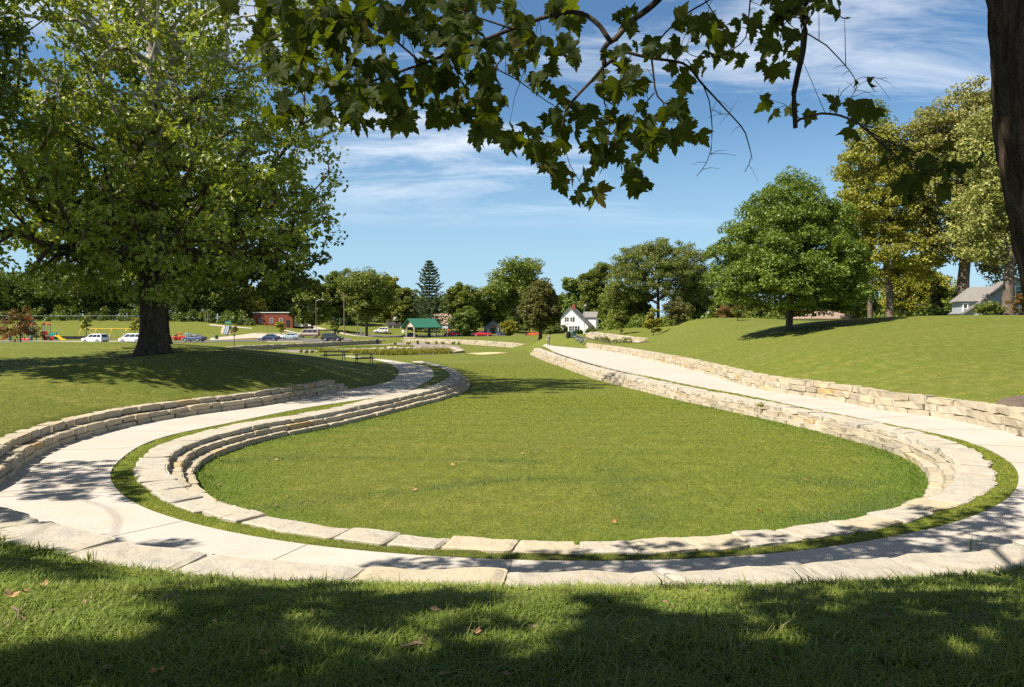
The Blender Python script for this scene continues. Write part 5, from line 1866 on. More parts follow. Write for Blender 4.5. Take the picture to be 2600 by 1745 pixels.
MB().prism([(2.0, 8.9, 4.62), (6.2, 8.9, 4.62), (6.2, 11.6, 6.2), (2.0, 11.6, 6.2)], (0, 0, .2)).build('wing_roof', ROOFG, h)

# cottage left of the shelter
h, ro = gable_house('cottage', 'cream cottage with dark roof and small dormer behind the white car', 1008, 262, [(-3.3, 0), (-3.3, 3.5), (0.2, 7.4), (3.6, 3.5), (3.6, 0)], 8, SIDEC, ROOFD, 2, 851)
MB().prism([(-3.6, -.9, 3.3), (3.9, -.9, 3.3), (3.9, .1, 4.6), (-3.6, .1, 4.6)], (0, 0, .14)).build('porch_roof', ROOFD, h)
for x in (-3.2, -1.2, 1.4, 3.4):
    MB().tube([(x, -.75, 0), (x, -.75, 3.3)], .1, 8).build('porch_post', WHITE, h)
MB().box((-.2, -.2, 5.4), (1.7, .5, 1.2)).build('dormer', WHITE, h)
window(h, -.2, 5.4, .9, .9, -.46)
window(h, 1.0, 1.8, 1.0, 1.4, 0)
window(h, -1.9, 1.8, 1.0, 1.4, 0)

# brown roofed house right of the shelter
h, ro = gable_house('brown_roof_house', 'house with brown shingle roof half hidden behind the conifer', 1150, 266, [(-3.2, 0), (-3.2, 3.8), (0, 7.3), (3.2, 3.8), (3.2, 0)], 7, SIDEB, ROOFB, 2, 851, 62)
window(h, 0, 1.8, 1.2, 1.4, 0)
window(h, 0, 4.6, .9, 1.2, 0)

# bungalow with white porch columns
h, ro = gable_house('bungalow', 'small grey bungalow with white columned gable porch', 1252, 252, [(-2.9, 0), (-2.9, 2.7), (0, 4.6), (2.9, 2.7), (2.9, 0)], 8, SIDEB, ROOFG, 2, 851.5)
pg = MB().prism([(-1.9, -1.9, 2.45), (1.9, -1.9, 2.45), (0, -1.9, 3.75)], (0, 1.9, 0)).build('porch_gable', ROOFB, h)
for x in (-1.75, -1.35, 1.35, 1.75):
    MB().tube([(x, -1.75, -.3), (x, -1.75, 2.45)], .12, 10).build('porch_column', WHITE, h)
MB().box((0, -.04, 1.05), (.95, .08, 2.1)).build('door', simple('dark_door', (0.05, 0.05, 0.06), 0.5), h)
window(h, -1.9, 1.4, .9, 1.2, 0)
window(h, 1.95, 1.4, .9, 1.2, 0)
MB().box((.8, 4, 4.6), (.8, .8, 1.6)).build('chimney', BRICK, ro)
MB().prism([(3.2, 1, 0), (6.8, 1, 0), (6.8, 1, 2.6), (3.2, 1, 2.6)], (0, 5, 0)).build('side_wing', simple('tan_siding', (0.42, 0.31, 0.22), 0.85), h)
MB().prism([(2.95, .7, 2.62), (7.1, .7, 2.62), (7.1, 3.5, 4.0), (2.95, 3.5, 4.0)], (0, 0, .16)).build('wing_roof', ROOFB, h)

# flat roofed brick building
g = P(693, 829.5, 250)
h = empty('brick_building', tuple(g), 0, 'flat roofed red brick building with pale parapet cap on the bank', 'building')
MB().box((0, 4, 1.6), (12.6, 8, 5.6)).build('wall', BRICK, h)
MB().box((0, 4, 4.5), (13.0, 8.4, .24)).build('parapet_cap', WHITE, h)
window(h, -3.9, 1.9, 1.0, 1.5, 0)
window(h, -.4, 1.9, 1.0, 1.5, 0)
window(h, 2.6, 1.9, 1.0, 1.5, 0)
MB().box((4.8, -.04, 1.0), (1.1, .1, 2.1)).build('door', SHUT, h)
MB().box((7.9, 4, 1.4), (3.0, 6, 2.8)).build('annex', wall_mat('pale_block', (0.50, 0.47, 0.45), band=4), h)

# grey house on the right crest
Yg = 70
g = P(2582, 803, Yg)
g[2] -= .15
h = empty('grey_house', tuple(g), R(-21), 'blue grey house with big shingled roof at the right edge', 'house')
pk = (0.0, 3.4)
MB().prism([(-4.05, 0, -1.2), (-4.05, 0, .45), (pk[0], 0, pk[1]), (4.0, 0, .5), (4.0, 0, -1.2)], (0, 7, 0)).build('wall', SIDEB, h)
rf = MB()
roof_slab(rf, (-4.1, .42), pk, 0, 7, over=.3)
roof_slab(rf, (4.1, .42), pk, 0, 7, over=.3)
ro = rf.build('roof', ROOFG, h)
window(h, .05, 2.45, .55, .85, 0)
MB().box((.35, -.5, 1.55), (.32, .32, 1.7)).build('chimney', BRICK, h)
MB().prism([(-.25, -.7, -.5), (1.0, -.7, -.5), (1.0, -.7, .8), (.4, -.7, 1.3), (-.25, -.7, .8)], (0, .6, 0)).build('chimney_base', WHITE, h)
MB().box((-3.0, 3.2, .45), (2.6, 5.0, 2.5)).build('wing', SIDEB, h)
MB().box((-3.92, 1.2, -.15), (1.2, 1.3, .5)).build('bay_panel', WHITE, h)
wx0, wx1, wy0, wy1, wz = -4.6, -1.4, .4, 6.0, 1.52
MB().add([(wx0, wy0, wz), (wx1, wy0, wz), (wx1, wy1, wz), (wx0, wy1, wz), (-3.2, 2.2, 2.9), (-1.4, 2.2, 2.9), (-1.4, 4.2, 2.9), (-3.2, 4.2, 2.9)],
         [(0, 1, 5, 4), (1, 2, 6, 5), (2, 3, 7, 6), (3, 0, 4, 7), (4, 5, 6, 7), (3, 2, 1, 0)]).build('wing_roof', ROOFG, h)
window(h, -3.95, .85, .45, 1.0, .68)
# brown hip roof behind the crest
g = P(2120, 810, 128)
h = empty('hip_roof_house', tuple(g), 0, 'low house behind the crest showing only its brown hip roof', 'house')
MB().box((0, 4.5, -1.2), (8.2, 8.2, 2.4)).build('wall', SIDEC, h)
MB().add([(-4.5, 0, .05), (4.5, 0, .05), (4.5, 9, .05), (-4.5, 9, .05), (-.3, 4.5, 1.55), (.5, 4.5, 1.55)], [(0, 1, 5, 4), (1, 2, 5), (2, 3, 4, 5), (3, 0, 4), (3, 2, 1, 0)]).build('roof', ROOFB, h)

# --- picnic shelter
Ys = 186
g = onground(1070, Ys)
h = empty('picnic_shelter', tuple(g), R(44), 'open picnic shelter with green metal roof and tan posts', 'shelter')
GREEN = wall_mat('green_metal_roof', (0.035, 0.16, 0.105), band=0.0, depth=0.0)
TAN = simple('tan_paint', (0.46, 0.37, 0.28), 0.7)
hw_, hl = 1.9, 3.6                                   # half gable width (x is the ridge direction)
for sx in (-1, 1):
    for sy in (-1, 1):
        MB().box((sx * hl * .9, sy * hw_ * .82, 1.25), (.2, .2, 2.5)).build('post', TAN if sx < 0 else simple('grey_post', (0.20, 0.20, 0.20), 0.7), h)
    e = MB().add([(sx * hl * .94, -hw_, 2.5), (sx * hl * .94, hw_, 2.5), (sx * hl * .94, 0, 4.1), (sx * hl * .90, -hw_, 2.5), (sx * hl * .90, hw_, 2.5), (sx * hl * .90, 0, 4.1)], [(0, 1, 2), (5, 4, 3), (0, 3, 4, 1), (1, 4, 5, 2), (2, 5, 3, 0)])
    e.build('gable_panel', TAN, h)
rf = MB()
for s in (-1, 1):
    a = [Vector((-hl * 1.12, s * (hw_ + .75), 2.25)), Vector((hl * 1.12, s * (hw_ + .75), 2.25)), Vector((hl * 1.12, 0, 4.35)), Vector((-hl * 1.12, 0, 4.35))]
    rf.prism(a, (0, 0, .14))
    for k in range(12):
        x = -hl * 1.1 + k * hl * 2.2 / 11
        rf.tube([(x, s * (hw_ + .74), 2.41), (x, 0, 4.51)], .03, 4)
rf.build('roof', GREEN, h)
for sx in (-1, 1):
    for sy in (-1, 1):
        MB().tube([(sx * hl * .9, sy * hw_ * .82, 1.9), (sx * hl * .9, sy * hw_ * .45, 2.5)], .07, 6).build('brace', TAN, h)
for sy in (-1, 1):
    MB().box((0, sy * hw_ * .98, 2.42), (hl * 1.9, .14, .22)).build('beam', TAN, h)
MB().box((0, 0, -.05), (hl * 2.1, hw_ * 2.2, .2)).build('floor_slab', M_PAVE, h)


# --- picnic tables
def picnic(px, Y, rz, label, L=1.9, mat=DKMET, group=None):
    g = onground(px, Y)
    t = empty('picnic_table', tuple(g), R(rz), label, 'picnic table', group)
    mb = MB()
    for k in range(5):
        mb.box((0, -.32 + k * .16, .73), (L, .145, .04))
    mb.build('tabletop', mat, t)
    for s in (-1, 1):
        MB().box((0, s * .72, .44), (L, .26, .045)).build('bench_seat', mat, t)
    for sx in (-1, 1):
        x = sx * L * .36
        m = MB().tube([(x, -.78, 0), (x, -.25, .7)], .03, 6).tube([(x, .78, 0), (x, .25, .7)], .03, 6).tube([(x, -.8, .41), (x, .8, .41)], .03, 6)
        m.build('leg_frame', mat, t)
    MB().tube([(-L * .36, 0, .45), (L * .36, 0, .45)], .022, 6).build('stretcher', mat, t)
    return t


picnic(849, 61, 4, 'dark metal picnic table at the path left of the other one', 1.95)
picnic(924, 58, 18, 'dark metal picnic table nearer the bend of the path', 1.5)
for i, (dx, dy) in enumerate([(-1.6, .3), (.6, -.2), (2.2, .2)]):
    q = h.location
    t = picnic(1070, Ys, 44, ['dark picnic table by the tan posts under the shelter roof', 'dark picnic table in the middle of the shelter', 'dark picnic table by the grey posts of the shelter'][i], 1.7, group='tables under the shelter')
    t.location = (q.x + dx * math.cos(R(44)), q.y + dx * math.sin(R(44)) + dy, q.z + .05)

# --- bins and benches at the bed wall
def bin_(px, Y, label, mat, hgt=.95, r=.30, lid=True):
    g = onground(px, Y)
    t = empty('litter_bin', (g[0], g[1], g[2] + .02), 0, label, 'litter bin')
    prof = [(r * .86, 0), (r * .9, .06), (r, hgt * .5), (r, hgt * .86), (r * 1.04, hgt * .88), (r * 1.04, hgt * .92)]
    MB().lathe((0, 0, 0), prof, 18).build('barrel', mat, t)
    sl = MB()
    for k in range(18):
        a = 2 * math.pi * k / 18
        sl.tube([(r * 1.01 * math.cos(a), r * 1.01 * math.sin(a), .08), (r * 1.06 * math.cos(a), r * 1.06 * math.sin(a), hgt * .86)], .014, 4)
    sl.build('slats', mat, t)
    if lid:
        MB().lathe((0, 0, hgt * .92), [(r * 1.02, 0), (r * .8, .07), (r * .4, .10), (r * .38, .06)], 18).build('lid', mat, t)
    return t


BINB = simple('black_steel', (0.018, 0.017, 0.016), 0.45)
BING = simple('green_steel', (0.02, 0.075, 0.055), 0.45)
bin_(1443.5, 117, 'black slatted litter bin beside the path', BINB, 1.0, .33)
bin_(1456.5, 116, 'dark green slatted litter bin right of the black one', BING, 1.0, .34)
bin_(550, 176, 'dark green litter bin on the plaza far left', BING, .95, .33)
bin_(958, 172, 'dark litter bin on a post above the rain garden wall', BINB, 1.1, .28)


def bench(px, Y, rz, label):
    g = onground(px, Y)
    t = empty('park_bench', (g[0], g[1], g[2] + .02), R(rz), label, 'bench', 'benches beside the path')
    m = simple('bench_grey', (0.17, 0.19, 0.21), 0.5, 0.3)
    s = MB()
    for k in range(5):
        s.box((0, -.2 + k * .1, .44), (1.5, .075, .03))
    s.build('seat', m, t)
    b = MB()
    for k in range(9):
        b.box((-.68 + k * .17, .32, .68), (.05, .03, .42), tilt=('X', R(-12)))
    b.box((0, .36, .90), (1.5, .04, .06)).box((0, .28, .48), (1.5, .04, .05))
    b.build('backrest', m, t)
    for sx in (-.7, .7):
        MB().tube([(sx, -.22, 0), (sx, -.22, .43), (sx, -.2, .62), (sx, .3, .62)], .025, 6).tube([(sx, .34, 0), (sx, .27, .45), (sx, .38, .92)], .025, 6).build('leg', m, t)
    return t


bench(1466, 112, 62, 'grey slatted bench next to the green litter bin')
bench(1473, 109.5, 60, 'middle grey slatted bench of the three')
bench(1481, 107, 58, 'grey slatted bench farthest from the litter bins')

# --- poles, lamps, signs
def pole(name, label, px, Y, h, r, mat, cat, rz=0, ybase=None):
    g = onground(px, Y)
    t = empty(name, tuple(g), R(rz), label, cat)
    MB().tube([(0, 0, -.2), (0, 0, h * .5), (0, 0, h)], [r, r * .9, r * .75], 10).build('pole', mat, t)
    return t


t = pole('street_lamp', 'tall street lamp with curved arm above the parked van', 803, 200, 9.6, .11, WOOD, 'street lamp')
MB().tube([(0, 0, 9.1), (.7, 0, 9.45), (1.6, 0, 9.55)], .05, 8).build('arm', STEEL, t)
MB().lathe((1.9, 0, 9.5), [(.05, -.08), (.2, -.06), (.22, .02), (.1, .1)], 10).build('lamp_head', CHROME, t)
for lab, px, Y, hh in [('wooden utility pole left of the large rounded tree', 874, 226, 12), ('second wooden utility pole in the shade of the rounded tree', 908, 240, 9), ('left one of two bare posts on the playground bank', 522, 236, 3.4), ('right one of two bare posts on the playground bank', 528, 236, 3.6)]:
    t = pole('utility_pole', lab, px, Y, hh, .15, simple('pole_wood', (0.22, 0.15, 0.10), 0.9, 0, 0.3), 'utility pole')
    if hh > 8:
        MB().box((0, 0, hh - .6), (2.2, .12, .14)).build('crossarm', WOOD, t)
        for x in (-.9, 0, .9):
            MB().lathe((x, 0, hh - .53), [(.05, 0), (.07, .08), (.04, .16)], 8).build('insulator', STEEL, t)
t = pole('utility_pole', 'slim grey pole with camera at the right side of the white house', 1483, 190, 7.2, .09, STEEL, 'utility pole')
MB().box((.25, 0, 7.0), (.6, .25, .2)).build('camera_box', WHITE, t)
t = pole('basketball_hoop', 'bent dark basketball hoop post before the white house', 1427, 140, 2.4, .06, DKMET, 'basketball hoop')
MB().tube([(0, 0, 2.3), (.5, 0, 2.9), (1.05, 0, 2.95)], .05, 8).build('arm', DKMET, t)
MB().box((1.1, 0, 3.0), (.05, 1.1, .8)).build('backboard', simple('grey_board', (0.5, 0.5, 0.5), 0.4), t)
ring = [(1.35 + .22 * math.cos(a), .22 * math.sin(a), 2.75) for a in np.linspace(0, 2 * math.pi, 13)]
MB().tube(ring, .015, 5, False).build('hoop', simple('orange_steel', (0.5, 0.12, 0.03), 0.5), t)
# red octagonal sign
t = pole('stop_sign', 'red octagonal stop sign by the red car', 1137, 225, 2.3, .035, STEEL, 'sign')
o8 = [(.38 * math.cos(R(22.5 + 45 * k)), -.03, 2.35 + .38 * math.sin(R(22.5 + 45 * k))) for k in range(8)]
sg = MB().prism(o8, (0, .03, 0)).build('sign_plate', simple('sign_red', (0.55, 0.02, 0.02), 0.4), t)
fc = bpy.data.curves.new('lettering', 'FONT')
fc.body = 'STOP'
fc.size = .28
fc.align_x = 'CENTER'
fc.align_y = 'CENTER'
fc.extrude = .004
fc.materials.append(WHITE)
fo = bpy.data.objects.new('lettering', fc)
COL.objects.link(fo)
fo.parent = sg
fo.location = (0, -.036, 2.35)
fo.rotation_euler = (R(90), 0, 0)
bpy.context.view_layer.update()
tm = bpy.data.meshes.new_from_object(fo.evaluated_get(bpy.context.evaluated_depsgraph_get()))
bpy.data.objects.remove(fo)
fo = bpy.data.objects.new('lettering', tm)
COL.objects.link(fo)
fo.parent = sg
fo.location = (0, -.036, 2.35)
fo.rotation_euler = (R(90), 0, 0)
for lab, px, Y, w2, h2, z2, mt in [('square white notice board left of the shelter', 1023, 196, .62, .72, 1.45, WHITE), ('narrow grey sign on a post beside the lane', 916, 196, .4, 1.3, 1.6, STEEL), ('small white sign behind the tan van', 805, 206, .5, .6, 1.9, WHITE)]:
    t = pole('park_sign', lab, px, Y, z2, .03, STEEL, 'sign')
    MB().box((0, -.05, z2 + .05), (w2, .03, h2)).build('sign_plate', mt, t)
t = pole('lamp_post', 'black garden lamp post with white globe before the grey house', 2511, 67, 1.0, .035, DKMET, 'lamp post')
MB().lathe((0, 0, 1.0), [(.05, 0), (.14, .06), (.17, .17), (.14, .27), (.05, .33)], 14).build('globe', WHITE, t)
MB().lathe((0, 0, 1.33), [(.10, 0), (.03, .08)], 10).build('cap', DKMET, t)

# chain link fence on the bank
g0, g1 = onground(-120, 232), onground(345, 232)
t = empty('chain_link_fence', tuple(g0), 0, 'long chain link fence along the top of the playground bank', 'fence')
n = 17
rail = MB()
wire = MB()
for k in range(n):
    x = (g1[0] - g0[0]) * k / (n - 1)
    gz_ = float(ground(g0[0] + x, 232)) - g0[2]
    MB().tube([(x, 0, gz_ - .2), (x, 0, gz_ + 2.0)], .045, 6).build('post', STEEL, t)
    if k < n - 1:
        x2 = (g1[0] - g0[0]) * (k + 1) / (n - 1)
        gz2 = float(ground(g0[0] + x2, 232)) - g0[2]
        rail.tube([(x, 0, gz_ + 2.0), (x2, 0, gz2 + 2.0)], .04, 6)
        for j in range(9):
            f = j / 9
            f2 = min(1, f + .2)
            za, zb_ = gz_ + (gz2 - gz_) * f, gz_ + (gz2 - gz_) * f2
            xa, xb = x + (x2 - x) * f, x + (x2 - x) * f2
            wire.tube([(xa, 0, za + .05), (xb, 0, zb_ + 1.98)], .0045, 3, False).tube([(xa, 0, za + 1.98), (xb, 0, zb_ + .05)], .0045, 3, False)
rail.build('top_rail', simple('fence_rail', (0.22, 0.23, 0.23), 0.6, 0.4), t)
wire.build('wire_mesh', simple('fence_wire', (0.12, 0.13, 0.13), 0.6, 0.4), t)

# --- playground
PRED = simple('play_red', (0.62, 0.035, 0.02), 0.4)
PORG = simple('play_orange', (0.75, 0.13, 0.03), 0.45)
PYEL = simple('play_yellow', (0.80, 0.47, 0.02), 0.4)
PBLU = simple('play_blue', (0.03, 0.22, 0.48), 0.4)
PTEA = simple('play_teal', (0.03, 0.36, 0.34), 0.4)
PGRN = simple('play_green', (0.08, 0.34, 0.07), 0.4)


def slide(root, p0, p1, w_, mat, name='slide', bumps=0):
    p0, p1 = Vector(p0), Vector(p1)
    d = p1 - p0
    side = Vector((-d.y, d.x, 0)).normalized() * w_ / 2
    pts = [p0, p0 + d * .1, p0 + d * .5 + Vector((0, 0, -.1)), p0 + d * .82 + Vector((0, 0, -.06)), p1]
    if bumps:
        pts = [p0 + d * f + Vector((0, 0, .16 * math.sin(f * bumps * 6.28))) for f in np.linspace(0, 1, 9)]
    mb = MB()
    b = 0
    for p in pts:
        mb.v += [tuple(p - side + Vector((0, 0, .22))), tuple(p - side), tuple(p + side), tuple(p + side + Vector((0, 0, .22))),
                 tuple(p + side * 1.12 + Vector((0, 0, .22))), tuple(p + side * 1.12 - Vector((0, 0, .05))), tuple(p - side * 1.12 - Vector((0, 0, .05))), tuple(p - side * 1.12 + Vector((0, 0, .22)))]
    for i in range(len(pts) - 1):
        for k in range(8):
            mb.f.append((i * 8 + k, i * 8 + (k + 1) % 8, i * 8 + 8 + (k + 1) % 8, i * 8 + 8 + k))
    mb.build(name, mat, root)


def canopy(root, c, w_, d_, h_, mat):
    mb = MB()
    xs = np.linspace(-1, 1, 7)
    for j, y in enumerate((-d_ / 2, d_ / 2)):
        for x in xs:
            mb.v.append((c[0] + x * w_ / 2, c[1] + y, c[2] + h_ * (1 - x * x)))
        for x in xs[::-1]:
            mb.v.append((c[0] + x * w_ / 2, c[1] + y, c[2] + h_ * (1 - x * x) - .12))
    for k in range(14):
        mb.f.append((k, (k + 1) % 14, 14 + (k + 1) % 14, 14 + k))
    mb.f += [tuple(range(14))[::-1], tuple(range(14, 28))]
    mb.build('canopy', mat, root)


def play_tower(root, x, z, w_, hpost, pm, cm, deck):
    for sx in (-1, 1):
        for sy in (-1, 1):
            MB().tube([(x + sx * w_ / 2, sy * w_ / 2, 0), (x + sx * w_ / 2, sy * w_ / 2, hpost)], .06, 8).build('post', pm, root)
    MB().box((x, 0, deck), (w_, w_, .12)).build('deck', simple('deck_grey', (0.06, 0.06, 0.08), 0.6), root)
    MB().box((x, -w_ / 2, deck + .45), (w_ * .9, .05, .7)).build('panel', PRED if cm is not None else PTEA, root)
    if cm is not None:
        canopy(root, (x, 0, hpost - .1), w_ * 1.35, w_ * 1.25, .45, cm)


Yp = 168
g = onground(115, Yp)
t = empty('play_structure', tuple(g), R(6), 'climbing tower with orange canopy, blue posts, red and yellow slides', 'playground')
play_tower(t, .2, 0, 1.15, 3.6, PBLU, PORG, 1.3)
play_tower(t, 1.6, 0, 1.0, 1.9, PTEA, None, .9)
slide(t, (-.4, -.2, 1.25), (.9, -1.9, .2), .55, PRED)
slide(t, (2.1, -.2, 1.0), (4.3, -1.0, .25), .6, PYEL, bumps=1)
slide(t, (-.4, .3, 1.3), (-1.4, -.8, .75), .5, PYEL)
MB().box((1.6, -.6, .55), (.8, .06, .9)).build('panel', PRED, t)
MB().tube([(2.2, 0, 0), (2.2, 0, 2.0), (2.5, 0, 2.25), (2.8, 0, 2.0), (2.8, 0, 0)], .05, 8).build('arch_climber', PTEA, t)
for k in range(4):
    MB().tube([(.85 + k * .22, -.1, .0), (.85 + k * .22, -.1, 1.2 + .2 * k)], .04, 6).build('spiral_post', PYEL if k % 2 else PRED, t)
g = onground(68, Yp - 2)
t = empty('play_structure', tuple(g), R(-4), 'bigger climbing tower with two orange canopies and long red slide behind the small oak', 'playground')
play_tower(t, .3, 0, 1.1, 4.8, PTEA, PORG, 1.9)
play_tower(t, .5, 0, 1.9, 3.5, PTEA, PORG, 1.6)
slide(t, (-1.2, -.3, 2.2), (-4.6, -1.4, .2), .7, PRED)
MB().tube([(-.6, -1.2, .25), (.9, -1.3, .3), (1.5, -1.3, .3)], .35, 12).build('crawl_tunnel', PRED, t)
for x in (-2.6, 2.0):
    MB().lathe((x, -1.6, 0), [(.28, 0), (.32, .5), (.3, .95), (.2, 1.05)], 12).build('bollard_post', simple('slate_plastic', (0.10, 0.13, 0.15), 0.6), t)
Yw = 192
g = onground(209, Yw)
t = empty('swing_set', tuple(g), R(1.5), 'long yellow swing set of arched frames', 'swing set')
fx = [0, 3.75, 7.45, 11.1, 14.6]
for x in fx:
    a = [(x - .32, -1.2, 0), (x - .3, -.55, 1.9), (x - .16, -.2, 2.38), (x, 0, 2.46), (x + .16, .2, 2.38), (x + .3, .55, 1.9), (x + .32, 1.2, 0)]
    MB().tube(a, .07, 8).build('frame', PYEL, t)
MB().tube([(0, 0, 2.46), (14.6, 0, 2.46)], .07, 8).build('top_beam', PYEL, t)
for i, x in enumerate((1.2, 2.5, 4.9, 6.2, 8.6, 9.9, 12.2, 13.4)):
    sw = MB().box((x, 0, .5), (.45, .2, .05)).build('swing_seat', BLACKP, t)
    MB().tube([(x - .22, 0, .5), (x - .22, 0, 2.42)], .012, 4).tube([(x + .22, 0, .5), (x + .22, 0, 2.42)], .012, 4).build('chain', STEEL, sw)
g = onground(466, 168)
t = empty('play_climber', tuple(g), R(0), 'low red climbing structure with blue arches right of the big trunk', 'playground')
m_ = MB()
for k in range(5):
    x = -1.9 + k * .55
    m_.tube([(x + .55 * math.cos(a), -.5, .1 + (.75 + .12 * (k % 2)) * math.sin(a)) for a in np.linspace(0, math.pi, 8)], .13, 8)
m_.build('red_arches', PRED, t)
MB().box((-1.0, .2, .5), (2.1, .9, .8)).build('panel', PRED, t)
canopy(t, (-.9, 0, 1.35), 1.0, .9, .35, PORG)
for k in range(5):
    MB().tube([(.2 + k * .42, 0, 0), (.2 + k * .42, 0, 1.45)], .04, 6).build('post', PBLU, t)
MB().tube([(.2, 0, 1.45), (.8, 0, 1.6), (1.9, 0, 1.45)], .05, 6).build('overhead_bar', PBLU, t)
MB().box((.55, .05, .7), (.4, .05, 1.0)).build('panel', simple('pale_panel', (0.6, 0.5, 0.4), 0.6), t)
MB().box((1.7, .05, .7), (.4, .05, 1.3)).build('panel', PORG, t)
# slide down the bank
gt, gb = onground(578, 230), onground(571, 207)
t = empty('hillside_slide', tuple(gt), 0, 'long grey embankment slide with blue and green gateway at its top', 'slide')
ps = [Vector((gt[0] + (gb[0] - gt[0]) * f, 230 - 23 * f, float(ground(gt[0] + (gb[0] - gt[0]) * f, 230 - 23 * f)) + .12)) - Vector(gt) for f in np.linspace(0, 1, 10)]
mb = MB()
for p in ps:
    mb.v += [(p.x - .62, p.y, p.z + .3), (p.x - .5, p.y, p.z), (p.x - .08, p.y, p.z), (p.x, p.y, p.z + .25), (p.x + .08, p.y, p.z), (p.x + .5, p.y, p.z), (p.x + .62, p.y, p.z + .3), (p.x + .62, p.y, p.z - .15), (p.x - .62, p.y, p.z - .15)]
for i in range(9):
    for k in range(9):
        mb.f.append((i * 9 + k, i * 9 + (k + 1) % 9, i * 9 + 9 + (k + 1) % 9, i * 9 + 9 + k))
mb.build('slide_bed', simple('slide_steel', (0.45, 0.52, 0.58), 0.35, 0.3), t)
for sx in (-.85, .85):
    MB().tube([(sx, .4, 0), (sx, .4, 1.25)], .06, 8).build('post', PBLU, t)
MB().box((0, .4, 1.0), (1.6, .06, .42)).build('panel', PGRN, t)
MB().tube([(-.9, .4, 1.28), (.9, .4, 1.28)], .06, 8).build('rail', PBLU, t)
g = onground(165, 190)
t = empty('timber_edging', tuple(g), R(2), 'dark low timber edging at the foot of the playground bank', 'edging')
for k in range(4):
    MB().box((-3.6 + k * 2.4, .15 * (k % 2), .35), (2.35, .3, .7)).build('timber', DKMET, t, bevel=.02)
g = onground(700, 158)
for i, (px, Y) in enumerate([(706, 156), (742, 160)]):
    g = onground(px, Y)
    o = MB().prism([(-2.2, -.1, 0), (2.2, -.1, 0), (2.2, -.05, .16), (-2.2, -.05, .16)], (0, .2, 0)).build('parking_curb', M_PAVE)
    o.location = tuple(g)
    tag(o, ['pale concrete parking curb before the navy sedan', 'pale concrete parking curb before the silver sedan'][i], 'curb')


# --- people
def skin_body(name, chains, mat, parent, sub=2):
    """chains: lists of (x,y,z,radius); equal points are shared"""
    vs, rad, ed, ix = [], [], [], {}
    for ch in chains:
        prev = None
        for x, y, z, r in ch:
            k = (round(x, 3), round(y, 3), round(z, 3))
            if k not in ix:
                ix[k] = len(vs)
                vs.append((x, y, z))
                rad.append(r)
            if prev is not None and prev != ix[k] and (prev, ix[k]) not in ed and (ix[k], prev) not in ed:
                ed.append((prev, ix[k]))
            prev = ix[k]
    me = bpy.data.meshes.new(name)
    me.from_pydata(vs, ed, [])
    me.materials.append(mat)
    o = bpy.data.objects.new(name, me)
    COL.objects.link(o)
    o.parent = parent
    o.modifiers.new('skin', 'SKIN')
    if not me.skin_vertices:
        bpy.context.view_layer.objects.active = o
        me.attributes  # layer is made by the modifier operator below
    sk = me.skin_vertices[0].data if me.skin_vertices else None
    if sk is not None:
        for i, r in enumerate(rad):
            q = r if isinstance(r, tuple) else (r, r)
            sk[i].radius = q
        sk[0].use_root = True
    s = o.modifiers.new('sub', 'SUBSURF')
    s.levels = s.render_levels = sub
    for p in me.polygons:
        p.use_smooth = True
    return o


SKIN = simple('skin', (0.50, 0.30, 0.21), 0.6)


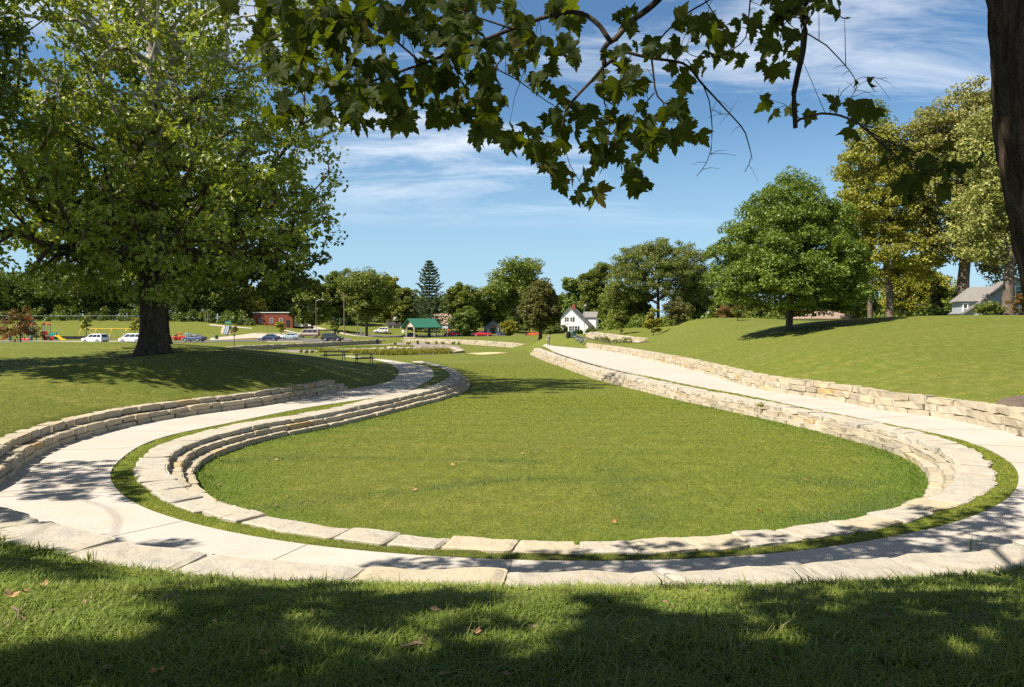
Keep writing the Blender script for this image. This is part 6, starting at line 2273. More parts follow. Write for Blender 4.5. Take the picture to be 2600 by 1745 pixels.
def person(px, Y, rz, label, shirt, pants, hair, scale=1.0, stride=0.12, hat=None, sleeve=0.6, dz=0.03):
    g = onground(px, Y)
    t = empty('person', (g[0], g[1], g[2] + dz), R(rz), label, 'person')
    t.scale = (scale,) * 3
    hip, kn = .92, .49
    pel = (0, 0, hip + .04)
    spine = [(*pel, (.15, .11)), (0, .0, 1.15, (.14, .10)), (0, .01, 1.36, (.17, .11)), (0, .0, 1.47, (.08, .075)), (0, -.01, 1.54, .055), (0, -.02, 1.60, (.07, .08)), (0, -.02, 1.68, (.078, .095)), (0, -.015, 1.735, (.055, .07))]
    ch = [spine]
    legs, arms = [], []
    for s in (-1, 1):
        f = s * stride
        leg = [(*pel, (.15, .11)), (s * .095, 0, hip - .06, .088), (s * .10, -f * .55 - .02, kn, .058), (s * .10, -f + .02, .27, .052), (s * .10, -f + .05, .09, .036), (s * .11, -f - .07, .045, .036), (s * .115, -f - .13, .035, .028)]
        hand = (s * .27, -(-f) * .9 - .03, .80)
        arm = [(0, .01, 1.36, (.17, .11)), (s * .185, .0, 1.40, .055), (s * .235, .02 + f * .25, 1.12, .043), (s * .265, f * .7 - .03, .90, .032), (hand[0], f * .85 - .05, .82, (.022, .038)), (hand[0], f * .9 - .06, .765, (.016, .036))]
        ch += [leg, arm]
        wx, wy = arm[-1][0], arm[-1][1]
        for k in range(4):
            oy = -.027 + k * .018
            ch.append([arm[-1], (wx, wy + oy, .735, .0095), (wx - s * .006, wy + oy, .705, .009), (wx - s * .018, wy + oy, .675 + .008 * abs(k - 1.5), .007)])
        ch.append([arm[-2], (wx - s * .012, wy - .05, .785, .011), (wx - s * .016, wy - .06, .755, .009)])
        legs.append(leg)
        arms.append(arm)
    b = skin_body('body', ch, SKIN, t)
    # face
    MB().tube([(0, -.112, 1.655), (0, -.132, 1.632), (0, -.112, 1.625)], [.010, .015, .011], 6).build('nose', SKIN, b, smooth=True)
    ey = MB()
    for s in (-1, 1):
        ey.lathe((s * .032, -.103, 1.662), [(.004, -.004), (.011, 0), (.004, .004)], 8, 'Y')
    ey.build('eyes', BLACKP, b)
    MB().box((0, -.108, 1.595), (.045, .008, .009)).build('mouth', simple('lip', (0.35, 0.14, 0.11), 0.6), b)
    for s in (-1, 1):
        MB().lathe((s * .079, -.01, 1.64), [(.01, -.012), (.026, 0), (.01, .012)], 8, 'X').build('ear', SKIN, b)
    # clothes
    gro = lambda r, k: tuple(x + k for x in r) if isinstance(r, tuple) else r + k
    shc = [[(x, y, z, gro(r, .014)) for x, y, z, r in [(0, 0, hip + .0, (.152, .112))] + spine[1:4]]]
    for a in arms:
        e = [(x, y, z, gro(r, .013)) for x, y, z, r in a[1:3]]
        q, w2 = a[2], a[3]
        e.append(tuple(q[k] * (1 - sleeve * .2) + w2[k] * sleeve * .2 for k in range(3)) + (gro(q[3], .012),))
        shc.append([(0, .01, 1.36, gro((.17, .11), .014))] + e)
    skin_body('shirt', shc, shirt, t)
    pc = []
    for l in legs:
        pc.append([(0, 0, hip + .08, (.155, .115))] + [(x, y, z, gro(r, .014)) for x, y, z, r in [(*pel, (.15, .11))] + l[1:4]] + [(l[4][0], l[4][1], l[4][2] + .02, .055)])
    skin_body('trousers', pc, pants, t)
    for l in legs:
        x, y, z, _ = l[4]
        skin_body('shoe', [[(x, y + .03, .055, .048), (x, y - .08, .05, .05), (x, y - .18, .04, .04)]], BLACKP, t)
    hm = MB().lathe((0, -.008, 1.66), [(.088, -.01), (.095, .03), (.088, .075), (.06, .105), (.02, .118)], 14)
    hm.build('hair' if hat is None else 'cap', hair if hat is None else hat, t, smooth=True)
    if hat is not None:
        MB().box((0, -.14, 1.70), (.15, .12, .014), tilt=('X', R(12))).build('cap_brim', hat, t, bevel=.005)
    return t


person(1393, 116, 8, 'person walking along the path in blue grey shirt and grey trousers', simple('blue_grey_cloth', (0.16, 0.19, 0.27), 0.9), simple('grey_cloth', (0.10, 0.115, 0.15), 0.9), None, 1.0, .16, simple('pale_cap', (0.55, 0.47, 0.38), 0.8))
person(316, 180, 30, 'person in white shirt standing by the yellow swings', simple('white_cloth', (0.78, 0.78, 0.80), 0.9), simple('dark_cloth', (0.05, 0.05, 0.07), 0.9), simple('brown_hair', (0.08, 0.05, 0.03), 0.8), 1.0, .08)
person(281, 186, -20, 'child in teal shirt near the third swing frame', simple('teal_cloth', (0.10, 0.30, 0.33), 0.9), simple('dark_cloth', (0.05, 0.05, 0.07), 0.9), simple('brown_hair', (0.08, 0.05, 0.03), 0.8), .72, .1)
person(446, 160, 10, 'person in black clothes standing left of the red climber', simple('black_cloth', (0.025, 0.025, 0.03), 0.9), simple('dark_cloth', (0.05, 0.05, 0.07), 0.9), simple('brown_hair', (0.08, 0.05, 0.03), 0.8), .95, .06)

# --- boulders of the rain garden
rb = np.random.default_rng(31)
path_r = [(800, 899.5), (840, 897), (880, 895.5), (915, 893.5), (950, 893), (985, 891.5), (1020, 889.5), (1040, 886), (1060, 883.5)]
U0, F0 = stone_block(3, 3, 2)
for i in range(46):
    f = i / 45 * (len(path_r) - 1)
    k = min(int(f), len(path_r) - 2)
    px = path_r[k][0] * (1 - f + k) + path_r[k + 1][0] * (f - k) + rb.uniform(-6, 6)
    py = path_r[k][1] * (1 - f + k) + path_r[k + 1][1] * (f - k) + rb.uniform(-1.6, 1.6)
    Y = 106 + (px - 800) / 260 * 18 + rb.uniform(-1.5, 1.5)
    g = onground(px, Y)
    U = U0 / (np.linalg.norm(U0, axis=1) ** 0.55)[:, None]
    sz = rb.uniform(.28, .62, 3) * [1.2, 1.0, .75]
    V = U * sz
    V += wob(V, 5, rb.integers(1e8))[:, None] * U * .09
    a = rb.uniform(0, 6.28)
    V = V @ np.array([[math.cos(a), math.sin(a), 0], [-math.sin(a), math.cos(a), 0], [0, 0, 1]])
    o = mesh_np('boulder', V, F0, M_STONE, fattr=np.full(len(F0), rb.uniform(.3, .85)))
    o.location = (g[0], g[1], g[2] + sz[2] * .5)
    tag(o, 'pale limestone boulder lying in the rock line of the rain garden', 'boulder', 'boulders in the rain garden')
# leafy plants in the hill bed
for i, (px, py, Y) in enumerate([(1527, 864, 117), (1540, 868, 113), (1553, 872, 109), (1565, 875, 106), (1574, 879, 103), (1590, 881, 101), (1603, 884, 99), (1513, 866, 118), (1536, 873, 108), (1583, 885, 98), (1598, 888, 96)]):
    g = onground(px, Y)
    make_tree('bed_plant', 'bushy green plant in the mulch bed under the slope wall', (g[0], g[1], g[2] + .04), [(0, 0, 0), (0, 0, .35)], .02, [(0, 0, .32, .5, .5, .32)], 9, 26, .15, .24, L_MID, BARK, 400 + i, 'plants in the slope bed', cat='plant')
for i, (x, y, s) in enumerate([(16.6, 24.6, .42), (17.4, 25.2, .34)]):
    gz_ = float(ground(x, y))
    make_tree('bed_plant', ['leafy green plant in the dark mulch above the right wall', 'smaller green plant behind it at the right picture edge'][i], (x, y, gz_ + .03), [(0, 0, 0), (0, 0, s)], .015, [(0, 0, s * .8, s, s, s * .7)], 16, 20, .09, s * .4, L_YEL, BARK, 420 + i, cat='plant')
q = onz(1261, 1041, -.3)
# ------------------------------------------------------------------ the near sycamore: trunk at the right edge, bough overhead
BARK_NEAR = bark_mat('near_bark', (0.046, 0.032, 0.022), (0.135, 0.098, 0.070), None, sc=3.4)
L_NEAR = leaf_mat('overhead_leaf', [(0, (0.016, 0.028, 0.004)), (0.6, (0.032, 0.050, 0.008)), (0.92, (0.052, 0.068, 0.012)), (1, (0.11, 0.095, 0.024))], 0.40, 0.6, (0.22, 0.28, 0.006), 0.12)  # leaf colour darkened to stand in for shade under the crown
rn = np.random.default_rng(3)
gb = float(ground(3.62, 4.4))
near = empty('sycamore_tree', (3.62, 4.4, gb), 0, 'near sycamore with dark trunk at the right edge and leafy bough hanging overhead', 'tree')
nb = Vector(near.location)


def near_obj(name, V, Fq, m, smooth=False):
    o = mesh_np(name, V, Fq, m, near, smooth=smooth)
    o.matrix_parent_inverse = Matrix.Translation(-nb)
    return o


# trunk: ring mesh with deep plated bark
tz = np.array([gb - .4, gb, gb + .35, gb + .9, 3.3, 4.2, 5.1, 6.2, 7.5, 9.5, 12, 15])
zs = np.concatenate([np.arange(gb - .4, 6.5, .06), np.arange(6.5, 15, .4)])
tx = np.interp(zs, [gb, 3.3, 4.15, 4.6, 5.1, 7.5, 15], [4.30, 3.47, 3.26, 3.18, 3.15, 2.96, 2.4])
tr_ = np.interp(zs, [gb - .4, gb, gb + .35, gb + .9, 3.3, 5, 8, 15], [.75, .66, .54, .48, .455, .42, .36, .14])
nk = 150
th_ = np.linspace(0, 2 * np.pi, nk, endpoint=False)
TT, ZZ = np.meshgrid(th_, zs)
pc = np.stack([np.cos(TT) * 1.2, np.sin(TT) * 1.2, ZZ * .5], -1).reshape(-1, 3)
rough_ = wob(pc, 9, 5) * .5 + wob(pc * [1, 1, .6], 19, 6) * .5 + wob(pc, 38, 7) * .3
rr = tr_[:, None] * (1 + .05 * np.sin(3 * TT + 1)) + .030 * np.abs(rough_).reshape(TT.shape) - .02 + .012 * rough_.reshape(TT.shape)
V = np.stack([tx[:, None] + np.cos(TT) * rr, 4.4 + np.sin(TT) * rr, ZZ], -1).reshape(-1, 3)
i = np.arange(len(zs) * nk).reshape(len(zs), nk)
Fq = np.stack([i[:-1], np.roll(i, -1, 1)[:-1], np.roll(i, -1, 1)[1:], i[1:]], -1).reshape(-1, 4)
near_obj('trunk', V, Fq, BARK_NEAR, True)

# bough polylines (photograph px, distance) -> world
YB = 5.5


def line3(lst, Y=YB):
    return [P(a, b, Y + (c[0] if c else 0)) for a, b, *c in lst]


top = np.array([3.0, 4.45, 8.3])
BOUGH = [
    ([top, np.array([2.4, 4.9, 7.6])] + line3([(1760, -120), (1670, 0), (1642, 24), (1601, 55), (1566, 100), (1549, 107), (1532, 127), (1534, 172)]), .055, .018),
    (line3([(1549, 107), (1522, 62), (1487, 34), (1456, 28), (1429, 29), (1367, 48), (1298, 76), (1229, 103), (1160, 127), (1128, 141), (1070, 165), (1008, 186), (939, 207), (860, 250), (801, 296), (767, 320)], 5.5), .018, .005),
    (line3([(1534, 172), (1515, 196), (1470, 238), (1435, 275), (1425, 330), (1400, 390), (1420, 460)]), .012, .004),
    (line3([(1534, 172), (1560, 150), (1583, 131), (1642, 145), (1711, 155), (1745, 165), (1783, 213), (1814, 244), (1860, 293), (1889, 327), (1900, 370), (1906, 404), (1889, 439)]), .013, .0025),
    (line3([(1786, 215), (1792, 227), (1804, 262), (1808, 316), (1804, 377), (1789, 420), (1767, 449)]), .005, .002),
    (line3([(1808, 280), (1830, 292), (1850, 290)]), .002, .0015),
    (line3([(1652, 134), (1652, 151), (1659, 207), (1663, 238), (1687, 262), (1687, 310), (1640, 380), (1610, 440)]), .008, .003),
    (line3([(1663, 238), (1640, 265), (1600, 300), (1560, 350), (1540, 410), (1500, 440)]), .005, .002),
    (line3([(1652, 134), (1694, 76), (1745, 28), (1800, 0), (1850, -30)]), .006, .006),
    (line3([(1790, 0), (1830, 60), (1850, 100), (1870, 140)]), .004, .002),
    ([top, np.array([2.7, 4.9, 7.5])] + line3([(2060, -100, -.2), (2043, 0, -.2), (2043, 77, -.2), (2039, 135, -.2), (2027, 185, -.2), (2016, 239, -.2), (2018, 327, -.2)]), .05, .016),
    (line3([(2018, 315, -.2), (2027, 305, -.3), (2058, 293, -.5), (2085, 287, -.7), (2131, 295, -1.0), (2181, 312, -1.2), (2216, 343, -1.4), (2258, 385, -1.6), (2301, 420, -1.8), (2340, 432, -1.9), (2400, 430, -2.0), (2470, 410, -2.0)]), .009, .003),
    (line3([(2048, 85, -.2), (2100, 116, -.3), (2135, 154, -.4), (2162, 189, -.5), (2175, 223, -.5), (2160, 250, -.6)]), .005, .002),
    (line3([(2170, 205, -.5), (2195, 195, -.5), (2235, 200, -.5)]), .002, .001),
    (line3([(1534, 172), (1530, 250), (1545, 300), (1540, 420)]), .006, .003),
    (line3([(1229, 103), (1250, 170), (1310, 200), (1390, 260), (1460, 300)]), .006, .0025),
    (line3([(1298, 76), (1290, 130), (1230, 200), (1210, 280), (1230, 340)]), .006, .0025),
    (line3([(1070, 165), (1000, 100), (930, 60), (820, 30), (700, 20), (600, 10)]), .008, .003),
    (line3([(1298, 76), (1200, 40), (1130, 10), (1060, -30)]), .007, .004),
    (line3([(820, 30), (760, 100), (700, 160), (660, 120)]), .005, .002),
    (line3([(1910, -40), (1900, 40), (1890, 100), (1840, 140), (1770, 150), (1740, 130)]), .006, .0025),
    (line3([(2043, 20, -.2), (1990, 60, -.2), (1970, 140, -.2)]), .005, .002),
    (line3([(1420, 330), (1450, 420), (1490, 490), (1510, 515)]), .004, .0015),
]
mb = MB()
pts_b = []
for pl, ra, rb_ in BOUGH:
    c = smooth_curve(np.array(pl), .06, 0) if False else resample(np.array(pl), .06)
    # a little natural wander
    k = np.arange(len(c))
    c = c + np.stack([np.sin(k * .37 + ra * 900), np.cos(k * .29 + rb_ * 700), np.sin(k * .45 + 2)], 1) * .006
    mb.tube([tuple(p) for p in c], list(np.linspace(ra, rb_, len(c))), 7)
    pts_b.append(c)
ptsb = np.vstack(pts_b)
BLOBS = [(760, 40, 115, 50, 30), (860, 60, 105, 65, 30), (955, 50, 95, 75, 32), (1040, 45, 90, 55, 26), (1130, 50, 90, 65, 30), (1215, 30, 85, 50, 24), (590, 18, 60, 24, 7), (660, 95, 45, 34, 8), (1300, 20, 60, 25, 9),
         (720, 150, 60, 60, 15), (790, 110, 60, 50, 14), (780, 200, 75, 45, 16), (875, 195, 85, 55, 24), (735, 285, 55, 45, 11), (800, 300, 55, 30, 9), (870, 280, 70, 50, 18), (950, 270, 80, 60, 25), (1010, 290, 60, 50, 16), (1060, 225, 80, 55, 24),
         (1130, 200, 75, 55, 22), (1080, 288, 40, 32, 7), (1150, 292, 50, 40, 12), (1200, 250, 60, 70, 20), (1220, 150, 75, 65, 24), (1230, 322, 42, 38, 10), (1130, 130, 70, 40, 16), (960, 170, 70, 30, 9),
         (1330, 60, 50, 40, 10), (1400, 30, 60, 30, 12), (1310, 110, 60, 42, 14), (1340, 160, 70, 60, 18), (1410, 140, 52, 50, 12), (1445, 72, 24, 24, 3), (1250, 210, 40, 40, 8), (1460, 158, 26, 25, 4), (1380, 210, 42, 26, 6), (1268, 240, 20, 24, 3), (1262, 342, 60, 34, 12),
         (1550, 200, 40, 40, 8), (1590, 150, 50, 40, 8), (1600, 200, 40, 52, 10), (1570, 52, 30, 20, 4), (1612, 55, 42, 30, 6), (1650, 112, 42, 30, 8), (1590, 240, 26, 25, 4), (1543, 250, 22, 20, 3), (1720, 198, 36, 40, 7), (1438, 254, 26, 20, 3),
         (1440, 290, 40, 20, 5), (1400, 310, 25, 15, 3), (1370, 320, 20, 18, 2), (1330, 350, 42, 40, 10), (1370, 400, 52, 45, 14), (1420, 440, 45, 35, 10), (1460, 480, 45, 38, 8), (1512, 508, 24, 18, 3), (1430, 330, 40, 50, 8), (1490, 310, 50, 50, 10),
         (1540, 342, 50, 60, 14), (1560, 402, 50, 50, 11), (1612, 350, 52, 40, 12), (1640, 300, 30, 25, 5), (1670, 370, 50, 35, 12), (1718, 310, 40, 52, 12), (1758, 332, 38, 40, 8), (1600, 420, 40, 30, 7), (1498, 440, 26, 26, 3), (1608, 478, 36, 32, 6),
         (1635, 446, 25, 30, 3), (1780, 60, 50, 40, 8), (1800, 102, 60, 50, 14), (1716, 125, 26, 24, 4), (1770, 192, 40, 40, 7), (1832, 132, 40, 40, 8), (1880, 152, 26, 20, 3), (1880, 88, 25, 30, 3), (1960, 58, 60, 60, 14), (1990, 120, 50, 50, 10),
         (2000, 28, 50, 40, 10), (2060, 40, 30, 30, 4), (2112, 22, 50, 40, 9), (2142, 50, 20, 25, 2), (1958, 180, 36, 20, 5), (1990, 192, 20, 20, 2), (1962, 292, 40, 45, 5), (2010, 268, 18, 14, 1), (2045, 296, 20, 10, 1), (2160, 212, 20, 20, 2),
         (2202, 216, 12, 8, 1), (2110, 252, 40, 28, 5), (2190, 282, 45, 50, 11), (2158, 328, 20, 14, 2), (2192, 345, 16, 14, 2), (2250, 375, 22, 22, 3), (2266, 410, 25, 25, 3), (2312, 384, 28, 16, 3), (2396, 375, 20, 26, 2), (2330, 420, 30, 16, 3),
         (2340, 446, 60, 36, 9), (2402, 440, 56, 28, 7), (2490, 390, 24, 8, 1), (2312, 482, 36, 44, 8), (2375, 478, 34, 26, 4)]
half = [(0.0, 0.0), (0.13, -0.09), (0.25, -0.12), (0.44, -0.12), (0.38, 0.0), (0.51, 0.02), (0.46, 0.12), (0.66, 0.34), (0.50, 0.33), (0.51, 0.44), (0.36, 0.40), (0.22, 0.42), (0.36, 0.58), (0.25, 0.58), (0.25, 0.72), (0.14, 0.72), (0.12, 0.86), (0.0, 1.04)]
outl = np.array(half + [(-x, y) for x, y in half[-2:0:-1]])
nO = len(outl)
LV, LF = [], []
cnt = 0
for (cx_b, cy_b, rx, ry, n) in BLOBS:
    Yc = YB + (-.2 if cx_b > 1930 else 0)
    if cx_b > 2090:
        Yc = np.interp(cx_b, [2090, 2300, 2450], [5.1, 4.3, 4.0])
    for _ in range(int(n * (.76 if cx_b < 1290 else .68) + .5)):
        a, q = rn.uniform(0, 6.283), math.sqrt(rn.random())
        Y = Yc + rn.normal() * (.32 if cx_b < 2000 else .15)
        c = P(cx_b + rx * q * math.cos(a) * .92, cy_b + ry * q * math.sin(a) * .92, Y)
        s = rn.choice([rn.uniform(.10, .172), rn.uniform(.06, .11)], p=[.72, .28]) * (1.0 if n > 2 else .8) * (Yc / 5.5) ** .5 * (.85 if cx_b > 2090 else 1)
        # hanging leaf: axis mostly down, face turned anywhere
        ax = np.array([rn.normal() * .55, rn.normal() * .45, -1 + rn.normal() * .45])
        ax /= np.linalg.norm(ax)
        nr = np.array([rn.normal() * .7, -0.8 + rn.normal() * .7, rn.normal() * .5])
        nr -= ax * nr.dot(ax)
        nr /= np.linalg.norm(nr)
        sx = np.cross(ax, nr)
        curl, drp = rn.uniform(-.6, 1.5), rn.uniform(-.3, .9)
        w_l = outl * [rn.uniform(.85, 1.1), 1] + rn.normal(size=outl.shape) * .018
        pl = np.vstack([w_l, [[0, .36]], [[0, .7]]])
        dz = -curl * pl[:, 0] ** 2 - drp * (pl[:, 1] - .3) ** 2 * .6 + .06 * np.abs(pl[:, 0])
        V = c + s * ((pl[:, :1]) * sx + (pl[:, 1:] - .4) * ax + dz[:, None] * nr)
        LV.append(V)
        f = [(k, (k + 1) % nO, nO) for k in range(nO)]
        LF.append(np.array(f) + cnt)
        # stalk to the nearest twig
        b = V[0]
        d2 = ((ptsb - b) ** 2).sum(1)
        k = int(d2.argmin())
        if d2[k] < .9 ** 2:
            t_ = ptsb[k]
            if d2[k] < .12 ** 2 or rn.random() < .35:
                m_ = (b + t_) / 2 + np.array([0, 0, .02 + .05 * math.sqrt(d2[k])])
                mb.tube([tuple(t_), tuple(m_), tuple(b)], [.0028, .002, .0012], 4, False)
        cnt += len(V)
# bare side twigs
for c in pts_b[3:7] + pts_b[11:14]:
    for _ in range(5):
        k = rn.integers(len(c) // 2, len(c))
        d = np.array([rn.normal(), rn.normal() * .5, rn.normal() * .6 - .2])
        d /= np.linalg.norm(d)
        L = rn.uniform(.06, .2)
        mb.tube([tuple(c[k]), tuple(c[k] + d * L * .5 + [0, 0, .01]), tuple(c[k] + d * L)], [.002, .0015, .001], 4, False)
o = mb.build('bough', BARK_NEAR, near, smooth=True)
o.matrix_parent_inverse = Matrix.Translation(-nb)
near_obj('leaves', np.vstack(LV), np.vstack(LF), L_NEAR)

# unseen upper crown: leaf clumps set along sun rays to shape the foreground dapple
SHADE = np.array([(420, 1500), (500, 1480), (640, 1500), (760, 1478), (1000, 1466), (1300, 1462), (1560, 1480), (1800, 1486), (2100, 1452), (2300, 1430), (2700, 1440), (3600, 1480), (3700, 1800), (560, 1800), (330, 1720), (330, 1680), (430, 1650), (440, 1580), (400, 1530)])
HOLES = [(745, 1572, 70, 30), (837, 1622, 75, 36), (785, 1675, 80, 46), (1094, 1613, 90, 55), (1042, 1650, 120, 36), (1385, 1572, 120, 60), (1350, 1647, 140, 45), (1180, 1470, 110, 30), (1750, 1530, 140, 36), (1865, 1557, 80, 36),
         (2000, 1626, 105, 36), (1985, 1672, 48, 18), (2470, 1645, 110, 44), (2116, 1550, 36, 20), (1723, 1645, 48, 36), (2585, 1560, 36, 56), (1908, 1453, 130, 16), (2058, 1472, 60, 10), (900, 1735, 190, 24), (560, 1720, 120, 24), (620, 1640, 40, 16), (1230, 1560, 50, 16), (960, 1560, 36, 14), (1600, 1640, 70, 22), (1880, 1690, 60, 18), (2240, 1700, 70, 24), (2300, 1560, 60, 18), (1500, 1710, 80, 20), (1180, 1715, 70, 16), (2380, 1500, 50, 12), (1640, 1500, 60, 12), (1000, 1500, 60, 12)]
cl_near, cl_left = [], []


def shade_at(px, py, lst, t0, t1, z_off=0.0):
    h_ = hit(px, py, 1.5, 60)
    for _ in range(40):
        t_ = rn.uniform(t0, t1)
        p = h_ + TOSUN * t_
        if not inframe(p[None], 90)[0]:
            lst.append(p)
            return
        t0 += .3
        t1 += .3


tries = 0
while len(cl_near) < 1900 and tries < 16000:
    tries += 1
    px, py = rn.uniform(330, 3700), 1430 + 370 * rn.random() ** 1.25
    if not inside(SHADE, np.array([[px, py]]))[0]:
        continue
    if any(((px - a) / (rx * 1.15)) ** 2 + ((py - b) / (ry * 1.2)) ** 2 < 1 for a, b, rx, ry in HOLES):
        continue
    shade_at(px, py, cl_near, 8.5, 13)
# broken shade on the slabs, the kerb ring and the right part of the path
for poly, n in [([(960, 1432), (1700, 1440), (1700, 1478), (960, 1466)], 70), ([(1740, 1425), (2600, 1385), (2600, 1440), (2200, 1440), (1740, 1470)], 130), ([(2000, 1400), (2300, 1330), (2600, 1270), (2600, 1400), (2200, 1420)], 110),
                ([(1250, 1385), (1700, 1378), (2100, 1345), (2350, 1295), (2420, 1300), (2150, 1385), (1750, 1420), (1300, 1420)], 90), ([(2560, 1240), (2600, 1220), (2600, 1300), (2520, 1300)], 8)]:
    poly = np.array(poly, float)
    lo, hi = poly.min(0), poly.max(0)
    k = 0
    while k < n:
        q = rn.uniform(lo, hi)
        if inside(poly, q[None])[0]:
            k += 1
            shade_at(q[0], q[1], cl_near, 9, 14)
# crown filler above the trunk so the tree is whole
fill = crown_points([(2.0, 3.0, 14.5, 6.5, 6.0, 4.0), (4.5, 5, 11.5, 5, 4, 3)], 120, rn, .6)
fill = fill[~inframe(fill, 120)]
cn = np.array(cl_near)
V, Fq = leaf_cloud(cn, 11, .22, .19, rn, flat=.8, upb=.9, hollow=.05)
near_obj('crown', V, Fq, L_SYC)
V, Fq = leaf_cloud(fill, 60, .8, .24, rn, flat=.7, upb=.8)
ok = ~inframe(V.reshape(-1, 4, 3).mean(1), 30)
# limbs of the upper crown
trunk_up = np.stack([np.interp(np.linspace(6.5, 14, 12), zs, tx), np.full(12, 4.4), np.linspace(6.5, 14, 12)], 1)
sub = cn[rn.permutation(len(cn))[:110]]
sub = np.vstack([sub[sub[:, 2] > 6.0], fill[:40]])
N, par, rad, bn = grow(trunk_up, .3, sub, .011, .3, .5, seed=5)
lv, lf = limb_mesh(N, par, rad, bn, 5, 8, 1.0, 0)
near_obj('upper_limbs', lv, lf, BARK_NEAR, True)

# unseen left tree: crown clumps placed to shade the left path and slabs
for poly, n in [([(45, 1185), (200, 1178), (310, 1176), (325, 1235), (200, 1285), (90, 1272)], 130), ([(285, 1180), (345, 1190), (350, 1290), (290, 1240)], 26), ([(-40, 1385), (150, 1372), (300, 1385), (510, 1392), (500, 1412), (250, 1425), (-40, 1408)], 70),
                ([(-60, 1415), (250, 1440), (280, 1470), (60, 1465), (-60, 1470)], 60), ([(190, 1475), (260, 1470), (270, 1490), (200, 1492)], 6), ([(-60, 1690), (200, 1655), (240, 1690), (100, 1790), (-60, 1790)], 60)]:
    poly = np.array(poly, float)
    lo, hi = poly.min(0), poly.max(0)
    k = 0
    while k < n:
        q = rn.uniform(lo, hi)
        if inside(poly, q[None])[0]:
            k += 1
            shade_at(q[0], q[1], cl_left, 11, 15)
cf = np.array(cl_left)
lt = np.array([cf[:, 0].mean() - 11.0, cf[:, 1].mean() - 4.0, 0])
lt[2] = float(ground(lt[0], lt[1]))
root = empty('sycamore_tree', tuple(lt), 0, 'unseen sycamore just outside the left edge that shades the left bend of the path', 'tree')
ex = crown_points([(-3, -2, 13, 5, 6, 5)], 90, rn, .6) + np.array([lt[0], lt[1], lt[2]])
ex = ex[~inframe(ex, 200)]
V, Fq = leaf_cloud(np.vstack([cf]), 12, .24, .2, rn, flat=.7, upb=.8, hollow=.05)
o = mesh_np('crown', V, Fq, L_SYC, root)
o.matrix_parent_inverse = Matrix.Translation(-Vector(lt))
N, par, rad, bn = grow([lt, lt + [0, 0, 6], lt + [.5, .3, 12]], .3, cf[::9], .0028, .5, .5, seed=8)
V, Fq = limb_mesh(N, par, rad, bn, 5, 12, 1.5, .05)
o = mesh_np('trunk', V, Fq, BARK_SYC, root, smooth=True)
o.matrix_parent_inverse = Matrix.Translation(-Vector(lt))

# ------------------------------------------------------------------ grass
G_NEAR = blade_mat('rough_grass', (0.080, 0.140, 0.014), (0.235, 0.305, 0.045), (0.50, 0.48, 0.18), None, .32)
G_LAWN = blade_mat('lawn_grass', (0.150, 0.195, 0.010), (0.310, 0.310, 0.024), (0.44, 0.38, 0.08), (0.130, 0.190, 0.012), .32)
G_OUT = blade_mat('slope_grass', (0.125, 0.150, 0.020), (0.215, 0.210, 0.044), (0.34, 0.28, 0.10), (0.13, 0.155, 0.025), .32)
G_LUSH = blade_mat('lush_grass', (0.060, 0.122, 0.012), (0.135, 0.208, 0.024), (0.22, 0.27, 0.06), None, .3)
G_STREAK = blade_mat('streak_grass', (0.040, 0.080, 0.020), (0.090, 0.145, 0.045), (0.18, 0.22, 0.09), None, .3)
G_YEL = blade_mat('sedge', (0.16, 0.17, 0.022), (0.30, 0.28, 0.035), (0.42, 0.36, 0.08), None, .3)
G_GRN = blade_mat('basin_grass', (0.11, 0.17, 0.012), (0.19, 0.25, 0.022), (0.28, 0.30, 0.05), None, .3)


def polar(n, r0, r1, a0, a1, p=1.0):
    u = rn.random(n)
    e = 2 - p
    r = (r0 ** e + u * (r1 ** e - r0 ** e)) ** (1 / e) if abs(e) > 1e-6 else r0 * (r1 / r0) ** u
    a = rn.uniform(R(a0), R(a1), n)
    return np.stack([r * np.sin(a), r * np.cos(a)], 1)


def blades(name, pts, L, W_, lean, m, label, two=True, Lvar=.4, cat='grass'):
    n = len(pts)
    z = ground(pts[:, 0], pts[:, 1]) - .006
    b = np.column_stack([pts, z])
    a = rn.uniform(0, 6.283, n)
    d = np.stack([np.cos(a), np.sin(a), np.zeros(n)], 1)
    h = np.stack([-d[:, 1], d[:, 0], np.zeros(n)], 1)
    l = (L if np.isscalar(L) else L) * rn.uniform(1 - Lvar, 1 + Lvar, n)
    w_ = (W_ * rn.uniform(.7, 1.3, n))[:, None]
    ln = (np.abs(rn.normal(size=n)) * lean + .1)[:, None]
    up = np.array([0, 0, 1.0])
    l = l[:, None]
    mid = b + l * .5 * (up * .95 + h * ln * .6)
    tip = b + l * (up * np.maximum(.12, 1 - .38 * ln * ln) + h * ln * 1.5)
    if two:
        V = np.stack([b - d * w_, b + d * w_, mid - d * w_ * .75, mid + d * w_ * .75, tip], 1).reshape(-1, 3)
        i = np.arange(n) * 5
        F_ = [np.stack([i, i + 1, i + 3, i + 2], 1), np.stack([i + 2, i + 3, i + 4], 1)]
    else:
        V = np.stack([b - d * w_, b + d * w_, tip], 1).reshape(-1, 3)
        i = np.arange(n) * 3
        F_ = [np.stack([i, i + 1, i + 2], 1)]
    o = mesh_np(name, V, F_, m)
    return tag(o, label, cat, None, 'stuff')


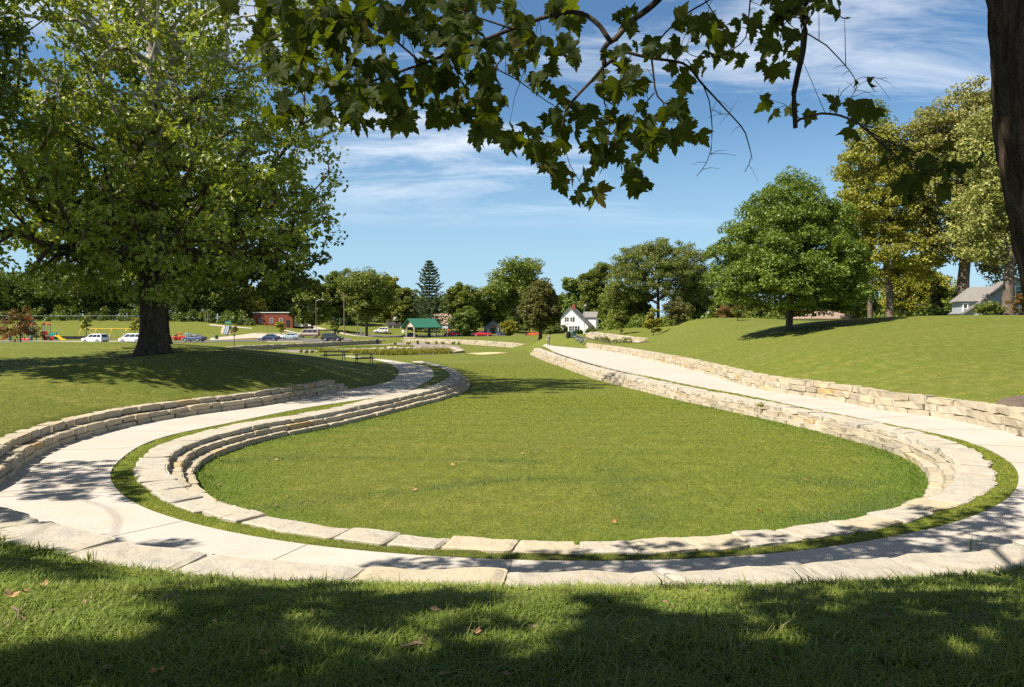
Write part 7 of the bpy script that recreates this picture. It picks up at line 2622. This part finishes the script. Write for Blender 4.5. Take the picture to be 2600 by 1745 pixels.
# near bank: rough, tufty
p = polar(460000, 1.6, 12.5, -64, 64, 1.25)
dO_ = fdist('O', p)
edge_w = .62 + .16 * wob(np.column_stack([p, p[:, 0] * 0]), 1.3, 4)
p = p[(dO_ < -edge_w)]
r_ = np.linalg.norm(p, axis=1)
tuft = wob(np.column_stack([p, p[:, 0] * 0]), 2.3, 12) + .6 * wob(np.column_stack([p, p[:, 0] * 0]), 6.0, 13)
de = np.abs(fdist('O', p))
L_ = (.062 + .035 * np.clip(tuft, -.8, 1.5) + .05 * np.exp(-((de - .75) / .28) ** 2) * (rn.random(len(p)) < .6)) * (1 + .5 * (rn.random(len(p)) < .04))
blades('grass', p, L_, np.maximum(.0024, .00075 * r_) * rn.choice([.8, 1.5], len(p)), .95, G_NEAR, 'rough uncut grass of the shaded foreground bank')
# narrow strip between walk and stone ring
p = polar(560000, 9.8, 40, -42, 42, 1.3)
dI_ = fdist('I', p)
p, dI_ = p[dI_ > .02], dI_[dI_ > .02]
d0 = fdist('R0', p)
d1 = fdist('R1', p)
wv = .05 * wob(np.column_stack([p, p[:, 0] * 0]), 3.0, 21)
s_ = p[(d0 < -.0 + wv) & (p[:, 1] < 62)]
r_ = np.linalg.norm(s_, axis=1)
blades('grass_strip', s_, np.full(len(s_), .038), np.maximum(.0022, .00048 * r_), .8, G_LAWN, 'thin strip of grass between concrete path and stone ring', False)
wl_ = np.where(R1[:, 0] > 0, .5, .60)
ln_ = p[(d1 > .53) & (p[:, 1] < 40)]
r_ = np.linalg.norm(ln_, axis=1)
dl = fdist('R1', ln_)


lush = lushness(ln_) * .9
lm_ = rn.random(len(ln_)) < lush
sm_ = rn.random(len(ln_)) < streaky(ln_) * .95
blades('lush_grass', ln_[sm_], np.full(sm_.sum(), .05), np.maximum(.0024, .0005 * r_[sm_]), .5, G_STREAK, 'darker blue green streaks of longer grass across the lawn', False)
lm_ = lm_ & ~sm_
ln_, r_, dl, lm_ = ln_[~sm_], r_[~sm_], dl[~sm_], lm_[~sm_]
blades('lawn_grass', ln_[~lm_], np.full((~lm_).sum(), .030), np.maximum(.0022, .00046 * r_[~lm_]), .8, G_LAWN, 'short mown grass of the sunken lawn', False)
blades('lush_grass', ln_[lm_], .042 + .03 * (dl[lm_] < 1.0), np.maximum(.0024, .0005 * r_[lm_]), .55, G_LUSH, 'darker lusher grass in streaks and along the rim of the lawn', False)
p = polar(120000, 34, 80, -10, 14, 1.4)
d1 = fdist('R1', p)
p = p[(d1 > .6)]
r_ = np.linalg.norm(p, axis=1)
blades('lawn_grass', p, np.full(len(p), .035), .0004 * r_, .9, G_LAWN, 'farther part of the mown sunken lawn', False)
# lawns behind the outer walls
p = polar(300000, 14, 34, -40, 40, 1.3)
p = p[rn.random(len(p)) < 1 - sstep(22, 33, np.linalg.norm(p, axis=1))]
dO_ = fdist('O', p)
k_ = (dO_ < -.86) & (p[:, 1] > 11)
mb_poly = np.array([[14.2, 22.6], [14.6, 24.3], [16.5, 26.2], [20, 26.5], [24, 24], [20, 19], [15.8, 21.0]])
k_ &= ~inside(mb_poly, p)
p = p[k_]
r_ = np.linalg.norm(p, axis=1)
blades('slope_grass', p, .028 + .0003 * r_, .00042 * r_, .85, G_OUT, 'grass of the sloping lawns behind the outer walls', False)
# sedges and grass of the rain garden
q = []
for (x0, y0), (x1, y1), n, w2 in [((815, 902), (905, 901), 1500, .9), ((905, 901), (1010, 895), 2600, 1.2), ((1010, 895), (1140, 888), 3800, 1.3)]:
    f = rn.random(n)
    px, py = x0 + (x1 - x0) * f, y0 + (y1 - y0) * f
    Y = 100 + (px - 815) / 325 * 14
    q.append(np.stack([(px - CX) / F * Y + rn.normal(size=n) * .3, Y + rn.normal(size=n) * w2], 1))
p = np.vstack(q)
blades('sedge', p, np.full(len(p), .75), np.full(len(p), .045), .35, G_YEL, 'yellow green sedge row along the front of the rain garden', True, .35)
q = []
for px, Y, rx, ry, n in [(805, 135, 5.5, 5, 3500), (880, 140, 4, 5, 2000), (930, 146, 5, 6, 3500), (985, 138, 4.5, 6, 2800)]:
    a, s = rn.uniform(0, 6.283, n), np.sqrt(rn.random(n))
    q.append(np.stack([(px - CX) / F * Y + rx * s * np.cos(a), Y + ry * s * np.sin(a)], 1))
p = np.vstack(q)
blades('basin_grass', p, np.full(len(p), .32), np.full(len(p), .06), .5, G_GRN, 'bright green grass patches inside the rain garden', True, .4)

# ------------------------------------------------------------------ fallen leaves, sticks, weeds
LB = [simple('dead_leaf_%s' % nm, c, .8, 0, .25, 20) for nm, c in (('tan', (0.42, 0.25, 0.12)), ('brown', (0.26, 0.12, 0.06)), ('orange', (0.50, 0.22, 0.08)))]


def fallen(px, py, s, mi, label, lift=.05):
    h_ = hit(px, py, 2, 80)
    s *= .5 if py > 1400 else .55
    ax = np.array([rn.normal(), rn.normal(), 0.1])
    ax /= np.linalg.norm(ax)
    nr = np.array([rn.normal() * .35, rn.normal() * .35 - .25, 1])
    nr -= ax * nr.dot(ax)
    nr /= np.linalg.norm(nr)
    sx = np.cross(ax, nr)
    cu = rn.uniform(.4, 1.3)
    pl = np.vstack([outl, [[0, .36]]])
    dz = cu * pl[:, 0] ** 2 + cu * .5 * (pl[:, 1] - .4) ** 2
    V = s * (pl[:, :1] * sx + (pl[:, 1:] - .4) * ax + dz[:, None] * nr)
    Fq = np.array([(k, (k + 1) % nO, nO) for k in range(nO)])
    o = mesh_np('fallen_leaf', V, Fq, LB[mi])
    o.location = (h_[0], h_[1], h_[2] + lift)
    tag(o, label, 'leaf', 'fallen leaves on the grass')


for px, py, s, mi, lab in [
    (32, 1530, .17, 0, 'large tan fallen leaf on the sunny grass at the left edge'), (68, 1518, .13, 1, 'brown fallen leaf just behind the large tan one'), (112, 1500, .12, 0, 'pale fallen leaf below the left slabs'),
    (672, 1688, .10, 2, 'small orange fallen leaf in the shade near the bottom'), (402, 1733, .12, 2, 'crumpled orange leaf at the bottom edge of the grass'), (1198, 1630, .15, 1, 'upright brown leaf in the middle of the foreground shade'),
    (1968, 1702, .13, 1, 'dull brown leaf in the deep shade at bottom right'), (1812, 1484, .13, 2, 'orange leaf lying on the sunlit near slab'), (1931, 1302, .17, 2, 'tan leaf on the lawn in front of the right kerb slabs'),
    (698, 1289, .17, 1, 'brown leaf at the left end of the dark lawn streak'), (728, 1266, .13, 0, 'tan leaf above the brown one on the lawn'), (611, 1153, .16, 0, 'tan leaf on the lawn near the left steps'),
    (703, 1171, .15, 0, 'tan leaf on the lawn right of the left steps'), (1150, 1185, .16, 2, 'lone leaf in the centre of the lawn'), (1053, 1248, .16, 0, 'pale leaf left of the lawn centre'), (555, 1237, .16, 0, 'pale leaf near the left lower lawn edge'),
    (488, 1201, .14, 2, 'orange leaf at the left tip of the lawn'), (1559, 1331, .15, 2, 'small orange leaf before the middle kerb slabs'), (1361, 1153, .14, 2, 'orange leaf right of the lawn centre'), (1328, 1155, .12, 0, 'pale leaf beside the orange one on the lawn'),
    (2045, 1223, .14, 2, 'orange leaf on the right part of the lawn'), (300, 993, .2, 0, 'tan leaf on the left hillside lawn')]:
    fallen(px, py, s, mi, lab, .05 if py > 1400 else .04)
for (a, b, r0_, lab) in [((395, 1546), (450, 1528), .009, 'broken brown bark stick on the sunny grass'), ((1018, 1668), (1078, 1664), .008, 'reddish stick lying in the sun patch'), ((30, 1560), (46, 1598), .006, 'thin dry stem at the left edge')]:
    h0, h1 = hit(*a, 2, 30), hit(*b, 2, 30)
    m_ = (h0 + h1) / 2
    mb = MB().tube([tuple(h0 - m_ + [0, 0, .05]), (.02, .01, .065), tuple(h1 - m_ + [0, 0, .06])], [r0_, r0_ * 1.2, r0_ * .5], 7)
    mb.tube([(.02, .01, .06), (.06, .05, .09)], [r0_ * .6, r0_ * .3], 5)
    o = mb.build('stick', simple('stick_bark', (0.17, 0.11, 0.075), .9, 0, .3, 20))
    o.location = tuple(m_)
    tag(o, lab, 'stick')
# crumbs of dead leaf and twig in the rough grass
p = polar(420, 2.6, 8.6, -40, 40, 1.0)
p = p[fdist('O', p) < -.9]
LVs, LFs, k0_ = [], [], 0
for q in p:
    s_ = rn.uniform(.012, .04)
    ax = np.append(rn.normal(size=2), .15)
    ax /= np.linalg.norm(ax)
    sx = np.cross(ax, [rn.normal() * .4, rn.normal() * .4, 1])
    o_ = np.array([q[0], q[1], float(ground(q[0], q[1])) + rn.uniform(.015, .05)])
    LVs.append(o_ + s_ * np.array([-ax, sx * .45 + [0, 0, .2], ax, -sx * .4 + [0, 0, .1]]))
    LFs.append(np.array([[0, 1, 2, 3]]) + k0_)
    k0_ += 4
tag(mesh_np('leaf_litter', np.vstack(LVs), np.vstack(LFs), simple('leaf_crumbs', (0.17, 0.105, 0.06), .9, 0, .4, 9)), 'small crumbs of dead leaves and twigs in the foreground grass', 'leaf litter', None, 'stuff')
# weeds by the slabs
for px, py, hgt, n, lab in [(2470, 1418, .42, 7, 'tall seed stalk weed rising over the right slabs'), (2200, 1462, .2, 9, 'weed tuft between the right slabs'), (1480, 1455, .18, 8, 'small broad leaved weed behind the middle slabs'), (1240, 1462, .16, 10, 'grassy weed tuft at the central slab joint'),
                            (230, 1420, .22, 12, 'tall grass tuft growing over the left slabs'), (1905, 1478, .16, 9, 'bright weed at the edge of the long slab')]:
    h_ = hit(px, py + 14, 2, 30)
    mb = MB()
    for k in range(n):
        a = rn.uniform(0, 6.283)
        L = hgt * rn.uniform(.5, 1.1)
        d = np.array([math.cos(a), math.sin(a), 0]) * L * rn.uniform(.15, .6)
        w_ = .004 + .004 * rn.random()
        s = np.array([-math.sin(a), math.cos(a), 0]) * w_
        p0, p1, p2 = np.array([rn.normal() * .03, rn.normal() * .03, 0]), None, None
        p1 = p0 + d * .4 + [0, 0, L * .6]
        p2 = p0 + d + [0, 0, L * .95]
        mb.add([p0 - s, p0 + s, p1 - s, p1 + s, p2], [(0, 1, 3, 2), (2, 3, 4)])
        if hgt > .3 and k < 3:
            mb.tube([tuple(p2 - [0, 0, .02]), tuple(p2 + d * .15 + [0, 0, .09])], [.005, .002], 5)
    o = mb.build('weed', G_NEAR)
    o.location = tuple(h_)
    tag(o, lab, 'weed')
h_ = P(1931, 1041, 31)
make_tree('small_plant', 'little green plant sprouting from the right stone steps', (h_[0], h_[1], -.15), [(0, 0, 0), (0, 0, .12)], .008, [(0, 0, .12, .12, .12, .1)], 6, 18, .07, .09, L_YEL, BARK, 450, cat='plant')
